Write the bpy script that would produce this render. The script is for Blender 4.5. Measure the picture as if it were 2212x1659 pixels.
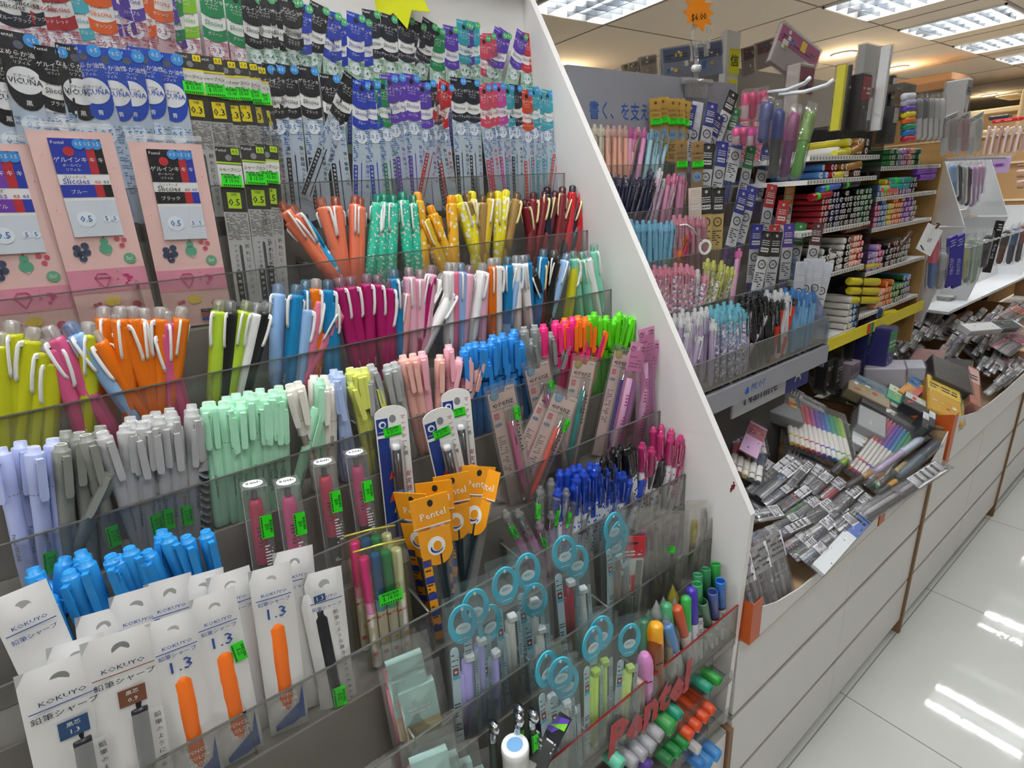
import bpy, math, random
from math import sin, cos, pi, radians
from mathutils import Vector, Matrix
random.seed(7)
for _o in list(bpy.data.objects): bpy.data.objects.remove(_o)
SC = bpy.context.scene; COL = SC.collection
# ---------------------------------------------------------------- camera
# world: +Y runs along the aisle, +X points from the shelves to the aisle, Z up
FPX, PITCH, ROLL, YAW = 1156.2, radians(18.91), radians(-3.895), radians(54.44)
CX, CY, HC = 1106.0, 829.5, 1.27
_F0 = Vector((-sin(YAW), cos(YAW), 0)); _X0 = Vector((cos(YAW), sin(YAW), 0)); _Z = Vector((0, 0, 1))
FW = cos(PITCH)*_F0 - sin(PITCH)*_Z; _U0 = sin(PITCH)*_F0 + cos(PITCH)*_Z
RX = cos(ROLL)*_X0 + sin(ROLL)*_U0; UP = -sin(ROLL)*_X0 + cos(ROLL)*_U0
CAM = Vector((0, 0, HC))
cd = bpy.data.cameras.new('camera'); co = bpy.data.objects.new('camera', cd); COL.objects.link(co)
cd.sensor_fit = 'HORIZONTAL'; cd.sensor_width = 36.0; cd.lens = FPX/2212*36; cd.clip_start = .02; cd.clip_end = 60
co.matrix_world = Matrix(((RX.x, UP.x, -FW.x, 0), (RX.y, UP.y, -FW.y, 0), (RX.z, UP.z, -FW.z, HC), (0, 0, 0, 1)))
SC.camera = co
# ---------------------------------------------------------------- light and exposure
SC.view_settings.view_transform = 'Standard'; SC.view_settings.look = 'None'
SC.view_settings.gamma = 1; SC.view_settings.use_curve_mapping = False
SC.view_settings.exposure = 0.06
SC.cycles.transparent_max_bounces = 24; SC.cycles.max_bounces = 4; SC.cycles.glossy_bounces = 2
SC.cycles.transmission_bounces = 4; SC.cycles.diffuse_bounces = 3; SC.cycles.use_adaptive_sampling = True; SC.cycles.adaptive_threshold = .16; SC.cycles.adaptive_min_samples = 12; SC.cycles.sample_clamp_indirect = 3
W = bpy.data.worlds.new('World'); SC.world = W; W.use_nodes = True
W.node_tree.nodes['Background'].inputs[0].default_value = (.86, .93, 1, 1)
W.node_tree.nodes['Background'].inputs[1].default_value = .45
CEIL = 2.25
# ceiling troffers: centres; the lamp of each hangs in its own housing
TROFF = [(-2.36, 2.46), (-1.57, 4.12), (-1.57, 5.25), (-1.57, 6.38), (-1.57, 7.51), (-.98, 2.49), (-1.57, 8.6),
         (.05, 2.49), (-.42, 4.12), (-.42, 5.25), (-.42, 6.38), (.45, .35), (-.42, .35), (.45, -1.3), (-.42, -1.3), (-1.2, .2), (-.42, 7.51)]
# ---------------------------------------------------------------- geometry from the photograph's frame
def ray(u, v): return FW + RX*((u-CX)/FPX) - UP*((v-CY)/FPX)
def onx(u, v, x): d = ray(u, v); return CAM + d*(x/d.x)
def ony(u, v, y): d = ray(u, v); return CAM + d*(y/d.y)
def onz(u, v, z): d = ray(u, v); return CAM + d*((z-HC)/d.z)
def proj(p): d = Vector(p)-CAM; w = d.dot(FW); return (CX+FPX*d.dot(RX)/w, CY-FPX*d.dot(UP)/w)
REG = dict(P=(0, 0, 1), R1=(0, 0, 3.456), R2=(600, 0, 3.456), R3=(0, 440, 3.456), R4=(580, 400, 2.989), R5=(0, 860, 3.456), R6=(0, 1180, 3.456),
           S1=(580, 780, 3.456), S2=(580, 1180, 3.456), S3=(1020, 680, 3.456), S4=(1020, 1100, 2.967), S5=(1180, 0, 3.456), S6=(1240, 400, 3.456),
           T1=(1700, 0, 4.148), T2=(1700, 300, 3.949), T3=(1700, 620, 4.32), T4=(1500, 800, 2.766), T5=(1560, 1000, 2.517))
def px(r, x, y): a = REG[r]; return a[0]+x/a[2], a[1]+y/a[2]
# ---------------------------------------------------------------- materials
def lin(h):
    h = h.lstrip('#'); c = [int(h[i:i+2], 16)/255 for i in (0, 2, 4)]
    return tuple(x/12.92 if x <= .04045 else ((x+.055)/1.055)**2.4 for x in c)+(1,)
_M = {}
def _new(n):
    m = bpy.data.materials.new(n); m.use_nodes = True; nt = m.node_tree; nt.nodes.clear()
    return m, nt, nt.nodes.new('ShaderNodeOutputMaterial')
def _bump(nt, scale, st, dist=.002, coord='Object'):
    tc = nt.nodes.new('ShaderNodeTexCoord'); nz = nt.nodes.new('ShaderNodeTexNoise'); nz.inputs['Scale'].default_value = scale; nz.inputs['Detail'].default_value = 3
    nt.links.new(tc.outputs[coord], nz.inputs['Vector'])
    b = nt.nodes.new('ShaderNodeBump'); b.inputs['Strength'].default_value = st; b.inputs['Distance'].default_value = dist
    nt.links.new(nz.outputs[0], b.inputs['Height']); return b, nz
def pl(h, rough=.38, metal=0, bump=0, spec=.5):            # opaque plastic / paper / metal
    k = ('pl', h, rough, metal, bump, spec)
    if k in _M: return _M[k]
    m, nt, o = _new('plastic_'+h); p = nt.nodes.new('ShaderNodeBsdfPrincipled')
    p.inputs['Base Color'].default_value = lin(h); p.inputs['Roughness'].default_value = rough; p.inputs['Metallic'].default_value = metal
    p.inputs['Specular IOR Level'].default_value = spec
    if bump:
        b, _ = _bump(nt, 60, bump); nt.links.new(b.outputs[0], p.inputs['Normal'])
    nt.links.new(p.outputs[0], o.inputs[0]); _M[k] = m; return m
def film(body=.05, tint='ffffff', wr=.6, rough=.12, gl=1.0, dens=None, wscale=45):     # clear film, acrylic, tinted clear plastic
    k = ('film', body, tint, wr, rough, gl, wscale)
    if k in _M: return _M[k]
    m, nt, o = _new('clear_'+tint); N = nt.nodes.new; L = nt.links.new
    tr = N('ShaderNodeBsdfTransparent'); c = lin(tint); tr.inputs[0].default_value = tuple(1-(1-v)*.35 for v in c[:3])+(1,)
    df = N('ShaderNodeBsdfDiffuse'); df.inputs[0].default_value = c
    g = N('ShaderNodeBsdfGlossy'); g.inputs['Roughness'].default_value = rough
    a = N('ShaderNodeMixShader'); a.inputs[0].default_value = body; L(tr.outputs[0], a.inputs[1]); L(df.outputs[0], a.inputs[2])
    lw = N('ShaderNodeLayerWeight'); lw.inputs[0].default_value = .25
    mu = N('ShaderNodeMath'); mu.operation = 'MULTIPLY_ADD'; mu.inputs[1].default_value = .42*gl; mu.inputs[2].default_value = .035*gl; mu.use_clamp = True
    L(lw.outputs['Fresnel'], mu.inputs[0])
    if wr:
        b, _ = _bump(nt, wscale, wr, .004); L(b.outputs[0], g.inputs['Normal']); L(b.outputs[0], lw.inputs['Normal'])
    x = N('ShaderNodeMixShader'); L(mu.outputs[0], x.inputs[0]); L(a.outputs[0], x.inputs[1]); L(g.outputs[0], x.inputs[2]); L(x.outputs[0], o.inputs[0])
    _M[k] = m; return m
def tint(h, body=.45, wr=0): return film(body, h, wr, .1, 1.0)
def glow(h, s):
    k = ('glow', h, s)
    if k in _M: return _M[k]
    m, nt, o = _new('lit_'+h); e = nt.nodes.new('ShaderNodeEmission'); e.inputs[0].default_value = lin(h); e.inputs[1].default_value = s
    nt.links.new(e.outputs[0], o.inputs[0]); _M[k] = m; return m
def pattern(kind, h1, h2, h3=None, scale=200, rough=.4):
    k = (kind, h1, h2, h3, scale)
    if k in _M: return _M[k]
    m, nt, o = _new(kind+'_'+h1); N = nt.nodes.new; L = nt.links.new
    p = N('ShaderNodeBsdfPrincipled'); p.inputs['Roughness'].default_value = rough
    tc = N('ShaderNodeTexCoord'); rmp = N('ShaderNodeValToRGB'); rmp.color_ramp.interpolation = 'CONSTANT'
    e = rmp.color_ramp.elements; e[0].color = lin(h1); e[1].color = lin(h2); e[1].position = .5
    if h3: q = e.new(.72); q.color = lin(h3)
    if kind == 'spots': t = N('ShaderNodeTexVoronoi'); t.inputs['Scale'].default_value = scale; L(tc.outputs['Object'], t.inputs['Vector']); L(t.outputs['Distance'], rmp.inputs[0]); e[0].color = lin(h2); e[1].color = lin(h1); e[1].position = .34
    elif kind == 'speckle': t = N('ShaderNodeTexNoise'); t.inputs['Scale'].default_value = scale; L(tc.outputs['Object'], t.inputs['Vector']); L(t.outputs[0], rmp.inputs[0]); e[1].position = .6
    elif kind == 'patch':                                # random printed patches
        t = N('ShaderNodeTexVoronoi'); t.inputs['Scale'].default_value = scale; L(tc.outputs['Object'], t.inputs['Vector'])
        s = N('ShaderNodeSeparateColor'); L(t.outputs['Color'], s.inputs[0]); L(s.outputs[0], rmp.inputs[0])
        if h3: e[2].position = .8
    elif kind == 'zigzag':
        s = N('ShaderNodeSeparateXYZ'); L(tc.outputs['Object'], s.inputs[0])
        ab = N('ShaderNodeMath'); ab.operation = 'ABSOLUTE'; L(s.outputs[0], ab.inputs[0])
        ad = N('ShaderNodeMath'); ad.operation = 'ADD'; L(ab.outputs[0], ad.inputs[0]); L(s.outputs[2], ad.inputs[1])
        ml = N('ShaderNodeMath'); ml.operation = 'MULTIPLY'; ml.inputs[1].default_value = scale; L(ad.outputs[0], ml.inputs[0])
        fr = N('ShaderNodeMath'); fr.operation = 'FRACT'; L(ml.outputs[0], fr.inputs[0]); L(fr.outputs[0], rmp.inputs[0])
    L(rmp.outputs[0], p.inputs['Base Color']); L(p.outputs[0], o.inputs[0]); _M[k] = m; return m
# ---------------------------------------------------------------- mesh builder
_T = {}
def text_geo(s):
    BOLD = s == 'Pentel '
    if s not in _T:
        c = bpy.data.curves.new('t', 'FONT'); c.body = s; c.size = 1; c.resolution_u = 1; c.fill_mode = 'FRONT'
        c.align_x = 'CENTER'; c.align_y = 'CENTER'; c.offset = .045 if BOLD else .004
        o = bpy.data.objects.new('t', c); me = bpy.data.meshes.new_from_object(o)
        _T[s] = ([tuple(v.co) for v in me.vertices], [tuple(p.vertices) for p in me.polygons])
        bpy.data.objects.remove(o); bpy.data.curves.remove(c); bpy.data.meshes.remove(me)
    return _T[s]
class MB:
    def __init__(s): s.v = []; s.f = []; s.m = []; s.mats = []; s.sm = []
    def mi(s, m):
        if m not in s.mats: s.mats.append(m)
        return s.mats.index(m)
    def add(s, vs, fs, m, smooth=False, mx=None):
        n = len(s.v); i = s.mi(m)
        s.v += [tuple(mx @ Vector(v)) if mx else tuple(v) for v in vs]
        for f in fs: s.f.append(tuple(a+n for a in f)); s.m.append(i); s.sm.append(smooth)
        return s
    def box(s, x0, x1, y0, y1, z0, z1, m, mx=None):
        vs = [(x, y, z) for x in (x0, x1) for y in (y0, y1) for z in (z0, z1)]
        return s.add(vs, [(0, 1, 3, 2), (4, 6, 7, 5), (0, 4, 5, 1), (2, 3, 7, 6), (0, 2, 6, 4), (1, 5, 7, 3)], m, False, mx)
    def bbox(s, x0, x1, y0, y1, z0, z1, m, b=.002, mx=None):     # chamfered box
        vs = []; xs = (x0, x0+b, x1-b, x1); ys = (y0, y0+b, y1-b, y1)
        def ring(z, d): return [(x0+b if d else x0+b, y0+d, z)]
        out = []
        for z, d in ((z0, b), (z0+b, 0), (z1-b, 0), (z1, b)):
            out += [(x0+b+d*.0, y0+d, z), (x1-b, y0+d, z), (x1-d, y0+b, z), (x1-d, y1-b, z), (x1-b, y1-d, z), (x0+b, y1-d, z), (x0+d, y1-b, z), (x0+d, y0+b, z)]
        fs = [(i*8+j, i*8+(j+1) % 8, (i+1)*8+(j+1) % 8, (i+1)*8+j) for i in range(3) for j in range(8)]
        fs += [tuple(range(7, -1, -1)), tuple(range(24, 32))]
        return s.add(out, fs, m, False, mx)
    def lathe(s, prof, m, n=14, o=(0, 0, 0), mx=None, sx=1, sy=1):
        vs = []; fs = []
        for r, z in prof:
            for i in range(n): a = 2*pi*i/n; vs.append((o[0]+r*cos(a)*sx, o[1]+r*sin(a)*sy, o[2]+z))
        for j in range(len(prof)-1):
            for i in range(n): fs.append((j*n+i, j*n+(i+1) % n, (j+1)*n+(i+1) % n, (j+1)*n+i))
        s.add(vs, fs, m, True, mx)
        if prof[0][0] > 1e-5: s.add([vs[i] for i in range(n)][::-1], [tuple(range(n))], m, False, mx)
        if prof[-1][0] > 1e-5: s.add(vs[-n:], [tuple(range(n))], m, False, mx)
        return s
    def tube(s, pts, r, m, n=8, mx=None, flat=1):
        pts = [Vector(p) for p in pts]; vs = []; fs = []; up = None
        for i, p in enumerate(pts):
            t = (pts[min(i+1, len(pts)-1)]-pts[max(i-1, 0)]).normalized()
            if up is None: up = Vector((0, 1, 0)) if abs(t.y) < .9 else Vector((1, 0, 0))
            a = t.cross(up).normalized(); b = a.cross(t)
            up = b.copy()*1.0 if False else up
            for k in range(n): th = 2*pi*k/n+pi/n; vs.append(tuple(p+a*cos(th)*r*flat+b*sin(th)*r))
        for i in range(len(pts)-1):
            for k in range(n): fs.append((i*n+k, i*n+(k+1) % n, (i+1)*n+(k+1) % n, (i+1)*n+k))
        fs += [tuple(range(n))[::-1], tuple(range((len(pts)-1)*n, len(pts)*n))]
        return s.add(vs, fs, m, n > 5, mx)
    def prism(s, pts, y0, y1, m, mx=None):                  # outline in x,z ; thickness y0..y1
        n = len(pts); vs = [(x, y0, z) for x, z in pts]+[(x, y1, z) for x, z in pts]
        fs = [tuple(range(n)), tuple(range(2*n-1, n-1, -1))]+[(i, n+i, n+(i+1) % n, (i+1) % n) for i in range(n)]
        return s.add(vs, fs, m, False, mx)
    def ring(s, cx, cz, ro, ri, y0, y1, m, n=20, sz=1, mx=None, off=0):
        vs = []; fs = []
        for i in range(n):
            a = 2*pi*i/n
            for r, y, o in ((ro, y0, 0), (ri, y0, off), (ri, y1, off), (ro, y1, 0)): vs.append((cx+r*cos(a), y, cz+o+r*sin(a)*sz))
        for i in range(n):
            j = (i+1) % n
            for k in range(4): fs.append((i*4+k, i*4+(k+1) % 4, j*4+(k+1) % 4, j*4+k))
        return s.add(vs, fs, m, False, mx)
    def disc(s, cx, cz, r, y, m, n=18, sz=1, mx=None, th=.0002):
        return s.prism([(cx+r*cos(2*pi*i/n), cz+r*sin(2*pi*i/n)*sz) for i in range(n)], y, y+th, m, mx)
    def text(s, t, size, x, z, m, y=0, rot=0, sx=1, mx=None, skew=0):
        v, f = text_geo(t); c, d = cos(rot), sin(rot); out = []
        for a, b, _ in v: a, b = a*size*sx+b*size*skew, b*size; out.append((x+a*c-b*d, y, z+a*d+b*c))
        return s.add(out, f, m, False, mx)
    def lines(s, x0, x1, z0, z1, n, m, y, dens=.6, seed=1, vert=False):     # rows of unreadably fine print
        r = random.Random(seed); h = (z1-z0)/n
        for i in range(n):
            z = z0+h*(i+.3); x = x0
            while x < x1:
                w = h*r.uniform(.5, 2.2); w = min(w, x1-x)
                if r.random() < dens: s.add([(x, y, z), (x+w*.85, y, z), (x+w*.85, y, z+h*.42), (x, y, z+h*.42)], [(0, 1, 2, 3)], m)
                x += w
        return s
    def sheet(s, w, L, m, y=0, amp=.0015, nx=5, nz=12, seed=1, z0=0, taper=1, curl=0):     # a wavy single film
        r = random.Random(seed); vs = []
        for j in range(nz+1):
            for i in range(nx+1):
                x = (i/nx-.5)*w*(1+(taper-1)*j/nz); vs.append((x, y+r.uniform(-amp, amp)+curl*(i/nx-.5)**2, z0+L*j/nz))
        fs = [(j*(nx+1)+i, j*(nx+1)+i+1, (j+1)*(nx+1)+i+1, (j+1)*(nx+1)+i) for j in range(nz) for i in range(nx)]
        return s.add(vs, fs, m, True)
    def bag(s, w, L, t, m, seed=1, z0=0, nx=6, nz=12, top=.12, amp=.001):   # closed soft film bag, thick in the middle
        r = random.Random(seed)
        for sg in (-1, 1):
            vs = []
            for j in range(nz+1):
                for i in range(nx+1):
                    u = i/nx; q = j/nz; e = sin(pi*u)**.6*(min(1, (1-q)/top)**.7 if q > 1-top else 1)*(min(1, q/.06)**.5)
                    edge = 0 < i < nx and 0 < j < nz
                    vs.append(((u-.5)*w, sg*t/2*e+(r.uniform(-amp, amp) if edge else 0), z0+L*q))
            s.add(vs, [(j*(nx+1)+i, j*(nx+1)+i+1, (j+1)*(nx+1)+i+1, (j+1)*(nx+1)+i) for j in range(nz) for i in range(nx)], m, True)
        return s
    def mesh(s, name):
        me = bpy.data.meshes.new(name); me.from_pydata(s.v, [], s.f)
        for m in s.mats: me.materials.append(m)
        me.polygons.foreach_set('material_index', s.m); me.polygons.foreach_set('use_smooth', s.sm); me.update(); return me
# ---------------------------------------------------------------- things
LB = []     # (object, look, where) waiting for its label
def obj(name, me, parent=None, mx=None):
    o = bpy.data.objects.new(name, me); COL.objects.link(o)
    if parent: o.parent = parent
    if mx is not None: o.matrix_world = mx
    return o
def struct(name, mb, parent=None):
    o = obj(name, mb.mesh(name), parent)
    if not parent: o['kind'] = 'structure'
    return o
def thing(tpl, name, mx, look, where, cat, group=None, fixed=None, tip=None):
    """tpl: list of (part name, mesh, [sub parts], label?) ; a single mesh makes a one-mesh thing"""
    if not isinstance(tpl, list): r = obj(name, tpl, None, mx)
    else:
        r = obj(name, None, None, mx); r.empty_display_size = .02
        top = [list(p)+[None]*(4-len(p)) for p in tpl]; names = [p[0] for p in top]; keep = []
        for p in top:
            host = 'cap' if p[0] == 'clip' and 'cap' in names else names[0] if p[0] in ('print', 'printing', 'printed_label', 'price_sticker') and len(names) > 1 else None
            h = next((q for q in top if q[0] == host), None)
            if h is not None and h is not p: h[2] = list(h[2] or [])+[p]
            else: keep.append(p)
        tpl = keep
        def rec(ps, par):
            for p in ps:
                c = obj(p[0], p[1]); c.parent = par
                if len(p) > 3 and p[3]: c['label'] = p[3]
                if len(p) > 2 and p[2]: rec(p[2], c)
        rec(tpl, r)
    r['category'] = cat
    if group: r['group'] = group
    if fixed: r['label'] = fixed
    else: LB.append((r, look, where, tip or mx.translation.copy()))
    return r
ORD = ['first', 'second', 'third', 'fourth', 'fifth', 'sixth', 'seventh', 'eighth', 'ninth', 'tenth', 'eleventh', 'twelfth', 'thirteenth', 'fourteenth', 'fifteenth', 'sixteenth', 'seventeenth', 'eighteenth', 'nineteenth', 'twentieth']
def ordn(i): return ORD[i] if i < 20 else ['twenty', 'thirty', 'forty', 'fifty', 'sixty', 'seventy', 'eighty', 'ninety'][(i+1)//10-2]+('-'+ORD[(i+1) % 10-1] if (i+1) % 10 else 'th')
def finish_labels():
    g = {}
    for r, look, where, p in LB: g.setdefault((look, where), []).append((proj(p)[0], r))
    for (look, where), l in g.items():
        l.sort(key=lambda t: t[0])
        for i, (_, r) in enumerate(l):
            if len(l) == 1: r['label'] = f'{look} {where}'
            elif len(l) == 2: r['label'] = f'{look} {where}, {("left", "right")[i]} one of two'
            else:
                j = len(l)-1-i
                r['label'] = f'{look} {where}, ' + ('leftmost' if i == 0 else 'rightmost' if j == 0 else f'{ordn(i)} from left' if i <= j else f'{ordn(j)} from right')
# ---------------------------------------------------------------- the stepped pen rack
def lipx(k): return -.750+.0548*k
def lipz(k): return 1.3094-.0971*k
FLOORD = .058
PANY = .681
def frame(T, D, n0, roll=0):
    zl = -D; n = (n0-zl*n0.dot(zl)).normalized(); yl = -n; xl = yl.cross(zl)
    M = Matrix(((xl.x, yl.x, zl.x, 0), (xl.y, yl.y, zl.y, 0), (xl.z, yl.z, zl.z, 0), (0, 0, 0, 1)))
    return M @ Matrix.Rotation(roll, 4, 'Z') if roll else M
def solve(u, v, s, L, xb, xf, floor, lean=.35, zfix=None):
    """place an item of length L whose top shows at (u,v) and leans s sideways; it stands on floor between xb and xf"""
    zt = floor+L
    for _ in range(4):
        T = onz(u, v, zt) if ray(u, v).z < -.02 else onx(u, v, (xb+xf)/2)
        if not (xb+.009 < T.x < xf-.009) or T.y < 0 and T.y < -2: T = onx(u, v, min(max(T.x, xb+.010), xf-.010) if ray(u, v).z < -.02 and T.x < 0 else (xb+xf)/2)
        if s is None: D0 = Vector((0, 0, -1))
        else: D0 = (onx(u+s*60, v+60, T.x)-T).normalized()
        r = (T-CAM).normalized()
        want = min(max(T.x+lean*(xf-xb), xb+.011), xf-.010)-T.x
        sp = want/(L*max(.2, -r.x)); D = (D0-sp*r).normalized()
        zt = floor+L*abs(D.z)
    return T, D
def put(tpl, L, k, u, v, s, name, look, where, cat, group=None, face=.55, roll=0, lean=.35, floor=None, xr=None):
    xb, xf = xr or (lipx(k-1), lipx(k))
    fl = lipz(k)-FLOORD if floor is None else floor
    T, D = solve(u, v, s, L, xb, xf, fl, lean)
    n0 = (Vector((1, 0, .0))*(1-face)+(CAM-T).normalized()*face)
    M = frame(T, D, n0, roll); B = T+D*L
    M = Matrix.Translation(B) @ M
    r = thing(tpl, name, M, look, where, cat, group, tip=T.copy())
    return r
TIER = {-1: 'in the top row', 0: 'in the second row', 1: 'in the third row', 2: 'in the fourth row', 3: 'in the fifth row', 4: 'in the sixth row', 5: 'in the seventh row', 6: 'in the eighth row', 7: 'behind the front lip'}
# ---------------------------------------------------------------- item templates (front = -Y, base at the origin, Z along the length)
_C = {}
def cached(fn):
    def w(*a, **k):
        key = (fn.__name__,)+a+tuple(sorted(k.items()))
        if key not in _C: _C[key] = fn(*a, **k)
        return _C[key]
    return w
WH = pl('f4f4f2', .45); BK = pl('16161a', .35); FILM = film(.012, 'ffffff', .6, .07, .5); ACR = film(.03, 'dfe4e0', 0, .06, .8)
GREEN = pl('2ee619', .5); INK = pl('14301a', .6)
def sticker_geo(b, x, z, y, w=.019, h=.011, rot=0, price='$ 15.00'):
    if h > w: w, h, rot = h, w, rot+pi/2
    M = Matrix.Translation((x, y, z)) @ Matrix.Rotation(rot, 4, 'Y')
    b.box(-w/2, w/2, 0, .0002, -h/2, h/2, GREEN, M)
    b.text('陳湘記書局', min(h*.26, w*.17), 0, h*.32, INK, -.0002, mx=M); b.text(price, min(h*.44, w*.26), 0, -.0, INK, -.0002, sx=.9, mx=M)
    for i in range(9): b.box(-w*.44+i*w*.1, -w*.44+i*w*.1+w*.06, -.0002, 0, -h*.44, -h*.32, INK, M)
@cached
def sticker(w=.019, h=.011, rot=0, price='$ 15.00'):
    b = MB(); sticker_geo(b, 0, 0, 0, w, h, rot, price); return b
def sticker_at(x, y, z, w=.019, h=.011, rot=0, price='$ 15.00'):
    b = MB(); sticker_geo(b, x, z, y, w, h, rot, price); return ('price_sticker', b.mesh('price_sticker'), None, 'green price sticker')
SZ = {'0.5': ('3f9be6', 'cfdeec', '2a6fbe'), '0.4': ('4fb573', 'cfe9d8', '3c9660'), '0.3': ('e88aa4', 'f3cdd6', 'cc3f66')}
KANA = {'black': 'ブラック', 'blue': 'ブルー', 'red': 'レッド', 'purple': 'パープル', 'navy': 'ブルーブラック', 'pink': 'ピンク', 'green': 'グリーン', 'orange': 'オレンジ'}
@cached
def refill_pack(col, kana, size='0.5', dark=False):
    W, L = .0275, .187; c = pl(col, .42); dot, pale, num = SZ[size]; w = W*.94; out = []
    b = MB(); y = -.0009
    b.box(-w/2, w/2, -.0006, -.0003, L*.655, L*.985, WH)
    def band(z0, z1, m, dip=.004):
        N = 6; top = [((i/N-.5)*w, z1-(dip*(1-(2*i/N-1)**2) if z1 < L*.98 else 0)) for i in range(N+1)]; bot = [((i/N-.5)*w, z0-dip*(1-(2*i/N-1)**2)) for i in range(N, -1, -1)]
        b.prism(top+bot, y, y+.0002, m)
    band(L*.815, L*.985, c); band(L*.675, L*.74, c)
    p = WH
    b.text('Pentel', .0042, -w*.27, L*.967, p, y-.0002); b.disc(w*.36, L*.962, .0052, y-.0003, pl(dot), 14); b.text(size, .005, w*.36, L*.962, WH, y-.0005)
    b.disc(0, L*.935, .0034, y-.0002, pl('22252c' if not dark else '8d949c'), 12)
    b.text('ゲルインキ', .0052, 0, L*.89, WH, y-.0002); b.text('ボールペン', .0028, 0, L*.868, WH, y-.0002); b.text('リフィル', .0028, 0, L*.85, WH, y-.0002)
    b.text('スリッチーズ', .003, 0, L*.793, BK, y-.0002); b.text('Sliccies', .0074, 0, L*.762, c if col not in ('14161d', '111114') else BK, y-.0004, sx=.95)
    b.text(kana, .0046, 0, L*.697, WH, y-.0002, sx=.85)
    out.append(('header_card', b.mesh('header_card')))
    b = MB(); b.add([(-w/2, -.0004, L*.03), (w/2, -.0004, L*.03), (w/2, -.0004, L*.655), (-w/2, -.0004, L*.655)], [(0, 1, 2, 3)], film(.8, pale, 0, .3, .3))
    b.disc(0, L*.6, .0082, y, pl('f2f8fd', .5), 18); b.text(size, .0085, 0, L*.6, pl(num), y-.0003); b.text('ボール径', .0022, 0, L*.63, pl(num), y-.0003)
    b.text('mm', .002, 0, L*.575, pl(num), y-.0003)
    b.lines(-w*.46, -w*.18, L*.3, L*.655, 26, pl(num), y, .55, 2); b.lines(w*.2, w*.46, L*.5, L*.655, 12, pl(num), y, .55, 5)
    for i, ch in enumerate('強い極細ペン先'): b.text(ch, .0052, w*.34, L*.47-i*.0066, BK if col in ('14161d', '111114', '1d2233') else c, y)
    b.box(-w*.44, -w*.22, y, y+.0002, L*.05, L*.40, c)
    for i, ch in enumerate('先端強化チップでなめらか'): b.text(ch, .0036, -w*.33, L*.38-i*.0052, WH, y-.0003)
    out.append(('printed_sleeve', b.mesh('printed_sleeve')))
    b = MB(); b.lathe([(.0004, L*.53), (.0007, L*.51), (.0014, L*.5), (.0017, L*.42)], pl('b9bcc2', .25, 1), 8, (0, .0012, 0)); b.lathe([(.0019, L*.06), (.0019, L*.42)], c, 8, (0, .0012, 0))
    out.append(('refill', b.mesh('refill')))
    b = MB(); b.bag(W, L, .006, FILM, 3+len(kana)); out.append(('film_sleeve', b.mesh('film_sleeve'), None, 'clear film sleeve')); return out
@cached
def vicuna_pack(col, kana):
    W, L = .031, .187; c = pl(col); w = W*.95; y = -.0009; b = MB(); out = []
    b.prism([(-w/2, L*.985), (-w/2, L*.72)]+[(-w/2*cos(a), L*.72-.022*sin(a)) for a in [pi*i/10 for i in range(1, 10)]]+[(w/2, L*.72), (w/2, L*.985)], -.0007, -.0004, c)
    b.text('Pentel', .0045, -w*.28, L*.965, WH, y); b.disc(w*.36, L*.955, .0062, y-.0002, pl('3f9be6'), 14); b.text('0.5', .0055, w*.36, L*.955, WH, y-.0004)
    b.disc(0, L*.925, .0038, y, pl('596170'), 12)
    b.text('なめらか油性', .0056, 0, L*.88, WH, y); b.text('ボールペン', .0034, 0, L*.857, WH, y); b.text('リフィル', .0034, 0, L*.837, WH, y)
    b.disc(0, L*.752, w*.47, y-.0001, pl('eef0f2', .5), 22, .92); b.text('ビクーニャ', .0034, 0, L*.772, BK, y-.0004); b.text('VICUÑA', .0074, 0, L*.746, pl(col) if col != '17181c' else BK, y-.0004, sx=.95)
    b.text(kana, .0056, 0, L*.638, WH, y)
    out.append(('header_card', b.mesh('header_card')))
    b = MB(); b.add([(-w/2, -.0003, L*.03), (w/2, -.0003, L*.03), (w/2, -.0003, L*.7), (-w/2, -.0003, L*.7)], [(0, 1, 2, 3)], film(.8, 'd3e4f4', 0, .3, .3))
    b.disc(0, L*.53, .0095, y, pl('dcecf8', .5), 18); b.text('0.5', .0092, 0, L*.53, pl('2a6fbe'), y-.0003); b.text('ボール径', .0024, 0, L*.565, pl('2a6fbe'), y-.0003)
    b.lines(w*.25, w*.47, L*.2, L*.57, 26, pl('5a86b8'), y, .5, 4); b.lines(-w*.47, -w*.3, L*.2, L*.57, 26, pl('5a86b8'), y, .5, 4)
    out.append(('printed_sleeve', b.mesh('printed_sleeve')))
    b = MB(); b.lathe([(.0016, L*.06), (.0016, L*.42), (.0004, L*.47)], c, 8, (0, .0012, 0)); out.append(('refill', b.mesh('refill')))
    b = MB(); b.bag(W*1.06, L*1.01, .007, FILM, 8); out.append(('film_sleeve', b.mesh('film_sleeve'), None, 'clear film sleeve')); return out
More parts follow.
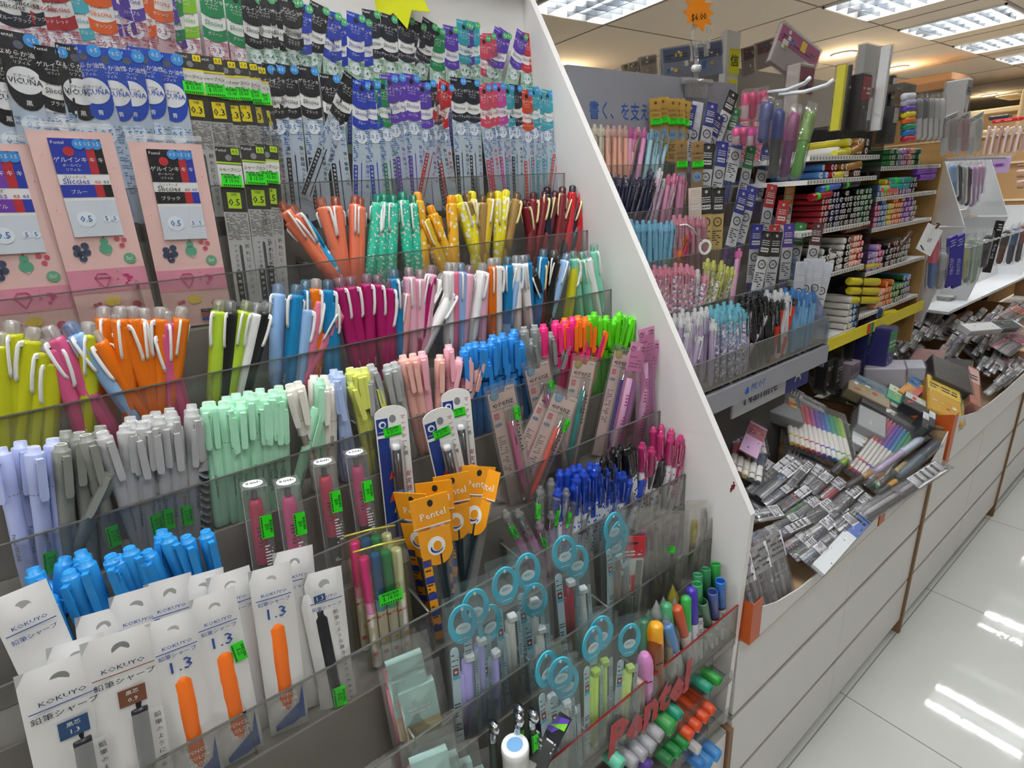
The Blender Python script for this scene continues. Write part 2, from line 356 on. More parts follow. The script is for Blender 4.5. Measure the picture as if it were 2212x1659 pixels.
@cached
def lead_pack(size, stk=True):
    W, L = .027, .187; yel = pl('f5e21a' if size == '0.3' else 'b9e02a'); g = pl('3a3935'); w = W*.94; y = -.0009; b = MB(); out = []
    b.box(-w/2, w/2, -.0006, -.0003, L*.61, L*.985, g); b.box(-w/2, w/2, y, y+.0002, L*.765, L*.89, pl('eceae4')); b.box(-w/2, w/2, y, y+.0002, L*.885, L*.9, yel); b.box(-w/2, w/2, y, y+.0002, L*.755, L*.768, yel)
    b.text('Pentel', .0042, -w*.27, L*.965, WH, y); b.box(w*.14, w*.46, y, y+.0002, L*.945, L*.98, yel); b.text(size, .005, w*.3, L*.962, BK, y-.0002)
    b.disc(0, L*.925, .0034, y-.0002, pl('8d8f93'), 12); b.text('シャープペン', .0046, 0, L*.855, BK, y-.0004, sx=.85); b.lines(-w*.4, w*.4, L*.775, L*.835, 4, BK, y-.0004, .6, 9)
    b.box(-w*.28, w*.28, y, y+.0002, L*.63, L*.725, yel); b.text(size, .0105, 0, L*.665, BK, y-.0003); b.text('芯径', .003, 0, L*.71, BK, y-.0003)
    out.append(('header_card', b.mesh('header_card')))
    b = MB(); b.add([(-w/2, -.0003, L*.03), (w/2, -.0003, L*.03), (w/2, -.0003, L*.61), (-w/2, -.0003, L*.61)], [(0, 1, 2, 3)], film(.8, 'cfcfcc', 0, .3, .3))
    b.lines(-w*.45, w*.45, L*.44, L*.6, 18, pl('55554f'), y, .75, 4)
    for i, ch in enumerate('折れにくいジェイ'): b.text(ch, .0052, w*.28, L*.40-i*.0078, BK, y-.0003)
    b.box(-w*.36, -w*.1, y, y+.0002, L*.04, L*.24, BK)
    for i, ch in enumerate('アイプラス専用'): b.text(ch, .004, -w*.23, L*.4-i*.0055, BK, y-.0003)
    for i, ch in enumerate('専用ボディ'): b.text(ch, .0042, -w*.23, L*.22-i*.007, WH, y-.0003)
    out.append(('printed_sleeve', b.mesh('printed_sleeve')))
    b = MB(); b.lathe([(.0022, L*.06), (.0022, L*.4), (.0006, L*.43)], pl('4b4b4d', .3), 8, (0, .0012, 0)); out.append(('lead_case', b.mesh('lead_case')))
    if stk: out.append(sticker_at(0, -.0036, L*.79, .021, .0125, .0))
    b = MB(); b.bag(W, L, .006, FILM, 5); out.append(('film_sleeve', b.mesh('film_sleeve'), None, 'clear film sleeve')); return out
@cached
def pink_set(c1, k1, c2, c3, big=True):
    W, L = .070, .200; y = -.0012; b = MB(); out = []; pk = pl('f4cdc6', .5); A = [pl(c1), pl(c2), pl(c3)]; w = W*.97
    b.box(-w/2, w/2, 0, .0005, 0, L*.985, pk); b.box(-w/2, w/2, -.0003, 0, L*.20, L*.32, pl('e99bb0')); 
    def blob(x, z, r, h, sz=1): b.disc(x, z, r, -.0006, pl(h, .6), 14, sz)
    for x, z in ((-.020, .098), (-.013, .1), (-.017, .092), (-.0205, .0925), (-.0125, .0935), (-.0168, .0875)): blob(x, z-.012, .0034, '3c4a66')
    blob(.004, .084, .0056, '5fae8c'); blob(.004, .0915, .0036, '5fae8c'); b.box(.0035, .0045, -.0007, 0, .094, .099, pl('d0484e'))
    for x, z in ((.0155, .0935), (.0215, .092), (.0185, .0865)): blob(x, z, .0024, 'd0566a')
    blob(.0225, .073, .0055, '6cb58c'); b.lines(.0195, .0255, .071, .0755, 3, WH, -.0009, .8, 3)
    for x, z in ((-.0175, .0765), (.0035, .0775), (.005, .078)): b.box(x, x+.001, -.0009, -.0007, z, z+.001, WH)
    dm = pl('d2418c'); D = [(-.012, .055), (-.0085, .0595), (-.0015, .0595), (.002, .055), (-.005, .0445)]
    for i in range(5): b.tube([(D[i][0], -.0008, D[i][1]), (D[(i+1) % 5][0], -.0008, D[(i+1) % 5][1])], .0004, dm, 4)
    b.tube([(-.012, -.0008, .055), (.002, -.0008, .055)], .0004, dm, 4); b.text('×', .006, .0075, .052, dm, -.0008)
    for x, z in ((.013, .056), (.0155, .0535), (.018, .0535), (.0155, .051), (.013, .0475), (.0155, .056)): b.box(x, x+.0025, -.0008, 0, z-.0012, z+.0013, dm)
    blob(-.002, .030, .0072, 'f2d74a', .68); b.text('. . _', .004, -.002, .0308, BK, -.0009); blob(.0185, .024, .0042, 'd0566a'); blob(-.0175, .0275, .0018, 'd0566a'); blob(-.0135, .0285, .0018, 'd0566a')
    r = random.Random(4)
    for i in range(26): x, z = r.uniform(-w*.45, w*.45), r.uniform(.01, L*.95); b.prism([(x, z), (x+.0012, z+.0003), (x+.0003, z+.0013)], -.0007, -.0005, pl(r.choice(['6a6f86', 'd0566a', 'e4b24a'])))
    for i, (cc, t) in enumerate(((c1, k1), (c2, ''), (c3, ''))): b.box(.002, .017, -.0009, 0, .0145-i*.0048, .0183-i*.0048, pl(cc)); b.text('インク色 '+t, .0022, .0095, .0164-i*.0048, WH, -.0012)
    out.append(('pink_backing_card', b.mesh('pink_backing_card')))
    b = MB()
    for i, (x0, x1) in enumerate(((-.019, .0085), (.0085, .0155), (.0155, .0225))):
        z1, q = L*.95, -.0014-.0004*(2-i); c = A[i]
        b.box(x0, x1, q, -.0006, L*.66, z1, WH); b.box(x0, x1, q-.0002, q, L*.785, z1, c); b.box(x0, x1, q-.0002, q, L*.675, L*.735, c)
        xm = (x0+x1)/2; b.disc(x1-.0045, z1-.005, .005, q-.0006, pl('3f9be6'), 14); b.text('0.5', .0048, x1-.0045, z1-.005, WH, q-.0009)
        b.box(x0, x1, q, -.0006, L*.485, L*.66, film(.9, 'e6eef6', 0, .3, .3)); b.disc(min(xm, x1-.004), L*.57, .0078 if i == 0 else .0035, q-.0003, pl('eaf3fb'), 16); 
        b.text('0.5' if i == 0 else '5', .0085 if i == 0 else .006, min(xm, x1-.004), L*.57, pl('2a6fbe'), q-.0006)
        if i == 0: b.text('Pentel', .0042, xm-.007, z1-.004, WH, q-.0006); b.disc(xm, z1-.012, .0044, q-.0005, pl('c5303a'), 14); b.text('ゲルインキ', .0054, xm, z1-.020, WH, q-.0005); b.text('ボールペン', .003, xm, z1-.025, WH, q-.0005); b.text('リフィル', .003, xm, z1-.029, WH, q-.0005); b.text('スリッチーズ', .003, xm, L*.77, BK, q-.0005); b.text('Sliccies', .0076, xm, L*.75, c if c1 != '1b1b1f' else BK, q-.0005); b.text(k1, .0046, xm, L*.7, WH, q-.0005)
        else: b.text('キ', .0054, xm, z1-.020, WH, q-.0005); b.text('es', .006, xm, L*.75, c, q-.0005)
    out.append(('refill_trio', b.mesh('refill_trio'), None, 'three refill sleeves side by side'))
    b = MB(); b.bag(W*1.06, L*1.02, .008, FILM, 11, 0, 8, 16, .06, .0007); b.box(-W*.5, W*.5, -.0012, .0012, L*1.0, L*1.025, film(.25, 'ffffff', .6, .2)); out.append(('film_sleeve', b.mesh('film_sleeve'), None, 'clear resealable sleeve')); return out
def clip_geo(b, r, z1, m, ln=.034, a=0, w=.0022):
    M = Matrix.Rotation(a, 4, 'Z')
    b.tube([(0, -r+.001, z1), (0, -r-.0022, z1-.0008), (0, -r-.0034, z1-.004), (0, -r-.0034, z1-ln*.55), (0, -r-.0022, z1-ln*.9), (0, -r-.0004, z1-ln)], w*.62, m, 6, M, 1.5)
@cached
def multi_pen(body, clip='f6f6f4', crown='e9d5cc', L=.143, r=.0082, n=3, pat=None, clipcol=None, sol=False):
    c = pl(body, .33) if not pat else pat; out = []; b = MB()
    b.lathe([(.0016, 0), (.002, .004), (.0045, .018), (r*.93, .027), (r, .04), (r, L-.016), (r*.97, L-.0125), (r*.72, L-.0118)], c, 16); out.append(('barrel', b.mesh('barrel')))
    b = MB(); cr = film(.3, 'f1ece8', .3, .06, 1.6) if not sol and crown in ('eccfc4', 'e9d5cc') else tint(crown, .22) if not sol else pl(crown)
    b.lathe([(r*.74, L-.0125), (r*.72, L-.0025), (r*.5, L), (0, L+.0002)], cr, 12); b.tube([(0, 0, L-.012), (0, 0, L-.002)], .0016, pl('d8d8d8', .3), 6)
    for i in range(4): a = pi/4+i*pi/2; b.box(-.0006, .0006, r*.6, r*.8, L-.012, L-.0015, cr, Matrix.Rotation(a, 4, 'Z'))
    out.append(('crown', b.mesh('crown'), None, 'clear top cap'))
    cm = pl(clip, .3); b = MB(); clip_geo(b, r, L-.014, cm, .036); b.box(-.0012, .0012, -r-.003, -r*.7, L-.018, L-.014, cm); out.append(('clip', b.mesh('clip')))
    for i in range(1, n):
        a = i*2*pi/max(n, 3) if n > 2 else pi; b = MB(); M = Matrix.Rotation(a, 4, 'Z'); b.tube([(0, -r+.001, L-.017), (0, -r-.0014, L-.019), (0, -r-.0008, L-.036)], .0014, cm, 6, M); out.append(('slide_lever', b.mesh('slide_lever')))
    b = MB(); b.text('Pentel', .0042, 0, .033, WH if body not in ('fdfdfb',) else BK, -r-.0002, rot=pi/2); out.append(('print', b.mesh('print'))); return out
@cached
def highlighter(c, L=.137, r=.0064, neon=False, pat=None, bars=False, stk=None):
    m = pl(c, .42) if not neon else pl(c, .4); out = []; b = MB(); bm = m if not pat else pat
    b.lathe([(r*.55, 0), (r*.8, .002), (r*.9, .01), (r, .03), (r, L*.60)], bm, 16)
    if bars:
        for i in range(11): M = Matrix.Rotation((i-5)*.16, 4, 'Z'); b.box(-.0002, .0002, -r-.00025, -r, L*.47, L*.56, BK, M)
    if not neon: b.text('Pentel FITLINE', .0042, 0, L*.34, pl('5a5a60') if not pat else WH, -r-.0003, rot=-pi/2)
    out.append(('barrel', b.mesh('barrel')))
    b = MB(); b.lathe([(r*1.03, L*.60), (r*1.04, L*.74), (r*1.07, L*.745), (r*1.1, L*.955), (r*1.0, L*.962), (r*.76, L*.964), (r*.74, L*.997), (r*.66, L), (r*.3, L), (r*.26, L*.997)], m, 16); neon or b.ring(0, 0, r*.68, r*.52, -.0002, .0001, pl('d9dcd6', .5), 14, 1, Matrix.Translation((0, 0, L+.0002)) @ Matrix.Rotation(pi/2, 4, 'X'))
    if neon: b.lathe([(r*1.08, L*.6), (r*1.08, L*.612)], BK, 16)
    else:
        dk = pl('8d9088' if c != 'aeaeac' else 'd8d8d8')
        for i in range(14): M = Matrix.Rotation(2*pi*i/14, 4, 'Z'); b.box(-.0007, .0007, -r*1.065, -r*1.0, L*.685, L*.692, dk, M)
    out.append(('cap', b.mesh('cap')))
    b = MB(); z = L*.93; t = .0025
    b.prism([(.0, 0)]*0 or [(-t, z), (t, z), (t*1.25, z-.006), (t*1.25, z-.035), (t*.9, z-.038), (-t*.9, z-.038), (-t*1.25, z-.035), (-t*1.25, z-.006)], -r-.0058, -r-.0042, m)
    b.box(-t, t, -r-.0056, -r+.001, z-.003, z+.001, m, Matrix.Translation((0, 0, 0))); b.box(-t*.4, t*.4, -r-.005, -r+.0005, z-.017, z-.015, m)
    out.append(('clip', b.mesh('clip')))
    if stk: out.append(sticker_at(.0, -r-.0004, L*stk, .010, .022))
    return out
@cached
def boxed_pen(c1, c2):
    W, L = .0235, .150; out = []; b = MB(); A = film(.10, 'e8e8ea', .15, .12, .9)
    b.box(-W/2, W/2, -W/2, W/2, 0, L, A); b.tube([(-W/2, -W/2, 0), (-W/2, -W/2, L), (W/2, -W/2, L), (W/2, W/2, L)], .0004, film(.3, 'ffffff', 0, .1, 1), 4)
    out.append(('clear_box', b.mesh('clear_box')))
    b = MB(); b.disc(0, 0, .0095, 0, pl('fafafa'), 20, 1, Matrix.Translation((0, 0, L+.0004)) @ Matrix.Rotation(-pi/2, 4, 'X')); M = Matrix.Translation((0, 0, L+.001)) @ Matrix.Rotation(-pi/2, 4, 'X')
    b.text('30th', .0075, 0, 0, BK, 0, mx=M, sx=1.1); b.text('Anniversary', .0022, 0, .005, BK, 0, mx=M); out.append(('round_sticker', b.mesh('round_sticker')))
    b = MB(); r = .0066; b.lathe([(.001, .006), (.0055, .022), (r, .03), (r, .06)], pl('2a0f1c', .3), 14); b.lathe([(r, .06), (r*1.08, .07), (r*1.05, L-.024), (r*.8, L-.017), (r*.55, L-.017)], pl(c1, .3), 14); b.lathe([(r*.45, L-.017), (r*.45, L-.008)], pl('77777a', .25, 1), 10)
    b.lines(-.0025, .0025, .08, .105, 6, pl('5b1433'), -r*1.1-.0003, .8, 3); out.append(('pen', b.mesh('pen'), None, c2+' pen inside')); 
    b = MB(); b.text('P', .0095, .002, .035, WH, -W/2-.0004, rot=pi/2); b.lines(W*.1, W*.42, .05, .085, 10, WH, -W/2-.0004, .7, 6); out.append(('print', b.mesh('print')))
    out.append(sticker_at(W*.28, -W/2-.0008, L*.70, .0115, .026, 0, '$30')); return out
@cached
def mark_card(v):
    W, L = .040, .185; out = []; b = MB(); y = -.001
    N = 8; b.prism([(-W/2, 0), (W/2, 0), (W/2, L*.93)]+[(W/2*cos(pi*i/N), L*.93+.011*sin(pi*i/N)) for i in range(1, N)]+[(-W/2, L*.93)], -.0007, .0007, pl('f6f5f1', .45))
    b.box(-W*.47, -W*.12, y, -.0006, L*.06, L*.91, pl('1f3d8c')); b.box(-W*.47, -W*.12, y-.0002, y, L*.78, L*.80, WH); b.disc(-W*.295, L*.87, .0045, y-.0003, WH, 14); b.disc(-W*.285, L*.868, .0026, y-.0005, pl('1f3d8c'), 10); b.text('STAEDTLER', .0022, -W*.295, L*.82, WH, y-.0003)
    b.disc(W*.03, L*.9, .0042, y, pl('8b8d90'), 12, 1.2)
    for i, ch in enumerate('マークシート用'): b.text(ch, .0062, W*.34, L*.9-i*.0078, pl('a8242c') if i < 3 else BK, y-.0002)
    for i, ch in enumerate('安定感三角軸'): b.text(ch, .0078, W*.36, L*.5-i*.0098, pl('a8242c'), y-.0002)
    for x, z, c in ((-.01, .09, 'e2552b'), (-.006, .08, 'f0d23c'), (-.012, .06, 'e2552b'), (-.008, .045, 'f0d23c')): b.prism([(x, z), (x+.009, z+.003), (x+.004, z+.012)], y-.0004, y-.0002, pl(c))
    out.append(('card', b.mesh('card')))
    b = MB(); b.tube([(.001, -.006, .015), (.001, -.006, L*.70)], .0052, pl('1b1d24', .3), 10); b.lathe([(.0045, L*.66), (.0052, L*.71), (.004, L*.73), (0, L*.735)], pl('e8e8ea', .2), 12, (.001, -.006, 0)); b.tube([(.001, -.0115, L*.68), (.001, -.0125, L*.5)], .0013, pl('c9ccd2', .2, 1), 6); b.tube([(.001, -.006, L*.08), (.001, -.006, L*.42)], .0056, pl('2f5aa8', .3), 10)
    out.append(('mechanical_pencil', b.mesh('mechanical_pencil'), None, 'dark pencil behind a clear blister'))
    b = MB(); b.bbox(-W*.16, W*.24, -.0135, -.0005, .012, L*.76, film(.05, 'ffffff', .2, .06, 1.2), .003); out.append(('blister', b.mesh('blister')))
    out.append(sticker_at(.0, -.0016, L*.815, .022, .012, -.08, '$ 25.00')); return out
@cached
def orenz(pen, word, dot, stk=True):
    W, L = .046, .185; out = []; b = MB(); y = -.001
    b.prism([(-W*.42, 0), (W*.42, 0), (W*.42, L*.955), (W*.16, L*.955), (W*.1, L*.92), (-W*.08, L*.92), (-W*.12, L*.935), (-W*.42, L*.935)], -.0006, 0, pl('ecd5cb', .5))
    b.disc(-W*.24, L*.915, .0066, y-.0005, pl(dot), 18); b.text('折れ', .0036, -W*.24, L*.925, WH, y-.0007); b.text('ない', .0036, -W*.24, L*.905, WH, y-.0007)
    b.text('Pentel', .0036, W*.27, L*.935, pl('5a4c48'), y-.0002); b.text('orenz', .0125, 0, L*.845, pl('4d4340'), y-.0002); b.disc(-W*.315, L*.842, .0012, y-.0004, BK, 8)
    b.box(-W*.41, W*.41, y-.0001, y, L*.805, L*.808, pl('7d6d68')); b.box(-W*.36, -W*.2, y-.0001, y, L*.735, L*.78, pl('e27f8e')); b.text('0.3', .0034, -W*.28, L*.757, WH, y-.0004)
    b.disc(-W*.28, L*.69, .0052, y, pl('8fb6d4'), 14, .55); b.text('Design', .0038, -W*.28, L*.69, pl('9b3348'), y-.0004, rot=.15)
    b.lines(-W*.38, -W*.14, L*.3, L*.6, 16, pl('8a7a76'), y, .6, 8)
    b.lines(W*.26, W*.38, L*.42, L*.68, 9, pl('5a4c48'), y-.0002, .8, 12)
    out.append(('card', b.mesh('card')))
    b = MB(); r = .0042; b.lathe([(.0005, .012), (.0015, .02), (r, .036), (r, L*.7)], pl(pen, .25), 12, (W*.08, -.006, 0)); b.lathe([(r*.85, L*.7), (r*.85, L*.725), (r*.55, L*.73), (r*.55, L*.79)], pl('cfd2d6', .15, 1), 12, (W*.08, -.006, 0)); b.tube([(W*.08, -.011, L*.71), (W*.08, -.0115, L*.52)], .0009, pl('cfd2d6', .15, 1), 6)
    out.append(('mechanical_pencil', b.mesh('mechanical_pencil'), None, word+' pencil inside'))
    b = MB(); F = film(.05, 'f2f0ee', .15, .06, 1.2); b.box(-W/2, W/2, .0004, .0010, -.004, L, F); b.bbox(-W*.06, W*.24, -.011, 0, .006, L*.82, F, .003); b.bbox(-W*.47, W*.47, -.0022, -.0002, 0, L*.97, F, .001); out.append(('blister', b.mesh('blister')))
    if stk: out.append(sticker_at(W*.33, -.0026, L*.735, .0105, .019, .05, '$'))
    return out
@cached
def white_bag(kind, v=0):
    W, L = (.037, .195) if kind != 'black' else (.050, .195); out = []; y = -.0022; nb = pl('2c4f9e')
    b = MB(); b.bag(W, L, .009, pl('efeeec', .42, 0, .15), 20+v, 0, 8, 16, .10, .0006); out.append(('bag', b.mesh('bag')))
    b = MB(); yy = -.0062
    if kind == 'orange':
        b.disc(0, L*.935, .0046, -.0030, pl('c9c9c6'), 14); b.text('KOKUYO', .0046, W*.02, L*.868, nb, yy, sx=1.15); b.box(-W*.42, W*.42, yy, yy+.0002, L*.843, L*.847, nb)
        b.text('鉛筆シャープ', .0048, 0, L*.82, nb, yy); b.text('1.3', .0165, 0, L*.755, nb, yy, sx=1.05)
        for i, t in enumerate(('PENCIL', 'COLOR', 'FROST')): b.text(t, .0058, .001, L*.27-i*.0075, pl('fff1e6'), yy-.0026, sx=.9)
        b.prism([(W*.28, L*.08), (W*.42, L*.08), (W*.42, L*.3), (W*.3, L*.18), (-W*.35, L*.08), (-W*.35, L*.05), (W*.1, L*.06)], yy, yy+.0003, nb) 
        out.append(('print', b.mesh('print')))
        b = MB(); r = .0078; b.lathe([(.0015, .012), (.003, .02), (r, .045), (r, L*.66), (r*.75, L*.68), (r*.5, L*.69)], pl('ff7a1c', .5), 14, (0, 0, 0), None, 1, .96); b.lathe([(r*.45, L*.68), (r*.45, L*.705), (0, L*.706)], pl('ffd9b8'), 10); 
        out.append(('pencil', b.mesh('pencil'), None, 'bright orange mechanical pencil showing through the bag'))
    elif kind == 'black':
        b.disc(0, L*.93, .0062, -.0032, pl('8f8f8c'), 16); b.text('KOKUYO', .0058, 0, L*.855, pl('26365e'), yy, sx=1.2); b.box(-W*.42, W*.42, yy, yy+.0002, L*.823, L*.827, nb if v % 2 == 0 else pl('8a4a2c')); b.text('鉛筆シャープ', .0064, 0, L*.785, pl('1c2233'), yy, sx=1.1)
        c = pl('1d4a78' if v % 2 == 0 else '7a4526'); b.box(-W*.13, W*.25, yy-.0003, yy, L*.65, L*.735, c); b.text('黒芯', .0046, W*.06, L*.713, WH, yy-.0006); b.text('1.3' if v % 2 == 0 else '0.9', .006, W*.06, L*.677, WH, yy-.0006)
        out.append(('print', b.mesh('print')))
        b = MB(); r = .0068; b.lathe([(.0015, .012), (.003, .02), (r, .045), (r, L*.60), (r*.95, L*.61), (r*.5, L*.612)], pl('25262c', .4), 14, (W*.12, -.0012, 0)); b.lathe([(r*.5, L*.61), (r*.55, L*.64), (r*.3, L*.655), (0, L*.656)], BK, 12, (W*.12, -.0012, 0)); out.append(('pencil', b.mesh('pencil'), None, 'black mechanical pencil'))
        b = MB(); b.box(-W*.02, W*.45, -.0092, -.0088, .02, L*.60, film(.12, 'ffffff', .5, .15, 1))
        for i, ch in enumerate('鉛筆のように滑らか'): b.text(ch, .0055, W*.36, L*.56-i*.0078, pl('3a3c44'), -.0095)
        out.append(('clear_window', b.mesh('clear_window')))
    elif kind == 'slim':
        b.box(-W*.16, W*.14, yy-.0004, yy, L*.955, L*.995, pl('1d4a78')); b.text('1.3', .007, -W*.01, L*.975, WH, yy-.0007)
        for i, ch in enumerate('鉛筆のような書き味メカニカルシャープ'): b.text(ch, .0052, W*.32, L*.86-i*.0076, pl('3a3c44'), yy)
        out.append(('print', b.mesh('print')))
        b = MB(); r = .0058; b.lathe([(.0012, .02), (.0035, .035), (r, .05), (r, L*.84), (r*.6, L*.86), (r*.6, L*.89), (0, L*.895)], pl('1f2025', .35), 14, (-W*.06, -.003, 0)); out.append(('pencil', b.mesh('pencil'), None, 'black mechanical pencil'))
        out.append(sticker_at(0, -.0098, L*.33, .013, .026, .05, '$ 22'))
    else: b.disc(0, L*.93, .0052, -.0032, pl('b9b9b6'), 14); b.text('KOKUYO', .0046, 0, L*.86, nb, yy, sx=1.15); b.box(-W*.42, W*.42, yy, yy+.0002, L*.835, L*.839, nb); b.text('鉛筆シャープ', .0048, 0, L*.8, nb, yy); out.append(('print', b.mesh('print')))
    if kind == 'orange' and v: out.append(sticker_at(W*.33, -.0055, L*.66, .011, .021, -.1, '$ 22'))
    return out
@cached
def yellow_bag(v=0):
    W, L = .044, .185; out = []; o = pl('f7a51c', .4); y = -.0010
    b = MB(); b.prism([(-W/2, L*.80), (W/2, L*.80), (W/2, L), (-W/2, L)], -.0006, .0006, o); b.box(-W*.5, W*.5, -.0008, .0008, L*.797, L*.804, WH)
    b.disc(W*.02, L*.955, .0034, y, pl('2a2a2a'), 14, 1.25); b.text('Pentel', .0125, W*.05, L*.875, WH, y-.0001, rot=.06); out.append(('header', b.mesh('header'), None, 'orange folded header with white lettering'))
    b = MB(); b.bag(W*.86, L*.8, .008, film(.05, 'ffffff', .6, .1, 1), 5, 0, 6, 12, .1, .0008); out.append(('film_bag', b.mesh('film_bag')))
    b = MB(); N = 10; b.prism([(-W*.43, L*.79), (-W*.43, L*.62)]+[(-W*.4*cos(pi*i/N), L*.62-.016*sin(pi*i/N)) for i in range(1, N)]+[(W*.43, L*.62), (W*.43, L*.79)], -.0052, -.0048, o); b.disc(0, L*.67, .0105, -.0056, WH, 18, 1.15); b.disc(0, L*.655, .0075, -.0058, pl('2b3f9a'), 16, .8); b.disc(.001, L*.67, .0068, -.006, WH, 16); b.disc(.001, L*.672, .005, -.0062, o, 14, 1.3)
    b.box(-W*.42, -W*.2, -.0050, -.0046, 0, L*.6, o)
    for i in range(5): b.box(-W*.42, -W*.2, -.0052, -.005, L*(.06+i*.12), L*(.11+i*.12), pl('2b3f9a'))
    b.lines(-W*.4, -W*.22, L*.05, L*.58, 20, pl('5a3a10'), -.0054, .4, 3); out.append(('insert', b.mesh('insert')))
    b = MB(); b.lathe([(.001, .006), (.005, .025), (.0055, .06), (.0055, L*.62)], pl('1d2a30', .3), 12, (W*.08, 0, 0)); out.append(('pen', b.mesh('pen'), None, 'dark pen')); return out
@cached
def dome_pen(cap, h='ffffff', printed=True, clear=False, stk=False, L=.145):
    r = .0058; out = []; b = MB(); body = pl('efeff2', .3) if not clear else tint('e9a3cf', .35)
    b.lathe([(.001, 0), (.0035, .014), (r, .022), (r, L*.68)], body, 12)
    if printed:
        rr = random.Random(5); bc = pl(h)
        for i in range(9): M = Matrix.Rotation(rr.uniform(-1.2, 1.2), 4, 'Z'); b.box(-.0012, .0012, -r-.0002, -r+.0001, .04+i*.006, .043+i*.006, bc, M)
        b.text('DOG&FRIENDS', .0046, 0, .055, BK, -r-.0004, rot=-pi/2)
    out.append(('barrel', b.mesh('barrel')))
    b = MB(); t = film(.5, cap, 0, .06, 2.0) if not clear else film(.12, 'f6f8f6', .8, .05, 2.4, wscale=200); b.lathe([(r*1.12, L*.66), (r*1.12, L*.925), (r*1.18, L*.93), (r*1.1, L*.95), (r*.72, L*.962), (r*.72, L*.98), (r*.5, L*.995), (0, L)], t, 14); out.append(('cap', b.mesh('cap'), None, 'see-through rounded cap'))
    b = MB(); b.tube([(0, -r*1.05, L*.9), (0, -r*1.6, L*.885), (0, -r*1.6, L*.70)], .0011, t, 6); out.append(('clip', b.mesh('clip')))
    if stk: out.append(sticker_at(0, -r-.0012, L*.76, .008, .022, 0, '$ 8'))
    return out
@cached
def hoop_pack(pen, word):
    W, L = .037, .205; out = []; t = pl('2fc3de', .4)
    b = MB(); b.ring(0, L*.855, .0168, .0108, -.0014, .0006, t, 28, 1.5, off=.0035); b.disc(0, L*.765, .0098, -.0015, t, 18, .75); b.disc(0, L*.83, .0088, -.0018, pl('e9f3f5'), 18, .8); b.lines(-.005, .005, L*.825, L*.845, 2, pl('4a8d9a'), -.002, .8, 3)
    b.lines(-.0065, .0065, L*.755, L*.77, 1, WH, -.0019, .9, 3); b.box(-.0012, .0012, -.0017, -.001, L*.945, L*.965, WH); out.append(('hanging_hoop', b.mesh('hanging_hoop'), None, 'turquoise oval hoop'))
    b = MB(); s = pl('cfe4ea', .4); N = 8; b.prism([(-W*.46, .004), (-W*.2, .004), (-W*.2, L*.70)]+[(-W*.33+W*.13*cos(a), L*.70+W*.16*sin(a)) for a in [pi*i/N for i in range(1, N)]]+[(-W*.46, L*.70)], -.0035, -.0028, s)
    b.box(-W*.42, -W*.24, -.0039, -.0035, L*.54, L*.59, pl('8a2430')); b.disc(-W*.33, L*.565, .0018, -.0042, WH, 10); b.box(-W*.44, -W*.22, -.0039, -.0035, L*.515, L*.535, t); b.lines(-W*.44, -W*.22, L*.60, L*.69, 5, pl('39474d'), -.0039, .7, 4); b.lines(-W*.44, -W*.22, L*.1, L*.35, 12, pl('39474d'), -.0039, .5, 4)
    b.box(W*.28, W*.42, -.0034, -.0030, .01, L*.66, film(.5, 'dfeef2', 0, .3))
    b.lines(W*.31, W*.39, L*.2, L*.6, 22, pl('3a6f7c'), -.0038, .8, 3)
    out.append(('side_card', b.mesh('side_card')))
    b = MB(); m = pl(pen, .35); b.tube([(W*.06, .0, .01), (W*.06, .0, L*.60)], .0062, m, 12); b.bbox(W*.0, W*.30, -.005, .005, L*.60, L*.645, pl('f1efee', .35) if word != 'lime' else m, .0015); b.tube([(-W*.1, -.001, .02), (-W*.1, -.001, L*.53)], .0042, m if word != 'white' else pl('b9b9b4'), 10); out.append(('correction_pen', b.mesh('correction_pen'), None, word+' push pen inside'))
    b = MB(); b.sheet(W*1.12, L*1.03, film(.04, 'e6f6f8', .5, .08, .9), -.0075, .0012, 6, 14, 5, -.002, 1.0); b.sheet(W*1.12, L*1.03, film(.08, 'e6f6f8', .5, .08, .8), .0075, .0012, 6, 14, 6, -.002, 1.0); out.append(('film_bag', b.mesh('film_bag'))); return out
@cached
def marker_set(v=0):
    W, L = .050, .150; out = []; cols = [('ee3f8c', 'f29ac4', 'pink'), ('1668b8', '58b4e2', 'blue'), ('0f9a6a', '4cc79a', 'green'), ('dfe3b8', 'eef2cf', 'pale')]
    for i, (c, c2, n) in enumerate(cols):
        b = MB(); x = (i-1.5)*.0118; r = .0056; b.lathe([(r, .004), (r, L*.55)], pl('f3efe9', .4), 12, (x, 0, 0)); b.lathe([(r*1.02, L*.50), (r*1.02, L*.62)], pl(c2), 12, (x, 0, 0)); b.text('Mickey', .0045, x, L*.47, pl('c8262e'), -r-.0004, rot=.3)
        b.disc(x+.001, L*.25, .0025, -r-.0004, pl('e8b43a'), 5); b.disc(x-.001, L*.15, .0032, -r-.0004, pl('d94a4a'), 5)
        sub = MB(); sub.lathe([(r*1.06, L*.60), (r*1.1, L*.95), (r*.95, L*.965), (r*.8, L*.97), (0, L*.972)], tint(c, .7), 12, (x, 0, 0)); out.append(('marker', b.mesh('marker'), [('cap', sub.mesh('cap'))], n+' capped marker'))
    b = MB(); b.bag(W*1.14, L*1.03, .016, film(.03, 'fff7c8', .8, .08, 1.3), 3, 0, 8, 12, .05, .001); b.tube([(-W*.57, 0, L*1.03), (0, 0, L*1.035), (W*.57, 0, L*1.02)], .0011, pl('d9cf5a', .2, .4), 6); out.append(('pouch', b.mesh('pouch'), None, 'clear pouch with yellow edging'))
    if v: out.append(sticker_at(.004, -.0125, L*.63, .026, .015, -.05, '$ 18.00'))
    return out
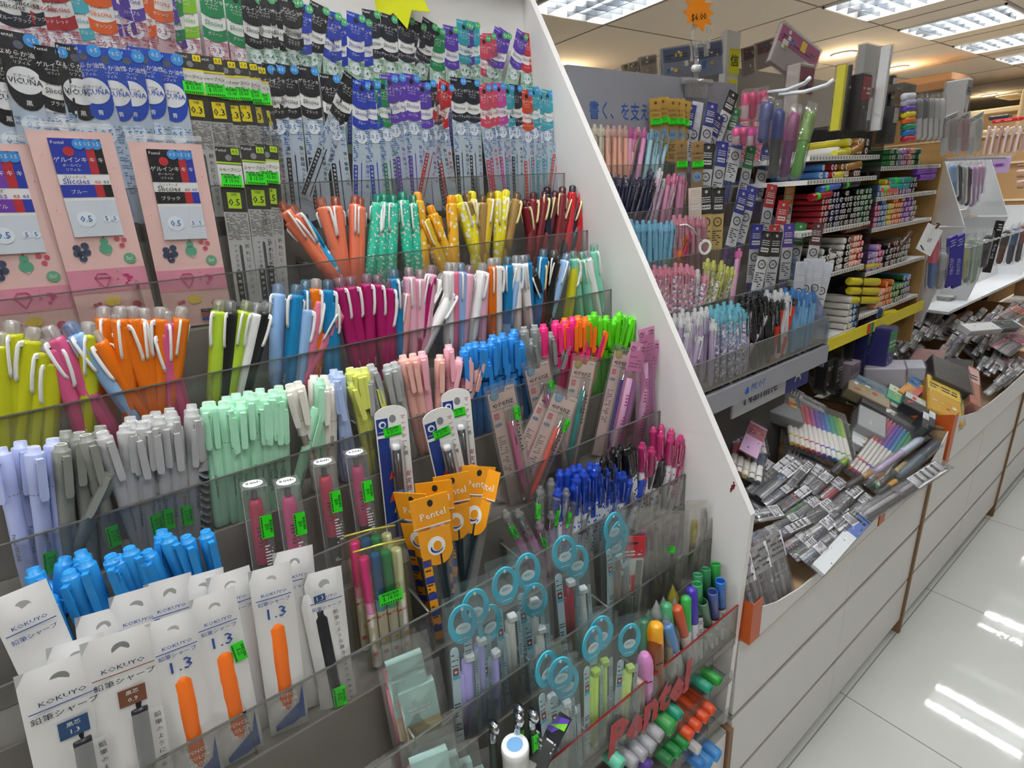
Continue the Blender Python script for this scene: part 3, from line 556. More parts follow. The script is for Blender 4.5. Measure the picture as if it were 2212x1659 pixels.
@cached
def mint_pouch(v=0):
    W, L = .052, .100; out = []; b = MB(); g = pl('bfe6dd', .45); 
    b.bbox(-W*.42, W*.36, -.005, .005, .004, L*.72, pl('e9dfae', .45), .002); b.box(-W*.42, W*.36, -.0054, .0054, L*.36, L*.78, g); b.box(-W*.42, W*.36, -.0052, -.005, L*.3, L*.36, pl('d8ca98'))
    b.lines(-.014, .010, L*.46, L*.56, 2, WH, -.0056, .7, 3); out.append(('mint_wrapper', b.mesh('mint_wrapper')))
    b = MB(); b.tube([(-W*.4, .002, .002), (-W*.4, .002, L*.7)], .0045, pl('e58a98', .35), 10); out.append(('pen', b.mesh('pen'), None, 'pink pen edge'))
    b = MB(); b.bag(W*1.15, L, .018, film(.04, 'ffffff', .9, .08, 1.4), 7+v, 0, 8, 12, .25, .001); out.append(('film_bag', b.mesh('film_bag'))); return out
# ---------------------------------------------------------------- ceiling lamps, room
def troffer(i, x, y):
    s = .30; mx = Matrix.Translation((x, y, CEIL)); out = []
    b = MB(); b.box(-s, s, -s, -s+.012, -.012, .10, WH); b.box(-s, s, s-.012, s, -.012, .10, WH); b.box(-s, -s+.012, -s, s, -.012, .10, WH); b.box(s-.012, s, -s, s, -.012, .10, WH); b.box(-s, s, -s, s, .09, .10, pl('5c6064', .35)); out.append(('housing', b.mesh('housing')))
    b = MB(); al = pl('a4a8ac', .3, 1)
    for j in range(1, 4): yy = -s+j*2*s/4; b.prism([(-s+.01, -.008), (s-.01, -.008), (s-.01, .036), (-s+.01, .036)], -.003+yy, .003+yy, al)
    for j in range(1, 7): xx = -s+j*2*s/7; M = Matrix.Rotation(pi/2, 4, 'Z'); b.prism([(-s+.01, -.006), (s-.01, -.006), (s-.01, .036), (-s+.01, .036)], -.002-xx, .002-xx, al, M)
    out.append(('louvre', b.mesh('louvre'), None, 'mirror finish grid of the lamp'))
    for j in range(3):
        b = MB(); yy = (j-1)*.2; b.tube([(-s+.03, yy, .068), (s-.03, yy, .068)], .012, glow('eef6ff', 2.5), 8); out.append(('fluorescent_tube', b.mesh('fluorescent_tube')))
    t = thing(out, 'ceiling_light', mx, '', '', 'ceiling light', 'recessed square ceiling lights', 'x')
    t['label'] = TRLAB[i] if i < len(TRLAB) else 'square louvred fluorescent ceiling light above the aisle'
    for j in range(3):
        ld = bpy.data.lights.new('lamp', 'AREA'); ld.shape = 'RECTANGLE'; ld.size = .52; ld.size_y = .022; ld.energy = LAMP/3; ld.color = (.97, .985, 1)
        lo = bpy.data.objects.new('lamp', ld); COL.objects.link(lo); lo.parent = t; lo.location = (0, (j-1)*.2, .053)
TRLAB = ['square louvred ceiling light nearest the tall white rack panel', 'square louvred ceiling light above the marker shelves', 'second louvred ceiling light along the right-hand row', 'third louvred ceiling light along the right-hand row', 'fourth louvred ceiling light, far along the row', 'louvred ceiling light cut off by the top edge of the photo', 'farthest louvred ceiling light of the row']
LAMP = 17.0
for i, (x, y) in enumerate(TROFF): troffer(i, x, y)
DLAB = ['warm round downlight by the top of the grey header board', 'warm round downlight above the tall clear set boxes', 'warm round downlight over the far shelves', 'warm round downlight at the far right']
for i, (u, v) in enumerate(((1212, 150), (1822, 118), (1938, 148), (2136, 206))):
    p_ = onz(u, v, CEIL-.01); out = []; b = MB(); b.lathe([(.085, 0), (.095, .004), (.095, .01), (.07, .01)], WH, 18); out.append(('trim_ring', b.mesh('trim_ring'))); b = MB(); b.lathe([(.07, .003), (0, .003)], glow('ffe0a8', 12), 18); out.append(('lamp_glass', b.mesh('lamp_glass')))
    t = thing(out, 'downlight', Matrix.Translation(p_-Vector((0, 0, .004))), '', '', 'ceiling light', 'warm downlights', DLAB[i])
    ld = bpy.data.lights.new('lamp', 'POINT'); ld.energy = 9; ld.color = (1, .76, .45); ld.shadow_soft_size = .06; lo = bpy.data.objects.new('lamp', ld); COL.objects.link(lo); lo.parent = t; lo.location = (0, 0, -.09)
# ceiling as a grid of tiles, left open where the troffers sit
b = MB(); ct = pl('d9cdbd', .9); gr = pl('8f8578', .8)
xs = sorted(set([-5.5, 2.6]+[v for x, y in TROFF for v in (x-.3, x+.3)])); ys = sorted(set([-2.6, 16]+[v for x, y in TROFF for v in (y-.3, y+.3)]))
for i in range(len(xs)-1):
    for j in range(len(ys)-1):
        cx_, cy_ = (xs[i]+xs[i+1])/2, (ys[j]+ys[j+1])/2
        if any(abs(cx_-x) < .3 and abs(cy_-y) < .3 for x, y in TROFF): continue
        b.box(xs[i], xs[i+1], ys[j], ys[j+1], CEIL, CEIL+.02, ct)
for x in (-5.0, -3.9, -2.68, -1.88, -1.26, -.1, .62): b.box(x-.004, x+.004, -2.6, 16, CEIL-.003, CEIL, gr)
for y in (1.6, 2.15, 2.8, 3.8, 4.68, 5.81, 6.94, 8.05, 9.2, 10.4): b.box(-5.5, 2.6, y-.004, y+.004, CEIL-.003, CEIL, gr)
struct('ceiling', b)
b = MB(); fm, nt, o = _new('floor_tile'); p = nt.nodes.new('ShaderNodeBsdfPrincipled'); br = nt.nodes.new('ShaderNodeTexBrick'); tc = nt.nodes.new('ShaderNodeTexCoord'); mp = nt.nodes.new('ShaderNodeMapping')
mp.inputs['Location'].default_value = (.37, -.06, 0); br.offset = 0; br.inputs['Scale'].default_value = 1; br.inputs['Brick Width'].default_value = .6; br.inputs['Row Height'].default_value = .6; br.inputs['Mortar Size'].default_value = .0016
nz = nt.nodes.new('ShaderNodeTexNoise'); nz.inputs['Scale'].default_value = 3; nz.inputs['Detail'].default_value = 6; rr = nt.nodes.new('ShaderNodeValToRGB'); rr.color_ramp.elements[0].color = lin('c9cbc4'); rr.color_ramp.elements[1].color = lin('dadbd6')
nt.links.new(tc.outputs['Object'], mp.inputs[0]); nt.links.new(mp.outputs[0], br.inputs[0]); nt.links.new(tc.outputs['Object'], nz.inputs[0]); nt.links.new(nz.outputs[0], rr.inputs[0]); nt.links.new(rr.outputs[0], br.inputs['Color1']); nt.links.new(rr.outputs[0], br.inputs['Color2']); br.inputs['Mortar'].default_value = lin('8f8e86')
nt.links.new(br.outputs[0], p.inputs['Base Color']); p.inputs['Roughness'].default_value = .045; p.inputs['Specular IOR Level'].default_value = .55; nt.links.new(p.outputs[0], o.inputs[0])
b.box(-5.5, 2.6, -2.6, 16, -.02, 0, fm); struct('floor', b)
wl = pl('d8d2c8', .8)
b = MB(); b.box(-5.55, -5.5, -2.6, 16, 0, CEIL, pl('c9a878', .8)); struct('wall_left', b)
b = MB(); b.box(2.6, 2.65, -2.6, 16, 0, CEIL, wl); struct('wall_right', b)
b = MB(); b.box(-5.5, 2.6, 16, 16.05, 0, CEIL, wl); struct('wall_back', b)
b = MB(); b.box(-5.5, 2.6, -2.65, -2.6, 0, CEIL, wl); struct('wall_front', b)
# ---------------------------------------------------------------- base cabinets
cab = pl('dcd9d5', .28, spec=.6); brown = pl('8a6a4a', .6)
CABL = {-1: 'white drawer cabinet under the tall pen rack', 0: 'white drawer cabinet nearest the orange box, beside the pen rack', 1: 'white drawer cabinet in the middle of the row', 2: 'third white drawer cabinet, toward the far end', 3: 'white drawer cabinet far down the aisle', 4: 'farthest white drawer cabinet of the row', -2: 'white drawer cabinet at the near end of the row'}
FACE = -.368
for i in range(-2, 8):
    y0 = .70+.9*i; w = .9; out = []; ht = .54 if i >= 0 else .345; DEP = .42
    b = MB(); b.box(-DEP, -.03, 0, w-.012, .035, ht, cab); b.box(-DEP, -.06, .02, w-.02, 0, .035, pl('4c4640', .8)); out.append(('body', b.mesh('body')))
    b = MB(); b.box(-DEP, .003, w-.012, w, 0, .655 if i >= 0 else .345, brown); out.append(('side_board', b.mesh('side_board'), None, 'brown edge board'))
    for z0, z1 in ((.05, .19), (.197, .362), (.369, .545)) if i >= 0 else ((.05, .19), (.197, .345)):
        for a, c in ((.002, w/2-.001), (w/2+.001, w-.014)):
            b = MB(); b.bbox(-.03, -.002, a, c, z0, z1-.006, cab, .0015); b.box(-.03, -.003, a, c, z1-.006, z1-.0005, pl('a8a49e', .5)); out.append(('drawer', b.mesh('drawer')))
    thing(out, 'drawer_cabinet', Matrix.Translation((FACE, y0, 0)), '', '', 'cabinet', 'white drawer cabinets', CABL.get(i, 'white drawer cabinet far down the aisle, behind the others'))
# ---------------------------------------------------------------- stepped rack
RY0 = -.62; gy = pl('7a766f', .3); wp = pl('efedea', .35)
out = []
b = MB(); T_, Bt = onx(0, 0, 0), 0
prof = [(-.855, .56), (-.855, 2.0), (-.875, 2.0), (-.85, 2.0)]
P = [(-.362, .30), (-.359, .805), (-.84, 1.622)]
b = MB(); pts = [(-.375, .36), (-.368, .56), (-.360, .80), (-.8475, 1.628), (-.87, 1.628), (-.87, .36)]
mxp = Matrix(((1, 0, 0, 0), (0, 1, 0, 0), (0, 0, 1, 0), (0, 0, 0, 1)))
b.prism(pts, PANY, PANY+.012, wp)
for dx_, dz_, s_ in ((0, 0, .003), (.002, .004, .002), (-.002, -.005, .0022), (.001, .008, .0014), (-.003, -.009, .0012)): C_ = ony(1583, 1052, PANY); b.disc(C_.x+dx_, C_.z+dz_, s_, PANY-.0003, pl('7a2a26', .6), 9, 1.3)
out.append(('side_panel', b.mesh('side_panel'), None, 'white sloping end panel'))
b = MB(); b.prism([(x, z) for x, z in pts], RY0-.012, RY0, wp); out.append(('side_panel', b.mesh('side_panel')))
b = MB(); b.box(-.852, -.845, RY0, PANY, .36, 1.628, wp); b.box(-.852, -.82, RY0, PANY+.012, 1.62, 1.632, wp); out.append(('back_panel', b.mesh('back_panel')))
for k in range(-2, 8):
    b = MB(); fl = lipz(k)-FLOORD; xb, xf = lipx(k-1), lipx(k)
    b.box(xb, xf, RY0, PANY, fl-.006, fl-.001, gy); b.box(xb-.003, xb+.001, RY0, PANY, fl, fl+.097 if k > -2 else fl+.03, gy); out.append(('tray', b.mesh('tray'), None, 'smoky grey stepped tray'))
    b = MB(); zb = fl-.006 if k < 7 else fl-.022; am = film(.035, 'd4d4d0', 0, .05, .6); b.box(xf-.0025, xf, RY0, PANY, zb, lipz(k), am); b.box(xf-.0026, xf+.0001, RY0, PANY, lipz(k)-.0012, lipz(k), pl('6c6c68', .2) if k < 7 else pl('9c2a2a', .4)); out.append(('front_lip', b.mesh('front_lip'), None, 'clear acrylic front lip'))
DIV = {0: [.36, .5], 1: [.02, .2, .33, .51], 2: [.16, .36, .55], 3: [.02, .2, .35, .5, .6], 4: [.06, .26, .46, .6], 5: [.0, .2, .34, .5], 6: [.14, .3, .44, .56], 7: [.2, .34, .46, .58]}
for k, l in DIV.items():
    for y in l:
        b = MB(); xb, xf = lipx(k-1), lipx(k); z0 = lipz(k)-FLOORD
        b.prism([(xb, z0), (xf-.003, z0), (xf-.003, lipz(k)-.001), (xb, lipz(k)+.008)], y, y+.002, film(.05, 'b9b9b4', 0, .05, .8)); b.box(xb, xf, y-.0001, y+.0021, lipz(k)-.0008, lipz(k), pl('8b8b87', .2)) ; out.append(('divider', b.mesh('divider'), None, 'clear acrylic divider'))
# lower marker compartments below the front lip
b = MB(); z7 = lipz(7)-FLOORD-.006
for z in (.47, .385): b.box(-.60, -.366, RY0, PANY, z, z+.003, film(.12, 'c9c9c4', 0, .05, .8)); b.box(-.369, -.366, RY0, PANY, z, z+.022, film(.08, 'c9c9c4', 0, .05, .8))
for y in (.18, .30, .42, .53, .62): b.box(-.60, -.368, y, y+.002, .385, z7, film(.08, 'c9c9c4', 0, .05, .8))
b.box(-.60, -.597, RY0, PANY, .36, z7, gy); out.append(('marker_shelf', b.mesh('marker_shelf'), None, 'clear compartments for lying markers'))
# red lettering on the front lip
b = MB(); A_, B_ = onx(*px('S4', 855, 1625), lipx(7)+.001), onx(*px('S4', 1435, 925), lipx(7)+.001)
wd, hh = B_.y-A_.y, B_.z-A_.z; M = Matrix.Translation((lipx(7)+.0012, (A_.y+B_.y)/2, (A_.z+B_.z)/2)) @ Matrix.Rotation(pi/2, 4, 'Z')
b.text('Pentel ', abs(hh)/.74, wd*.035, -.004, pl('b8323a', .45), 0, mx=M, sx=wd/(abs(hh)/.74*2.75), skew=.12)
b.box(A_.y, B_.y, 0, 0, 0, 0, WH) if False else None
out.append(('red_lettering', b.mesh('red_lettering'), None, 'red brand lettering on the clear front lip'))
thing(out, 'pen_display_rack', Matrix.Identity(4), '', '', 'display rack', None, 'tall white stepped pen rack with clear acrylic trays, filling the left of the photo')
# ---------------------------------------------------------------- tray contents
def grp(reg, k, tplf, L, name, look, cat, group, data, tw=None, **kw):
    """data: 'x,y[,s[,roll]] ...' in the coordinates of region reg"""
    for it in data.split():
        a = it.split(','); u, v = px(reg, float(a[0]), float(a[1])); s = float(a[2]) if len(a) > 2 and a[2] != '' else None
        r = float(a[3]) if len(a) > 3 else (random.uniform(-.9, .9) if tw is None else random.uniform(-tw, tw))
        tpl = tplf() if callable(tplf) else tplf
        put(tpl, L, k, u, v, s, name, look, TIER[k], cat, group, roll=r, **kw)
CN = {'14161d': ('black', 'ブラック'), '1d2233': ('navy', 'ブルーブラック'), '1f3fb4': ('blue', 'ブルー'), '5d3bb0': ('purple', 'パープル'), 'c8202c': ('red', 'レッド'), 'd7451f': ('vermilion', 'オレンジレッド'),
      'cf4aa6': ('magenta', 'ピンク'), 'd84a68': ('rose', 'ピンク'), '25a5b8': ('turquoise', 'ミントブルー'), '128a52': ('green', 'グリーン'), '8acb1e': ('lime', 'ライムグリーン'), 'e8641b': ('orange', 'オレンジ'), '4fb6c6': ('pale teal', 'ミルクブルー'), 'b8242f': ('crimson', 'レッド')}
def packs(reg, k, size, spec):
    for c, data in spec:
        n, kana = CN[c]
        grp(reg, k, lambda: refill_pack(c, kana, size), .187, 'refill_pack', f'{n} pen refill packet marked {size}', 'pen refill', f'pen refill packets {TIER[k]}', data, tw=.08, lean=.15, face=.08)
packs('R1', -1, '0.3', [('1d2233', '20,-320,.2 130,-330,.2'), ('b8242f', '240,-300,.25 330,-290,.3'), ('4fb6c6', '500,-200,.22'), ('e8641b', '670,-240,.24 1030,-190,.1 1160,-300,.1'), ('5d3bb0', '800,-220,.28 900,-330,.2 1180,-90,.3'), ('8acb1e', '1350,-170,.12'), ('128a52', '1560,-130,.12 1745,-80,.12 1250,-150,.1')])
packs('R1', -1, '0.4', [('14161d', '1960,-60,.12 2150,-30,.12 1870,-60,.1')])
packs('R2', -1, '0.4', [('14161d', '105,-40,.04 315,20,-.14 0,-30,.1'), ('1f3fb4', '400,70,.02 440,110,.05 580,85,0 630,120,.05 180,10,0'), ('1d2233', '690,60,.1 825,95,.04 955,110,.02 1050,150,-.05 1140,145,-.2'), ('128a52', '1190,190,0'), ('5d3bb0', '1285,180,.05 1400,155,.05 1700,220,-.25 1670,215,-.25 1830,230,-.22'), ('25a5b8', '1385,140,.02 1450,148,.03'), ('d84a68', '1570,235,.15 1530,250,.1'), ('c8202c', '1860,235,.0'), ('d7451f', '1930,222,-.04')])
packs('R2', 0, '0.5', [('14161d', '60,468,.1 -40,465,.1 215,480,.11 380,540,.12 565,558,-.36'), ('1f3fb4', '625,590,.0 690,585,.08'), ('128a52', '775,575,.1'), ('5d3bb0', '820,545,.13 880,535,.09 990,540,.06 1070,600,.1'), ('1d2233', '1110,585,.18 1340,565,.06 1445,578,.05 1770,620,.03'), ('c8202c', '1180,610,.12 1265,600,-.2 '), ('d84a68', '1530,620,.12 1580,610,.08'), ('cf4aa6', '1640,605,.1'), ('25a5b8', '1710,620,.05 1900,635,.05 2010,660,0 1970,670,0'), ('d7451f', '2160,665,-.14 1850,660,.05')])
packs('R1', 0, '0.5', [('14161d', '360,325,.2 1790,560,.48 1960,465,.12')])
grp('R1', 0, lambda: vicuna_pack('17181c', '黒'), .187, 'refill_pack', 'black pen refill packet with white oval', 'pen refill', 'pen refill packets in the second row', '110,215,.2 540,320,.16 -40,330,.2', tw=.1, lean=.15)
grp('R1', 0, lambda: vicuna_pack('1f4fc0', '青'), .187, 'refill_pack', 'blue pen refill packet with white oval', 'pen refill', 'pen refill packets in the second row', '585,310,.32 750,335,.3 930,350,.16 1060,338,.17 1230,375,.16', tw=.1, lean=.15)
grp('R1', 0, lambda: lead_pack('0.3'), .187, 'lead_packet', 'grey pencil lead packet with yellow 0.3 square', 'pencil lead', 'pencil lead packets in the second row', '1400,378,.16 1560,402,.18 1665,430,.18 1755,435,.18 1830,450,.2 1895,478,.2', tw=.05, lean=.15, face=.15)
grp('R1', 1, lambda: lead_pack('0.5'), .187, 'lead_packet', 'grey pencil lead packet with lime 0.5 square', 'pencil lead', 'pencil lead packets in the third row', '1690,1080,.14 1880,1070,.12 1985,1062,.08', tw=.05, lean=.15, face=.15)
for j, (u, v, s, c) in enumerate(((-38, 300, .3, ('7a3fb0', 'パープル', 'c5303a', '2a3fb0')), (148, 276, .27, ('2a3fb0', 'ブルー', 'c5303a', '1b1b1f')), (356, 302, .2, ('1b1b1f', 'ブラック', 'c5303a', '2a3fb0')))):
    put(pink_set(*c), .200, 1, u, v, s, 'refill_set', 'pink fruit-patterned refill set with '+('purple', 'blue', 'black')[j]+' packet in front', TIER[1], 'refill set', 'pink refill sets in the third row', face=.7, lean=.12)
MP = lambda c, **k: (lambda: multi_pen(c, **k))
def pens(reg, k, spec, what='multicolour pen'):
    for c, n, kw, data in spec: grp(reg, k, MP(c, **kw), .143, 'multicolour_pen', f'{n} {what}', 'pen', f'multicolour pens {TIER[k]}', data)
GL = dict(crown='eccfc4')
pens('R4', 1, [('f0805e', 'coral with white clips', dict(crown='e58a68'), '70,110,.7 90,178,.85 140,130,.6 330,80,.3 430,74,.12 560,66,0 590,82,-.02'),
 ('2fa8dc', 'sky blue balloon-patterned', dict(crown='2fa8dc', clip='2fa8dc', pat=pattern('spots', '2fa8dc', 'e8eef0', None, 130), sol=True), '165,178,.72'),
 ('2fc3a0', 'mint green flower-patterned', dict(crown='3cc7a6', pat=pattern('spots', '2fc3a0', 'e6dccf', None, 230)), '710,62,-.1 760,98,-.06 805,62,-.03 865,42,.08 935,62,.06 745,55,-.05'),
 ('f2b82a', 'golden orange patterned', dict(crown='f7a51c', clip='f7a51c', pat=pattern('spots', 'f2b82a', 'f6ead0', None, 150), sol=True), '935,182,.5 1040,132,.35 1180,66,.05 960,45,.1'),
 ('d9b52a', 'gold glitter', dict(crown='d9b52a', clip='ffffff', pat=pattern('speckle', 'd9b52a', 'e8cc5a', None, 400)), '985,170,.4 1440,42,-.12'),
 ('f0e02a', 'yellow white-patterned', dict(crown='f0e02a', clip='f6f3d8', pat=pattern('spots', 'f0e02a', 'f4f4ec', None, 130), sol=True), '1215,62,.3 1312,40,.05 1480,40,0 1535,32,-.12'),
 ('a8854a', 'brown with cream clips', dict(crown='a8854a', clip='efe2a8'), '1275,52,.3 1385,66,-.05 1608,50,-.2'),
 ('7a1c28', 'maroon with cream clips', dict(crown='7a1c28', clip='efe2a8'), '1650,92,.18 1712,46,-.06 1790,36,-.15 1852,40,-.2 1960,60,-.3 1900,12,-.1'),
 ('1d2038', 'navy with cream clips', dict(crown='1d2038', clip='efe2a8'), '2010,62,-.28 2065,72,-.35 1800,12,0'),
 ('c8202c', 'red with black top', dict(crown='222226', clip='c8202c', sol=True), '1965,4,-.1 2025,6,-.1')])
pens('R3', 2, [('c9cc1c', 'yellow-green with white clips', GL, '85,870,.08 5,955,.05 255,922,-.12 345,1010,-.1 400,1090,-.05 660,880,0'),
 ('dd5f8e', 'pink with white clips', GL, '350,915,.62 365,985,.36 1240,800,.05 1180,880,.28'),
 ('9cc4f2', 'pale blue with white clips', dict(crown='a9c8ee'), '505,885,.72'),
 ('f0780f', 'bright orange with white clips', GL, '775,765,.04 895,765,.1 675,950,.66 870,815,.42 985,765,.2 1070,778,.1 1360,768,-.12 1200,770,.0'),
 ('b9d63c', 'lime with white clips', dict(crown='cfd6b8'), '1640,718,-.05 1845,722,-.18'), ('1a1a1c', 'black with white clips', dict(crown='c9c9c9'), '1722,722,-.06 2000,732,-.26'), ('f4f4f2', 'white with white clips', dict(crown='dcdcdc'), '1925,740,-.2')])
pens('R4', 2, [('9cc4f2', 'pale blue with white clips', dict(crown='b9cfe8'), '65,636,-.03 255,735,-.1 1240,500,0 1628,480,-.2 1930,440,-.28'),
 ('1688c4', 'bright blue with white clips', dict(crown='8fb6cc'), '185,640,-.08 240,610,0 385,610,0 400,690,.06 805,540,.08 1545,462,0 1665,448,.05 1778,412,-.1'),
 ('f0780f', 'bright orange with white clips', GL, '307,602,0 1440,470,0'),
 ('f0809e', 'pink with white clips', GL, '335,682,-.15 490,772,-.55 1195,500,0'),
 ('b01668', 'magenta with white clips', dict(crown='c9a8b8'), '450,596,.2 525,590,.15 632,572,.05 700,578,.08 800,658,-.1 790,604,0 1062,530,-.18'),
 ('f4b8cc', 'pale pink with white clips', dict(crown='d8c2c8'), '905,530,.05 980,545,.0 1055,515,-.1 1300,516,-.1 1395,510,-.05'),
 ('eeacb0', 'rose pink with white clips', dict(crown='e0b8b4'), '912,640,-.12'),
 ('fdfdfb', 'white with white clips', dict(crown='dfe0e2'), '1130,572,-.45 1208,645,-.5 1165,498,0 1385,500,-.15 1475,466,0 1600,452,0 1640,452,.1 2045,428,.2'),
 ('1a1a1c', 'black with white clips', dict(crown='8a8a8a'), '1690,532,.38 1868,450,-.25 1845,418,-.1'),
 ('6a1a22', 'maroon with cream clips', dict(crown='6a1a22', clip='efe2a8'), '1775,460,-.05'),
 ('d3cf2c', 'yellow-green with white clips', dict(crown='d6cc8a'), '1988,452,-.14'),
 ('8fe0c4', 'mint with white clips', dict(crown='b8e0d4'), '1965,425,.1 2020,430,.12 2100,378,.1')])
HL = lambda c, **k: (lambda: highlighter(c, **k))
def hls(reg, k, spec):
    for c, n, kw, data in spec: grp(reg, k, HL(c, **kw), .137, 'highlighter', f'{n} capped highlighter', 'highlighter', f'capped highlighters {TIER[k]}', data, tw=.6)
hls('R5', 3, [('b9c3ee', 'lavender', dict(stk=.2), '250,365,.12'), ('b9c3ee', 'lavender', {}, '0,372,.22 150,322,.1 392,302,.1 480,620,.1' if False else '0,372,.22 150,322,.1 392,302,.1'),
 ('8a8c84', 'dark grey', {}, '455,345,.08 490,245,.06 590,255,.1 750,208,.05'), ('8a8c84', 'dark grey', dict(stk=.25), '640,275,.25 860,512,-.48'),
 ('b4b4b4', 'light grey', {}, '760,252,.33 930,205,.14 970,140,.1 985,172,.1 1060,175,.1 1100,132,.1 1160,102,.1 1190,142,.1 1270,148,.1 1265,76,.08 1280,102,.08 1430,46,.03 1435,90,.03 1440,120,.03'),
 ('b4b4b4', 'light grey', dict(stk=.28), '1005,238,.22 1180,190,.12 1300,180,.13'), ('b4b4b4', 'grey black chevron', dict(pat=pattern('zigzag', '202024', 'b8bcc0', '6d7076', 120)), '1485,152,.05'),
 ('b4efcb', 'mint green', {}, '1570,30,.12 1665,25,.1 1710,70,.12 1800,32,.06 1905,15,.06 2000,12,.05 2085,15,.04 1690,-11,.08 1760,-36,.08 1850,-51,.06 1885,-36,.06 1940,-71,.05 1970,-31,.05 2040,-61,.05 2080,-91,.04 2100,-41,.04 1545,30,.1')])
hls('S1', 3, [('b4efcb', 'mint green', {}, '75,188,.05 30,218,.04 80,228,.04 0,262,.04 82,290,.03 378,315,-.27 385,130,0'),
 ('ece8dc', 'cream', {}, '215,155,.22 340,105,.02 415,108,0 430,158,.02'), ('ece8dc', 'cream striped', dict(bars=True), '155,175,.3 470,172,0'),
 ('b0c4ee', 'pale blue', {}, '485,62,.1 525,80,.08 505,138,.2'), ('e3ea72', 'pale yellow', {}, '605,52,.22 660,58,.15 712,48,.12 612,150,.36 790,145,.28'),
 ('b0b2b2', 'light grey', {}, '758,28,.25 772,85,.25 735,108,.1 882,28,.22 935,10,.2')])
hls('R4', 3, [('f6bdb0', 'peach pink', {}, '865,1100,.2 930,1090,.16 1105,1097,0 1285,1095,-.05 1365,1102,-.25'), ('f5b4c0', 'baby pink', {}, '988,1076,.12 1162,1030,.05 1235,1110,-.2 1290,1080,-.1')])
hls('S3', 3, [('2a8ee0', 'bright blue', dict(neon=True), '150,150,.03 225,136,.03 310,106,.03 80,203,.05 20,203,.05 140,190,.03 215,192,.0 310,200,.0 362,190,.1 107,322,.1 242,312,-.12 290,148,.03 195,165,.03 -30,215,.05 -60,240,.05'),
 ('8c9190', 'mid grey', {}, '385,92,.1 465,78,.05 510,138,.02 578,132,.08 430,182,.2 706,178,-.32'),
 ('ff2f86', 'neon pink', dict(neon=True), '530,70,.05 622,42,.05 690,46,.0 745,15,0 690,62,-.05 828,152,-.32 890,102,-.15 952,108,-.25'),
 ('ff7a14', 'neon orange', dict(neon=True), '690,22,.0 790,5,0 842,15,0 800,45,0 835,30,0 908,50,-.08 1000,95,-.3 770,35,0'),
 ('5ed816', 'neon green', dict(neon=True), '870,5,0 945,12,0 1000,6,-.05 1062,32,-.1 1126,38,-.25 1182,38,-.28 1140,2,-.1 1205,-5,-.15 1072,8,-.1 1230,-35,-.1 910,-20,0 1100,-25,-.1')])
# sixth row
hls('R5', 4, [('2a94dc', 'blue', dict(neon=True), '245,1268,.35 485,1185,-.1 600,1138,.3 632,1202,.4 510,1290,.4 340,1462,.4 822,1172,.4 866,1182,.5 842,1268,.6 962,1112,.3 1000,1158,.3 1092,1138,.5 1207,982,.1 1242,1022,.4 1386,1028,.3 1532,988,.25 285,1400,3.2')])
for (u, v, c, n) in ((546, 1045, 'c41f4e', 'crimson'), (618, 1040, 'e24b8c', 'pink'), (697, 997, 'd81f50', 'red'), (766, 977, 'd83f7c', 'rose')):
    put(boxed_pen(c, n), .150, 4, u, v, .14, 'boxed_pen', n+' pen upright in a clear box', TIER[4], 'boxed pen', 'boxed pens in the sixth row', face=.55, lean=.1)
for x, y, s in ((905, 320, .1), (1250, 345, .22), (1390, 195, .1)): put(mark_card(0), .185, 4, *px('S1', x, y), s, 'pencil_card', 'white and navy blister card with dark mechanical pencil', TIER[4], 'mechanical pencil', 'pencil blister cards in the sixth row', face=.35, lean=.2)
for x, y, s, c, n, d in ((200, 505, .2, 'f07ab0', 'pink', '7fb0d0'), (470, 330, .2, 'f07ab0', 'rose', '7fb0d0'), (640, 535, -.45, 'ee5f9a', 'hot pink', '7fb0d0'), (850, 300, -.2, '16a8a0', 'teal', 'b8a24a'), (1150, 232, -.22, '35208c', 'violet', 'c8b85a'), (720, 560, -.4, 'e0503a', 'orange', '7fb0d0')):
    put(orenz(c, n, d, n != 'teal'), .185, 4, *px('S3', x, y), s, 'pencil_card', f'pink blister card holding a {n} mechanical pencil', TIER[4], 'mechanical pencil', 'pencil blister cards in the sixth row', face=.35, lean=.2)
@cached
def pink_pack(v=0):
    W, L = .032, .205; out = []; b = MB(); p_ = pl('e79ac4', .4); b.box(-W/2, W/2, -.0005, .0005, L*.78, L, p_); b.disc(0, L*.955, .0034, -.0009, WH, 12); b.ring(-W*.33, L*.95, .0042, .0034, -.0009, -.0006, pl('5a2a48'), 12); b.lines(-W*.4, W*.4, L*.8, L*.9, 4, pl('7a2a5c'), -.0008, .7, 3); b.lines(W*.2, W*.45, L*.93, L*.98, 2, pl('5a2a48'), -.0008, .8, 3); out.append(('header_card', b.mesh('header_card')))
    b = MB(); b.tube([(-.004, 0, .004), (-.004, 0, L*.72)], .005, pl('efe3ee', .4), 10); b.tube([(.006, 0, .004), (.006, 0, L*.7)], .0042, pl('7d3f9a', .4), 10); b.lines(-.008, -.001, .03, L*.6, 18, pl('b02a78'), -.0056, .7, 5); out.append(('pen', b.mesh('pen'), None, 'patterned pen'))
    b = MB(); b.bag(W, L*.98, .012, film(.22, 'eaa6cf', .6, .1, 1), 6, 0, 6, 12, .1); out.append(('film_bag', b.mesh('film_bag'), None, 'pink-tinted film')); return out
for x, y, s in ((1300, 95, .02), (1345, 190, -.12), (1250, 210, -.22)): put(pink_pack(), .205, 4, *px('S3', x, y), s, 'pen_packet', 'pink header pen packet by the end panel', TIER[4], 'pen packet', 'pink pen packets', face=.2)
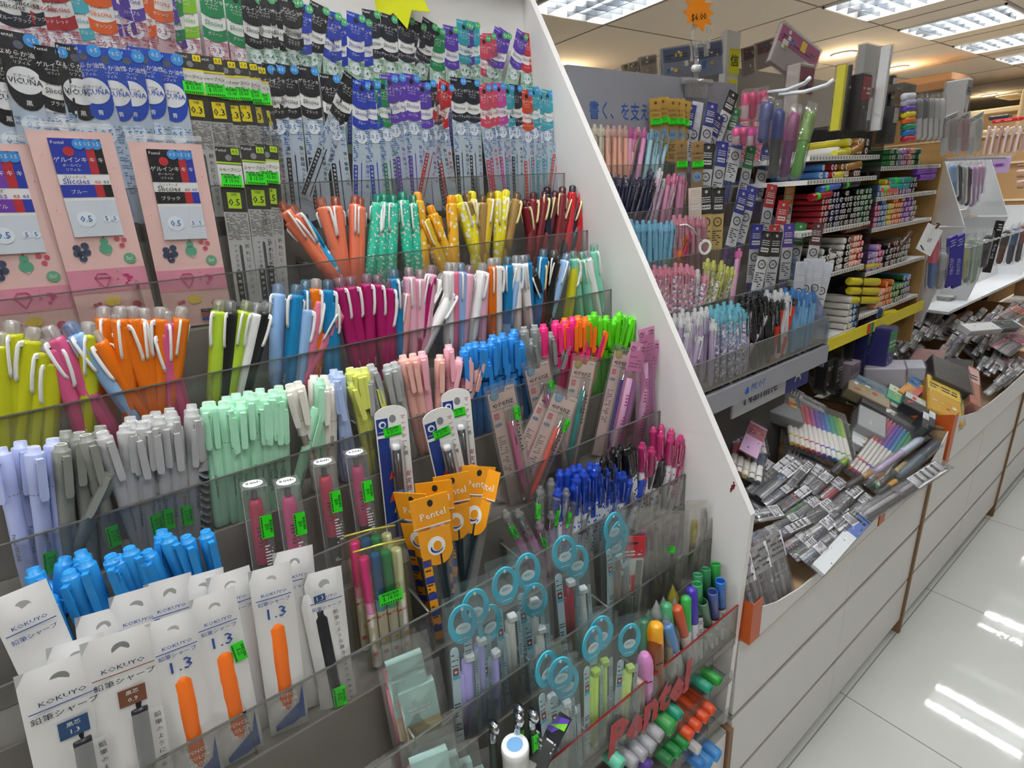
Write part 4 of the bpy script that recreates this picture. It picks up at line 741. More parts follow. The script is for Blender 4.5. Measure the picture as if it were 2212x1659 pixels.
# seventh row
for x, y, s, kd, v in ((1000, 330, .15, 'plain', 0), (1250, 240, .15, 'plain', 1), (1500, 200, .15, 'plain', 2), (760, 480, .12, 'plain', 3), (560, 700, .12, 'plain', 4), (1700, 190, .2, 'plain', 5)):
    put(white_bag(kd, v), .195, 5, *px('R6', x, y), s, 'pencil_bag', 'plain white pencil bag in the overlapping stack', TIER[5], 'pencil packet', 'white pencil bags in the seventh row', face=.75, lean=.0, xr=(lipx(4), lipx(5)-.02))
for x, y, s, kd, v, t in ((120, 330, .45, 'plain', 6, 'white pencil bag leaning far over at the left edge'), (880, 640, .16, 'black', 1, 'white pencil bag with a brown 0.9 label'), (420, 860, .2, 'black', 0, 'wide white pencil bag with a navy 1.3 label'),
    (1270, 520, .2, 'orange', 0, 'frosted white bag with an orange pencil'), (1580, 350, .2, 'orange', 1, 'frosted white bag with an orange pencil and green sticker'), (2010, 150, .13, 'orange', 0, 'frosted white bag with an orange pencil behind the slim bag')):
    put(white_bag(kd, v), .195, 5, *px('R6', x, y), s, 'pencil_bag', t, TIER[5], 'pencil packet', 'white pencil bags in the seventh row', face=.75, lean=.15)
for x, y, s, kd, v in ((180, 20, .1, 'plain', 7), (400, 180, .12, 'plain', 8)): put(white_bag(kd, v), .195, 5, *px('S2', x, y), s, 'pencil_bag', 'white bag behind the slim pencil bag', TIER[5], 'pencil packet', 'white pencil bags in the seventh row', face=.7, lean=0)
put(white_bag('slim', 0), .195, 5, *px('S2', 370, 330), .2, 'pencil_bag', 'slim white bag with a black mechanical pencil', TIER[5], 'pencil packet', 'white pencil bags in the seventh row', face=.7)
put(marker_set(0), .150, 5, *px('S1', 760, 1290), .1, 'marker_set', 'four-marker pouch with yellow edging, the one behind', TIER[5], 'marker set', 'four-marker pouches', face=.6, lean=.1, xr=(lipx(4)-.0, lipx(5)-.025))
put(marker_set(1), .150, 5, *px('S2', 830, 20), .12, 'marker_set', 'four-marker pouch with green 18.00 sticker', TIER[5], 'marker set', 'four-marker pouches', face=.6, lean=.1)
for x, y, s, rl in ((1050, 985, .25, -.8), (1190, 1010, .16, 0), (1230, 900, .1, -.2), (1360, 845, .08, 0), (1575, 785, -.16, .1), (1620, 800, -.2, -.7)): put(yellow_bag(), .185, 5, *px('S1', x, y), s, 'pen_bag', 'orange-headed bag with a dark pen', TIER[5], 'pen packet', 'orange-headed pen bags', face=.6, roll=rl, xr=(lipx(4)+.024, lipx(5)+.004) if x == 1190 else (lipx(4), lipx(5)-.02))
DP = lambda *a, **k: (lambda: dome_pen(*a, **k))
def domes(reg, k, spec):
    for c, n, kw, data in spec: grp(reg, k, DP(c, **kw), .145, 'gel_pen', n, 'pen', f'rounded-cap gel pens {TIER[k]}', data)
domes('S3', 5, [('2258e4', 'white printed pen with clear blue cap', dict(h='1f4fd0'), '655,1150,.0 715,1142,0 755,1118,0 800,1108,0 830,1152,0 880,1098,0 930,1102,0 960,1165,.0 1028,1185,0 1052,1112,0 1065,1230,-.15 1130,1165,-.1 1182,1212,-.25 1290,1190,-.32 765,1250,.0 835,1235,0 890,1272,0 940,1200,0 990,1202,0 1098,1172,-.1 640,1290,0 855,1190,0 910,1150,0 1000,1140,0 780,1190,0'),
 ('1b1b1f', 'white printed pen with black cap', dict(h='1b1b1f'), '1055,985,0 1110,965,0 1140,1000,.15 1190,960,.05 985,1040,0 970,1090,0 1030,1085,0 1355,1068,-.25 1430,1072,-.25 1085,1010,0 1165,985,.1'),
 ('e8408e', 'white printed pen with clear pink cap', dict(h='e8408e'), '1270,948,0 1352,832,0 1410,812,0 1490,846,-.1 1412,862,-.05 1285,1002,0 1342,980,-.1 1560,892,-.15 1522,920,-.1 1632,932,-.22 1690,982,-.3 1580,930,-.2 1550,1056,-.32 1480,900,-.1'),
 ('ffffff', 'clear pen with magenta ink', dict(clear=True, printed=False), '590,1215,0 705,1290,-.12 330,1452,.5 590,1462,.1 880,1390,-.35'), ('ffffff', 'clear pen with magenta ink and green sticker', dict(clear=True, printed=False, stk=True), '508,1272,0 640,1322,-.15 235,1455,.5 490,1540,.35 775,1350,-.28')])
# eighth row
HP = lambda c, n: hoop_pack(c, n)
for x, y, s, c, n in ((900, 5, .05, '8a6f66', 'brown'), (935, 60, .03, '8a6f66', 'brown'), (920, 110, .0, '8a6f66', 'brown'), (580, 150, .08, '8a2430', 'maroon'), (660, 215, .08, 'b5b2a8', 'white'), (340, 262, .1, 'b5b2a8', 'white'), (200, 350, .08, 'b5b2a8', 'white'), (390, 455, .08, 'b5b2a8', 'white'), (10, 490, .06, 'a89ad8', 'lilac'), (-70, 590, .06, 'a89ad8', 'lilac'), (100, 595, .07, 'a89ad8', 'lilac')):
    put(HP(c, n), .205, 6, *px('S4', x, y), s, 'correction_pen_pack', f'turquoise-hooped pack with a {n} pen', TIER[6], 'pen packet', 'turquoise-hooped pen packs', face=.35, roll=random.uniform(-.2, .2), lean=.1)
for x, y, s, c, n in ((465, 895, .08, 'b5b2a8', 'white'), (600, 990, .05, 'b5b2a8', 'white'), (560, 930, .05, 'b5b2a8', 'white'), (770, 735, .0, 'b9d65a', 'lime'), (825, 665, .0, 'b9d65a', 'lime'), (1015, 715, -.08, 'c8de7a', 'lime')):
    put(HP(c, n), .205, 7, *px('S4', x, y), s, 'correction_pen_pack', f'turquoise-hooped pack with a {n} pen', TIER[7], 'pen packet', 'turquoise-hooped pen packs', face=.35, roll=random.uniform(-.2, .2), lean=.1)
@cached
def red_pack(v=0):
    W, L = .036, .175; out = []; b = MB(); r_ = pl('c4202c', .4); b.prism([(-W/2, L*.80), (W/2, L*.80), (W/2, L), (-W/2, L)], -.0006, .0006, r_); b.box(-W*.2, W*.2, -.0010, -.0006, L*.93, L*.95, pl('3a1216')); b.lines(-W*.38, W*.38, L*.82, L*.88, 2, WH, -.0010, .8, 3); out.append(('header', b.mesh('header'), None, 'red folded header'))
    b = MB(); b.box(-W*.48, W*.48, -.0004, .0004, .0, L*.8, pl('d9ded6', .4)); b.text('sisa Pen', .0085, W*.3, L*.42, WH, -.0012, rot=pi/2); b.box(W*.18, W*.44, -.0010, -.0005, 0, L*.78, pl('7d8a80')); out.append(('card', b.mesh('card')))
    b = MB(); b.lathe([(.004, .02), (.004, .07), (.006, .075), (.003, .09), (.005, .1), (0, .108)], pl('2fae4a' if v == 0 else 'c9a878', .3), 10, (-W*.15, -.006, 0)); out.append(('charm_pen', b.mesh('charm_pen'))); b = MB(); b.bag(W*1.05, L*.86, .014, film(.04, 'ffffff', .6, .1, 1), 4); out.append(('film_bag', b.mesh('film_bag'))); return out
put(red_pack(1), .175, 6, *px('S4', 1035, 175), -.08, 'pen_packet', 'red-headed pen packet, the taller behind', TIER[6], 'pen packet', 'red-headed pen packets', face=.6)
put(red_pack(0), .175, 6, *px('S4', 965, 430), -.05, 'pen_packet', 'red-headed pen packet with green charm', TIER[6], 'pen packet', 'red-headed pen packets', face=.6, lean=.2)
@cached
def wrapped(c, c2, L=.20, W=.03, stk=False):
    out = []; b = MB(); b.lathe([(.002, .004), (.0045, .02), (.0045, L*.62)], pl(c, .4), 10); b.lathe([(.004, L*.62), (.0055, L*.66), (.0055, L*.78), (.003, L*.82), (0, L*.83)], pl(c2, .35), 10); out.append(('pen', b.mesh('pen')))
    b = MB(); b.bag(W, L, .014, film(.09, 'f2f0ea', 1, .07, 2.2, wscale=80), int(L*1000)+len(c2), 0, 8, 14, .2, .0015); out.append(('film_bag', b.mesh('film_bag'), None, 'crinkled clear film'))
    if stk: out.append(sticker_at(0, -.0085, L*.72, .022, .013, .05, '$ 18.00'))
    return out
for x, y, s, c, c2, stk, n in ((1080, 10, .08, 'b8a8c0', 'a04a92', False, 'purple-topped'), (1130, -20, .05, '6a3a4a', '7a2a5a', False, 'purple-topped'), (1200, 10, .02, 'b8a890', '8a7a6a', False, 'tan'), (1260, 30, -.1, 'c0a890', '8a6a8a', True, 'green-stickered'), (1320, 10, -.1, 'a89888', '9a7aa0', False, 'tan'), (1440, -60, -.1, '8a7a3a', 'e8d820', False, 'yellow-topped'), (1480, 60, -.05, 'b8c22a', 'c9c09a', False, 'olive'), (1530, -20, 0, 'b8c22a', 'd8cc3a', False, 'yellow-green')):
    put(wrapped(c, c2, .2, .036, stk), .2, 6, *px('S4', x, y), s, 'wrapped_pen', f'{n} pen in crinkled clear film', TIER[6], 'pen', 'film-wrapped pens', face=.6)
@cached
def hollow(c, c2='e8e8e4', L=.135):
    out = []; r = .0078; b = MB(); m = pl(c, .35)
    for i in range(1): b.lathe([(r*.86, L*.62), (r*1.0, L*.62), (r*1.0, L*.985), (r*.9, L), (r*.86, L*.98), (r*.84, L*.7), (0, L*.69)], m, 16)
    out.append(('open_cap', b.mesh('open_cap'), None, 'open-ended coloured cap')); b = MB(); b.lathe([(.003, 0), (.0045, .03), (r*.82, .05), (r*.9, L*.6), (r*.95, L*.61)], pl(c2, .4), 14); b.lines(-.003, .003, .04, L*.55, 9, pl('6a6a68'), -r*.95, .7, 3); out.append(('barrel', b.mesh('barrel'))); b = MB(); b.lathe([(r*1.02, L*.59), (r*1.02, L*.615)], BK, 14); out.append(('ring', b.mesh('ring'))); return out
for x, y, s, c, n in ((1560, 345, .0, '2a8a3a', 'green'), (1497, 378, .0, '2f7a4a', 'green'), (1445, 415, .02, '3a8a5c', 'green'), (1440, 475, .05, '3a9a5a', 'green'), (1590, 455, .02, '2a6fc0', 'blue'), (1540, 525, .06, '4a5a9a', 'indigo'), (1475, 590, .2, '4f7a60', 'dark green')):
    put(hollow(c), .135, 7, *px('S4', x, y), s, 'brush_pen', f'{n} open-capped brush pen', TIER[7], 'pen', 'open-capped pens by the end panel')
@cached
def fig_pen(c, c2, r=.0075, L=.135, kind='dome'):
    out = []; b = MB(); b.lathe([(.003, 0), (r*.8, .02), (r*.85, L*.55)], pl(c2, .4), 12); out.append(('barrel', b.mesh('barrel'))); b = MB(); m = pl(c, .3)
    if kind == 'dome': b.lathe([(r, L*.5), (r*1.05, L*.8), (r*.95, L*.9), (r*.6, L*.97), (r*.15, L), (r*.12, L*.98)], m, 16); b.tube([(-r*.4, -r*1.02, L*.68), (r*.4, -r*1.02, L*.68)], .0007, BK, 6)
    elif kind == 'cone': b.lathe([(r, L*.55), (r*1.0, L*.8), (r*1.2, L*.84), (r*.5, L*.93), (0, L)], film(.3, c, .8, .08, 1.2), 9)
    else: b.lathe([(r*.9, L*.55), (r*.95, L*.97), (r*.7, L*.99), (r*.2, L)], m, 14)
    out.append(('cap', b.mesh('cap'))); return out
for x, y, s, c, c2, kd, n, rr_ in ((1165, 722, .05, 'f09a14', 'f09a14', 'dome', 'orange round-topped', .0115), (1165, 805, .05, '8a4a22', '8a4a22', 'dome', 'brown round-topped', .0115), (1107, 915, .0, 'd88ac4', 'd88ac4', 'dome', 'lilac round-topped', .0115), (1370, 558, .02, '3aa84a', 'dfe5dc', 'flat', 'green', .008), (1405, 500, .05, '4a3aa8', 'e4e4ee', 'flat', 'violet', .009), (1285, 480, .05, 'd8cc4a', 'cfcabc', 'cone', 'gold crystal-topped', .008), (1180, 580, .05, 'dfe6e0', 'cfd6cc', 'cone', 'crinkled clear-topped', .009), (1225, 555, .05, 'b9c9c4', '5a7a6a', 'cone', 'grey crystal-topped', .008), (1130, 640, .0, '7fb09a', '3a6a4a', 'cone', 'pale green crystal-topped', .009), (1245, 600, .08, '4a9a6a', 'c9d2c4', 'flat', 'pale green', .009), (1240, 665, .08, 'b8c8c8', 'a0a08a', 'cone', 'smoky crystal-topped', .008), (1310, 625, .25, 'b8502a', 'e0d8d0', 'flat', 'rust', .009), (1245, 735, .3, '5a8ac0', 'd4d8dc', 'flat', 'steel blue', .009), (1065, 1085, .05, 'b8a494', 'b8a494', 'flat', 'beige', .009), (1100, 700, .0, '2a6a4a', '2a4a3a', 'flat', 'dark green', .009), (1300, 560, .0, 'c0c8c8', '8a8a80', 'cone', 'silver crystal-topped', .008), (1180, 730, 0, 'e8a82a', 'd8982a', 'flat', 'amber', .01)):
    put(fig_pen(c, c2, rr_, .135, kd), .135, 7, *px('S4', x, y), s, 'marker_pen', n+' marker standing', TIER[7], 'marker', 'mixed markers behind the front lip')
for x, y, s, k, v in ((990, 690, .2, 6, 0), (1010, 830, .2, 6, 1), (1080, 900, .2, 6, 2)): put(mint_pouch(v), .100, k, *px('S2', x, y), s, 'pen_pouch', 'mint-wrapped pen pouch', TIER[k], 'pen pouch', 'mint-wrapped pen pouches', face=.7, floor=lipz(6)-.04, xr=(lipx(5)+.0+.008*v, lipx(6)-.01+.004*v))
for x, y, v in ((1180, 1400, 0), (1260, 1440, 1), (1370, 1490, 2), (1470, 1560, 0)): put(mint_pouch(v), .100, 7, *px('S2', x, y), .15, 'pen_pouch', 'mint-wrapped pen pouch at the bottom edge', TIER[7], 'pen pouch', 'mint-wrapped pen pouches', face=.7, floor=lipz(7)-.05)
@cached
def chrome_pen(stk=True):
    out = []; L = .14; b = MB(); b.lathe([(.001, 0), (.004, .02), (.0046, .05), (.0046, L*.8)], pl('2a3a30', .3), 12); out.append(('barrel', b.mesh('barrel'))); b = MB(); b.lathe([(.0048, L*.8), (.0042, L*.88), (.003, L*.9)], pl('c4c8cc', .12, 1), 12); b.lathe([(0, -.009), (.006, -.006), (.0075, 0), (.006, .005), (0, .007)], pl('d4d8dc', .1, 1), 14, (0, -.003, L*.94), None, .7, 1.3); out.append(('chrome_head', b.mesh('chrome_head'), None, 'shiny chrome tapping head'))
    if stk: out.append(sticker_at(0, -.0052, L*.66, .0095, .024, 0, '$'))
    return out
for x, y, stk in ((1855, 1160, 1), (1960, 1205, 1), (1850, 1225, 1), (1665, 1285, 0)): put(chrome_pen(bool(stk)), .14, 7, *px('S2', x, y), .05, 'chrome_headed_pen', 'dark pen with chrome head', TIER[7], 'pen', 'chrome-headed pens', roll=.3)
b = MB(); b.lathe([(.0155, 0), (.0155, .118), (.0162, .12), (.0162, .126), (.0155, .128)], pl('e9e9e7', .25), 28); can = [('tube', b.mesh('tube'))]
b = MB(); M = Matrix.Translation((0, 0, .1285)) @ Matrix.Rotation(-pi/2, 4, 'X'); b.disc(0, 0, .0145, 0, pl('f4f6f8', .3), 28, 1, M); b.disc(0, .0005, .0095, -.0003, pl('7fb4e4', .4), 24, .95, M); can.append(('lid', b.mesh('lid'), None, 'white lid with a pale blue printed disc'))
put(can, .129, 7, *px('S2', 1840, 1480), .05, 'round_tube', 'white round tube with pale blue disc on its lid', TIER[7], 'tube', None, lean=.1)
@cached
def slick():
    out = []; W, L = .034, .16; b = MB(); b.box(-W/2, W/2, -.0008, .0008, 0, L, pl('2a2f33', .25)); b.prism([(-W*.45, L*.84), (W*.1, L*.84), (W*.45, L*.95), (W*.45, L*.99), (-W*.2, L*.95)], -.0012, -.0008, pl('6a4ac0')); b.prism([(-W*.1, L*.88), (W*.45, L*.9), (W*.45, L*.96)], -.0014, -.0012, pl('8ae83a')); b.lines(-W*.4, W*.4, L*.7, L*.8, 3, WH, -.0012, .7, 4); b.lathe([(.005, .02), (.005, L*.6)], pl('b9b9b4', .3), 10, (0, -.006, 0)); out.append(('card', b.mesh('card'))); b = MB(); b.bag(W, L*.8, .014, film(.05, 'ffffff', .6, .1, 1), 4); out.append(('film_bag', b.mesh('film_bag'))); return out
put(slick(), .16, 7, *px('S4', 560, 1290), -.5, 'pen_packet', 'black card packet with purple and lime stripes', TIER[7], 'pen packet', None, roll=-.5)
@cached
def lying(c, r=.0085, L=.13):
    out = []; b = MB(); b.lathe([(r*.9, 0), (r, .004), (r, L*.45)], pl('e4e4e0', .4), 14); out.append(('barrel', b.mesh('barrel'))); b = MB(); b.lathe([(r*1.05, L*.45), (r*1.08, L*.96), (r*.95, L), (r*.7, L), (r*.66, L*.99), (0, L*.985)], pl(c, .35), 14); out.append(('cap', b.mesh('cap'))); return out
for x, y, c, n, r in ((1590, 1110, '2a9a3a', 'green', .0085), (1530, 1160, '1f9a7a', 'teal', .0085), (1340, 1330, '1f9a7a', 'teal', .0085), (1290, 1410, '3a9a4a', 'green', .013), (1550, 1300, 'e8582a', 'orange', .0085), (1510, 1350, 'e8582a', 'orange', .0085), (1460, 1405, 'e8582a', 'orange', .0085), (1410, 1460, 'e8582a', 'orange', .009), (1215, 1465, 'a8a8ac', 'grey', .009), (1165, 1535, 'a8a8ac', 'grey', .009), (1110, 1590, 'a8a8ac', 'grey', .009), (1050, 1640, 'a8a8ac', 'grey', .009), (1380, 1520, '2a9a4a', 'green', .0085), (1330, 1575, '2a9a4a', 'green', .0085), (1275, 1625, '2f8a4a', 'green', .0085), (1585, 1590, '4a9ae0', 'sky blue', .011), (1530, 1640, '4a9ae0', 'sky blue', .011), (1460, 1550, 'd8d8d8', 'white', .008), (1480, 1650, '3a8ad8', 'sky blue', .01), (960, 1650, '6ac8a8', 'mint', .01), (1140, 1655, '6a4aa8', 'violet', .009)):
    T = onx(*px('S4', x, y), -.352); D = Vector((-.93, -.12, .12)).normalized(); thing(lying(c, r), 'marker', Matrix.Translation(T+D*.13) @ frame(T, D, Vector((0, 0, 1))), f'{n} marker lying cap outward', 'below the front lip', 'marker', 'lying markers below the front lip')
# ---------------------------------------------------------------- second stepped rack (grey, further along)
def qx(j): return -.53-.055*j
def qz(j): return .98+.085*j
QY0, QY1 = .735, 1.262
out = []; gm = pl('9b9ca4', .45); b = MB()
b.box(-.805, -.795, QY0, QY1, .56, 1.490, gm); out.append(('back_board', b.mesh('back_board'), None, 'tall grey header board'))
b = MB(); b.prism([(-.795, .86), (-.53, .86), (-.53, .905), (-.53, .93), (-.79, 1.36), (-.795, 1.36)], QY0, QY0+.004, gm); b.prism([(-.795, .86), (-.53, .86), (-.528, .96), (-.56, 1.02), (-.795, 1.36)], QY1, QY1+.004, film(.35, '9fb0d0', 0, .1, .8)); out.append(('side_panel', b.mesh('side_panel')))
b = MB(); b.box(-.80, -.527, QY0, QY1+.01, .872, .912, gm); b.box(-.80, -.60, QY0+.02, QY1-.02, .56, .872, pl('5c5a58', .6)); out.append(('base', b.mesh('base')))
b = MB(); M = Matrix.Translation((-.5262, onx(*px('S6', 1365, 1470), -.527).y, .892)) @ Matrix.Rotation(pi/2, 4, 'Z'); b.text('PILOT', .019, .006, 0, pl('2a5fc0'), 0, mx=M, skew=.15); b.lathe([(.006, 0), (.007, .006), (.004, .012), (0, .014)], pl('2a5fc0'), 8, (-.034, 0, -.008), M, 1, .1); out.append(('base_lettering', b.mesh('base_lettering'), None, 'small blue lettering on the grey base'))
A_, B_ = onx(*px('S5', 330, 830), -.794), onx(*px('S5', 760, 850), -.794)
b = MB(); M = Matrix.Translation((-.7945, (A_.y+B_.y)/2, (A_.z+B_.z)/2)) @ Matrix.Rotation(pi/2, 4, 'Z'); b.text('書く、を支え', .034, 0, 0, pl('2a5fb8'), 0, mx=M, sx=(B_.y-A_.y)/.195); out.append(('header_lettering', b.mesh('header_lettering'), None, 'blue Japanese lettering'))
for j in range(0, 6):
    b = MB(); xb, xf = qx(j+1), qx(j); fl = qz(j)-.055
    b.box(xb, xf, QY0, QY1, fl-.004, fl, gy); b.box(xb-.002, xb+.001, QY0, QY1, fl, fl+.085, gy); out.append(('tray', b.mesh('tray')))
    b = MB(); b.box(xf-.002, xf, QY0, QY1, fl, qz(j), am); b.box(xf-.0022, xf+.0002, QY0, QY1, qz(j)-.001, qz(j), pl('8f8f8c', .2)); out.append(('front_lip', b.mesh('front_lip'), None, 'clear acrylic front lip'))
thing(out, 'pen_display_rack', Matrix.Identity(4), '', '', 'display rack', None, 'smaller grey stepped pen rack behind the white end panel')
b = MB(); P1, P2 = onx(*px('S6', 1250, 1590), -.56), onx(*px('S6', 1700, 1420), -.56); M = Matrix.Translation((-.56, (P1.y+P2.y)/2, (P1.z+P2.z)/2)) @ Matrix.Rotation(pi/2, 4, 'Z'); w = (P2.y-P1.y)
b.box(-w*.62, w*.62, .0, .004, -.03, .03, pl('20245c', .4)); b.box(-w*.62, w*.3, -.0006, 0, -.028, .028, pl('dfe0e6', .4));
sg = MB(); sg.box(-w*.62, w*.62, .0, .004, -.032, .03, pl('d4d6de', .4), M); sg.box(w*.22, w*.62, -.001, 0, -.032, .03, pl('25308c', .4), M); sg.text('Namine', .042, -w*.20, 0, pl('1c2350'), -.0012, mx=M); sg.text('A', .045, w*.42, 0, WH, -.0015, mx=M)
thing([('board', sg.mesh('board'))], 'sign', Matrix.Identity(4), '', '', 'sign', None, 'navy and grey lettered sign strip under the grey rack')
QT = {4: 'in grey rack top tray', 3: 'in grey rack second tray', 2: 'in grey rack third tray', 1: 'in grey rack fourth tray', 0: 'in grey rack front tray'}
def qgrp(reg, j, tplf, L, name, look, cat, group, data, tw=.9, face=.55, lean=.2):
    for it in data.split():
        a = it.split(','); u, v = px(reg, float(a[0]), float(a[1])); s = float(a[2]) if len(a) > 2 and a[2] != '' else None
        xb, xf = qx(j+1), qx(j); T, D = solve(u, v, s, L, xb, xf, qz(j)-.055, lean)
        n0 = Vector((1, 0, 0))*(1-face)+(CAM-T).normalized()*face
        thing(tplf(), name, Matrix.Translation(T+D*L) @ frame(T, D, n0, random.uniform(-tw, tw)), look, QT[j], cat, group, tip=T.copy())
@cached
def clear_pen(crown, body, L=.142, pat=None):
    r = .0058; out = []; b = MB(); b.lathe([(.001, 0), (.004, .018), (r, .03), (r, L*.84)], pat or pl(body, .3), 10); out.append(('barrel', b.mesh('barrel')))
    b = MB(); t = film(.5, crown, .9, .05, 2.4, wscale=300); b.lathe([(r*1.05, L*.84), (r*1.05, L*.93), (r*.6, L*.95), (r*.75, L*.975), (r*.4, L)], t, 8); b.tube([(0, -r, L*.9), (0, -r*1.7, L*.88), (0, -r*1.5, L*.66)], .0012, t, 5)
    for i in range(3): M = Matrix.Rotation(i*2.1+.6, 4, 'Z'); b.box(-.001, .001, -r*1.35, -r*.6, L*.86, L*.95, t, M)
    out.append(('crown', b.mesh('crown'), None, 'faceted see-through top')); return out
def cps(reg, j, spec):
    for c, bd, n, data in spec: qgrp(reg, j, lambda: clear_pen(c, bd, pat=(pattern('patch', bd, 'f3eef2', '8a7f9c', 260) if n.startswith('printed') else None)), .142, 'ballpoint_pen', n, 'pen', f'pens {QT[j]}', data)
cps('S5', 4, [('f0e8d0', 'd2c8ae', 'beige pen with clear top', '310,925,0 360,926,0 410,930,0'), ('f4c8bc', 'eeb49c', 'peach pen with clear pink top', '460,935,0 505,935,0 548,936,0 590,938,0 690,950,-.25'), ('f07ac0', 'e0a0c4', 'pink pen with rosy clear top', '628,945,-.05 672,960,-.15 738,950,-.15'), ('9fd8ee', 'a8cfdd', 'pale blue pen with clear blue top', '790,965,-.15 832,988,-.15 872,975,-.2 905,1000,-.2 850,1030,-.15')])
cps('S5', 3, [('2a3050', '181c38', 'navy pen with dark top', '480,1292,-.05 535,1302,-.1 590,1310,-.15 645,1302,-.2 700,1322,-.25 752,1322,-.3 800,1335,-.3 850,1345,-.35 780,1260,-.2'), ('f6f6f8', 'b89ab0', 'mauve pen with sparkling clear top', '850,1255,-.2 880,1335,-.25 940,1375,-.25'), ('f08ab4', 'c88aa8', 'rose pen with clear pink top', '915,1300,-.15 960,1292,-.15 1005,1285,-.1 1025,1300,-.1')])
cps('S6', 2, [('8fd4f4', '7ab4cc', 'turquoise pen with clear blue top', '425,252,0 470,262,0 515,258,0 560,262,0 605,255,0 650,275,-.05 695,262,-.1 732,265,-.1'), ('f2a4b4', 'b88a94', 'dusty pink pen with clear top', '745,222,0 790,218,0 835,225,0 880,225,0 925,230,0 970,235,0'), ('1a1c34', '1c2040', 'navy pen tied with a white tag', '800,335,-.6'), ('e8702a', 'e8702a', 'orange pen in the mixed bunch', '835,340,-.3'), ('d82a7a', 'd82a7a', 'magenta pen in the mixed bunch', '862,345,-.25')])
cps('S6', 1, [('f4a0b4', 'd8a0ac', 'printed pen with clear rose top', '600,595,.0 640,605,0 680,592,0 712,612,0 652,650,0 690,660,0 758,578,-.05 800,582,-.05 845,588,-.05 880,602,-.05 830,640,-.1 980,645,-.15'), ('f4f4f4', 'c8c0c8', 'printed pen with clear white top', '925,625,-.1'), ('dfe07a', 'b4b87a', 'printed pen with clear yellow top', '1000,545,-.1 1045,560,-.15 1105,560,-.15 1150,605,-.2 1185,608,-.25 1095,630,-.25 1085,690,-.3 1140,650,-.2'), ('f07ab8', 'c89ab8', 'rose pen with hot pink top', '1235,470,-.15')])
cps('S6', 0, [('ffffff', 'b8a8c4', 'lilac pen with clear white top', '750,955,.05 795,965,0 850,945,0 900,915,0 935,960,0 990,905,-.05 870,1050,-.2 940,1090,-.2 860,1000,0 1040,1000,-.05 1300,920,-.05 1440,960,-.5 810,920,0 950,910,0'), ('8adcee', 'a8aacc', 'printed pen with clear turquoise top', '1020,895,0 1070,885,0 1120,870,0 1172,862,0 1225,882,0 1060,930,0 1110,945,0 1160,925,0 1210,935,0 1262,925,0 1130,990,-.05 1190,1000,-.05 1230,985,0'),
 ('16161a', '1c1c20', 'black pen with dark top', '1245,825,0 1290,812,0 1335,830,0 1385,812,0 1430,828,0 1475,850,0 1520,862,0 1290,878,0 1340,900,0 1392,882,0 1445,895,0 1330,960,0 1380,950,-.1 1480,905,-.1'), ('f6f6f6', 'd8d8dc', 'white pen with clear top', '1440,780,0 1500,782,0 1545,770,0 1590,800,-.05 1580,850,-.15'), ('1a1a1e', 'd8361c', 'red pen with black top', '1650,822,-.25 1560,850,-.2'), ('4a9ae8', '7ab0d8', 'blue pen with clear blue top', '1580,765,0 1630,760,0 1672,785,-.05 1715,772,-.1 1765,792,-.1 1690,822,-.15 1740,830,-.15 1790,800,-.1')])
@cached
def tec_pack(hc, body, ink, gold=False):
    W, L = .027, .175; y = -.001; w = W*.95; out = []; b = MB(); h = pl(hc, .35)
    b.box(-w/2, w/2, -.0006, -.0002, L*.3, L*.72, pl(body, .4)); b.box(-w/2, w/2, -.0008, -.0002, L*.70, L*.985, h)
    b.disc(0, L*.94, .003, y-.0001, pl('d8d8d8') if not gold else pl('6a4a20'), 12)
    if gold: b.text('HI-TEC-C', .0058, 0, L*.86, BK, y-.0002); b.text('coleto', .0062, 0, L*.815, BK, y-.0002, sx=1.1); b.disc(0, L*.6, .0105, y, pl('8ab4d8', .4), 18); b.text(ink, .0082, 0, L*.6, BK, y-.0004); b.lines(-w*.4, w*.4, L*.33, L*.5, 8, pl('5a4a30'), y, .7, 3)
    else: b.prism([(-.009, L*.75), (.009, L*.75), (.009, L*.80), (-.009, L*.80)], y-.0001, y, WH); b.lines(-.009, .009, L*.82, L*.89, 3, WH, y-.0001, .9, 3); b.lines(-.008, .008, L*.76, L*.79, 1, pl(hc), y-.0003, .9, 3); b.ring(0, L*.61, .0092, .0072, y-.0002, y, BK, 18); b.text('H', .0085, 0, L*.61, BK, y-.0003, skew=.3); b.lines(-w*.4, w*.4, L*.34, L*.52, 7, BK, y, .6, 6)
    out.append(('header_card', b.mesh('header_card'))); b = MB(); m = pl(ink, .3) if not gold else pl('8a8a88', .3)
    for x in (-.006, .0, .006): b.lathe([(.0016, .006), (.0016, L*.34), (.0004, L*.37)], m, 6, (x, .0008, 0))
    out.append(('refill', b.mesh('refill'))); b = MB(); b.bag(W*1.04, L, .006, film(.03, 'ffffff', .8, .08, 1.2), 9); out.append(('film_sleeve', b.mesh('film_sleeve')))
    if gold: out.append(sticker_at(0, -.0045, L*.74, .024, .012, 0, '$ 17.00'))
    return out
def tps(reg, j, spec, gold=False):
    for hc, bd, ink, n, data in spec: qgrp(reg, j, lambda: tec_pack(hc, bd, ink, gold), .175, 'refill_pack', n+' refill packet', 'pen refill', f'refill packets {QT[j]}', data, tw=.12, face=.5, lean=.1)
tps('S5', 4, [('d8aa3a', 'cfa85a', '0.5', 'gold green-stickered', '870,715,.0 945,728,0 990,732,.0 1045,745,-.12 815,725,0')], True)
tps('S5', 3, [('b08a4a', 'a8864e', '0.3', 'bronze', '1010,1045,-.02 1130,1048,-.02')], True)
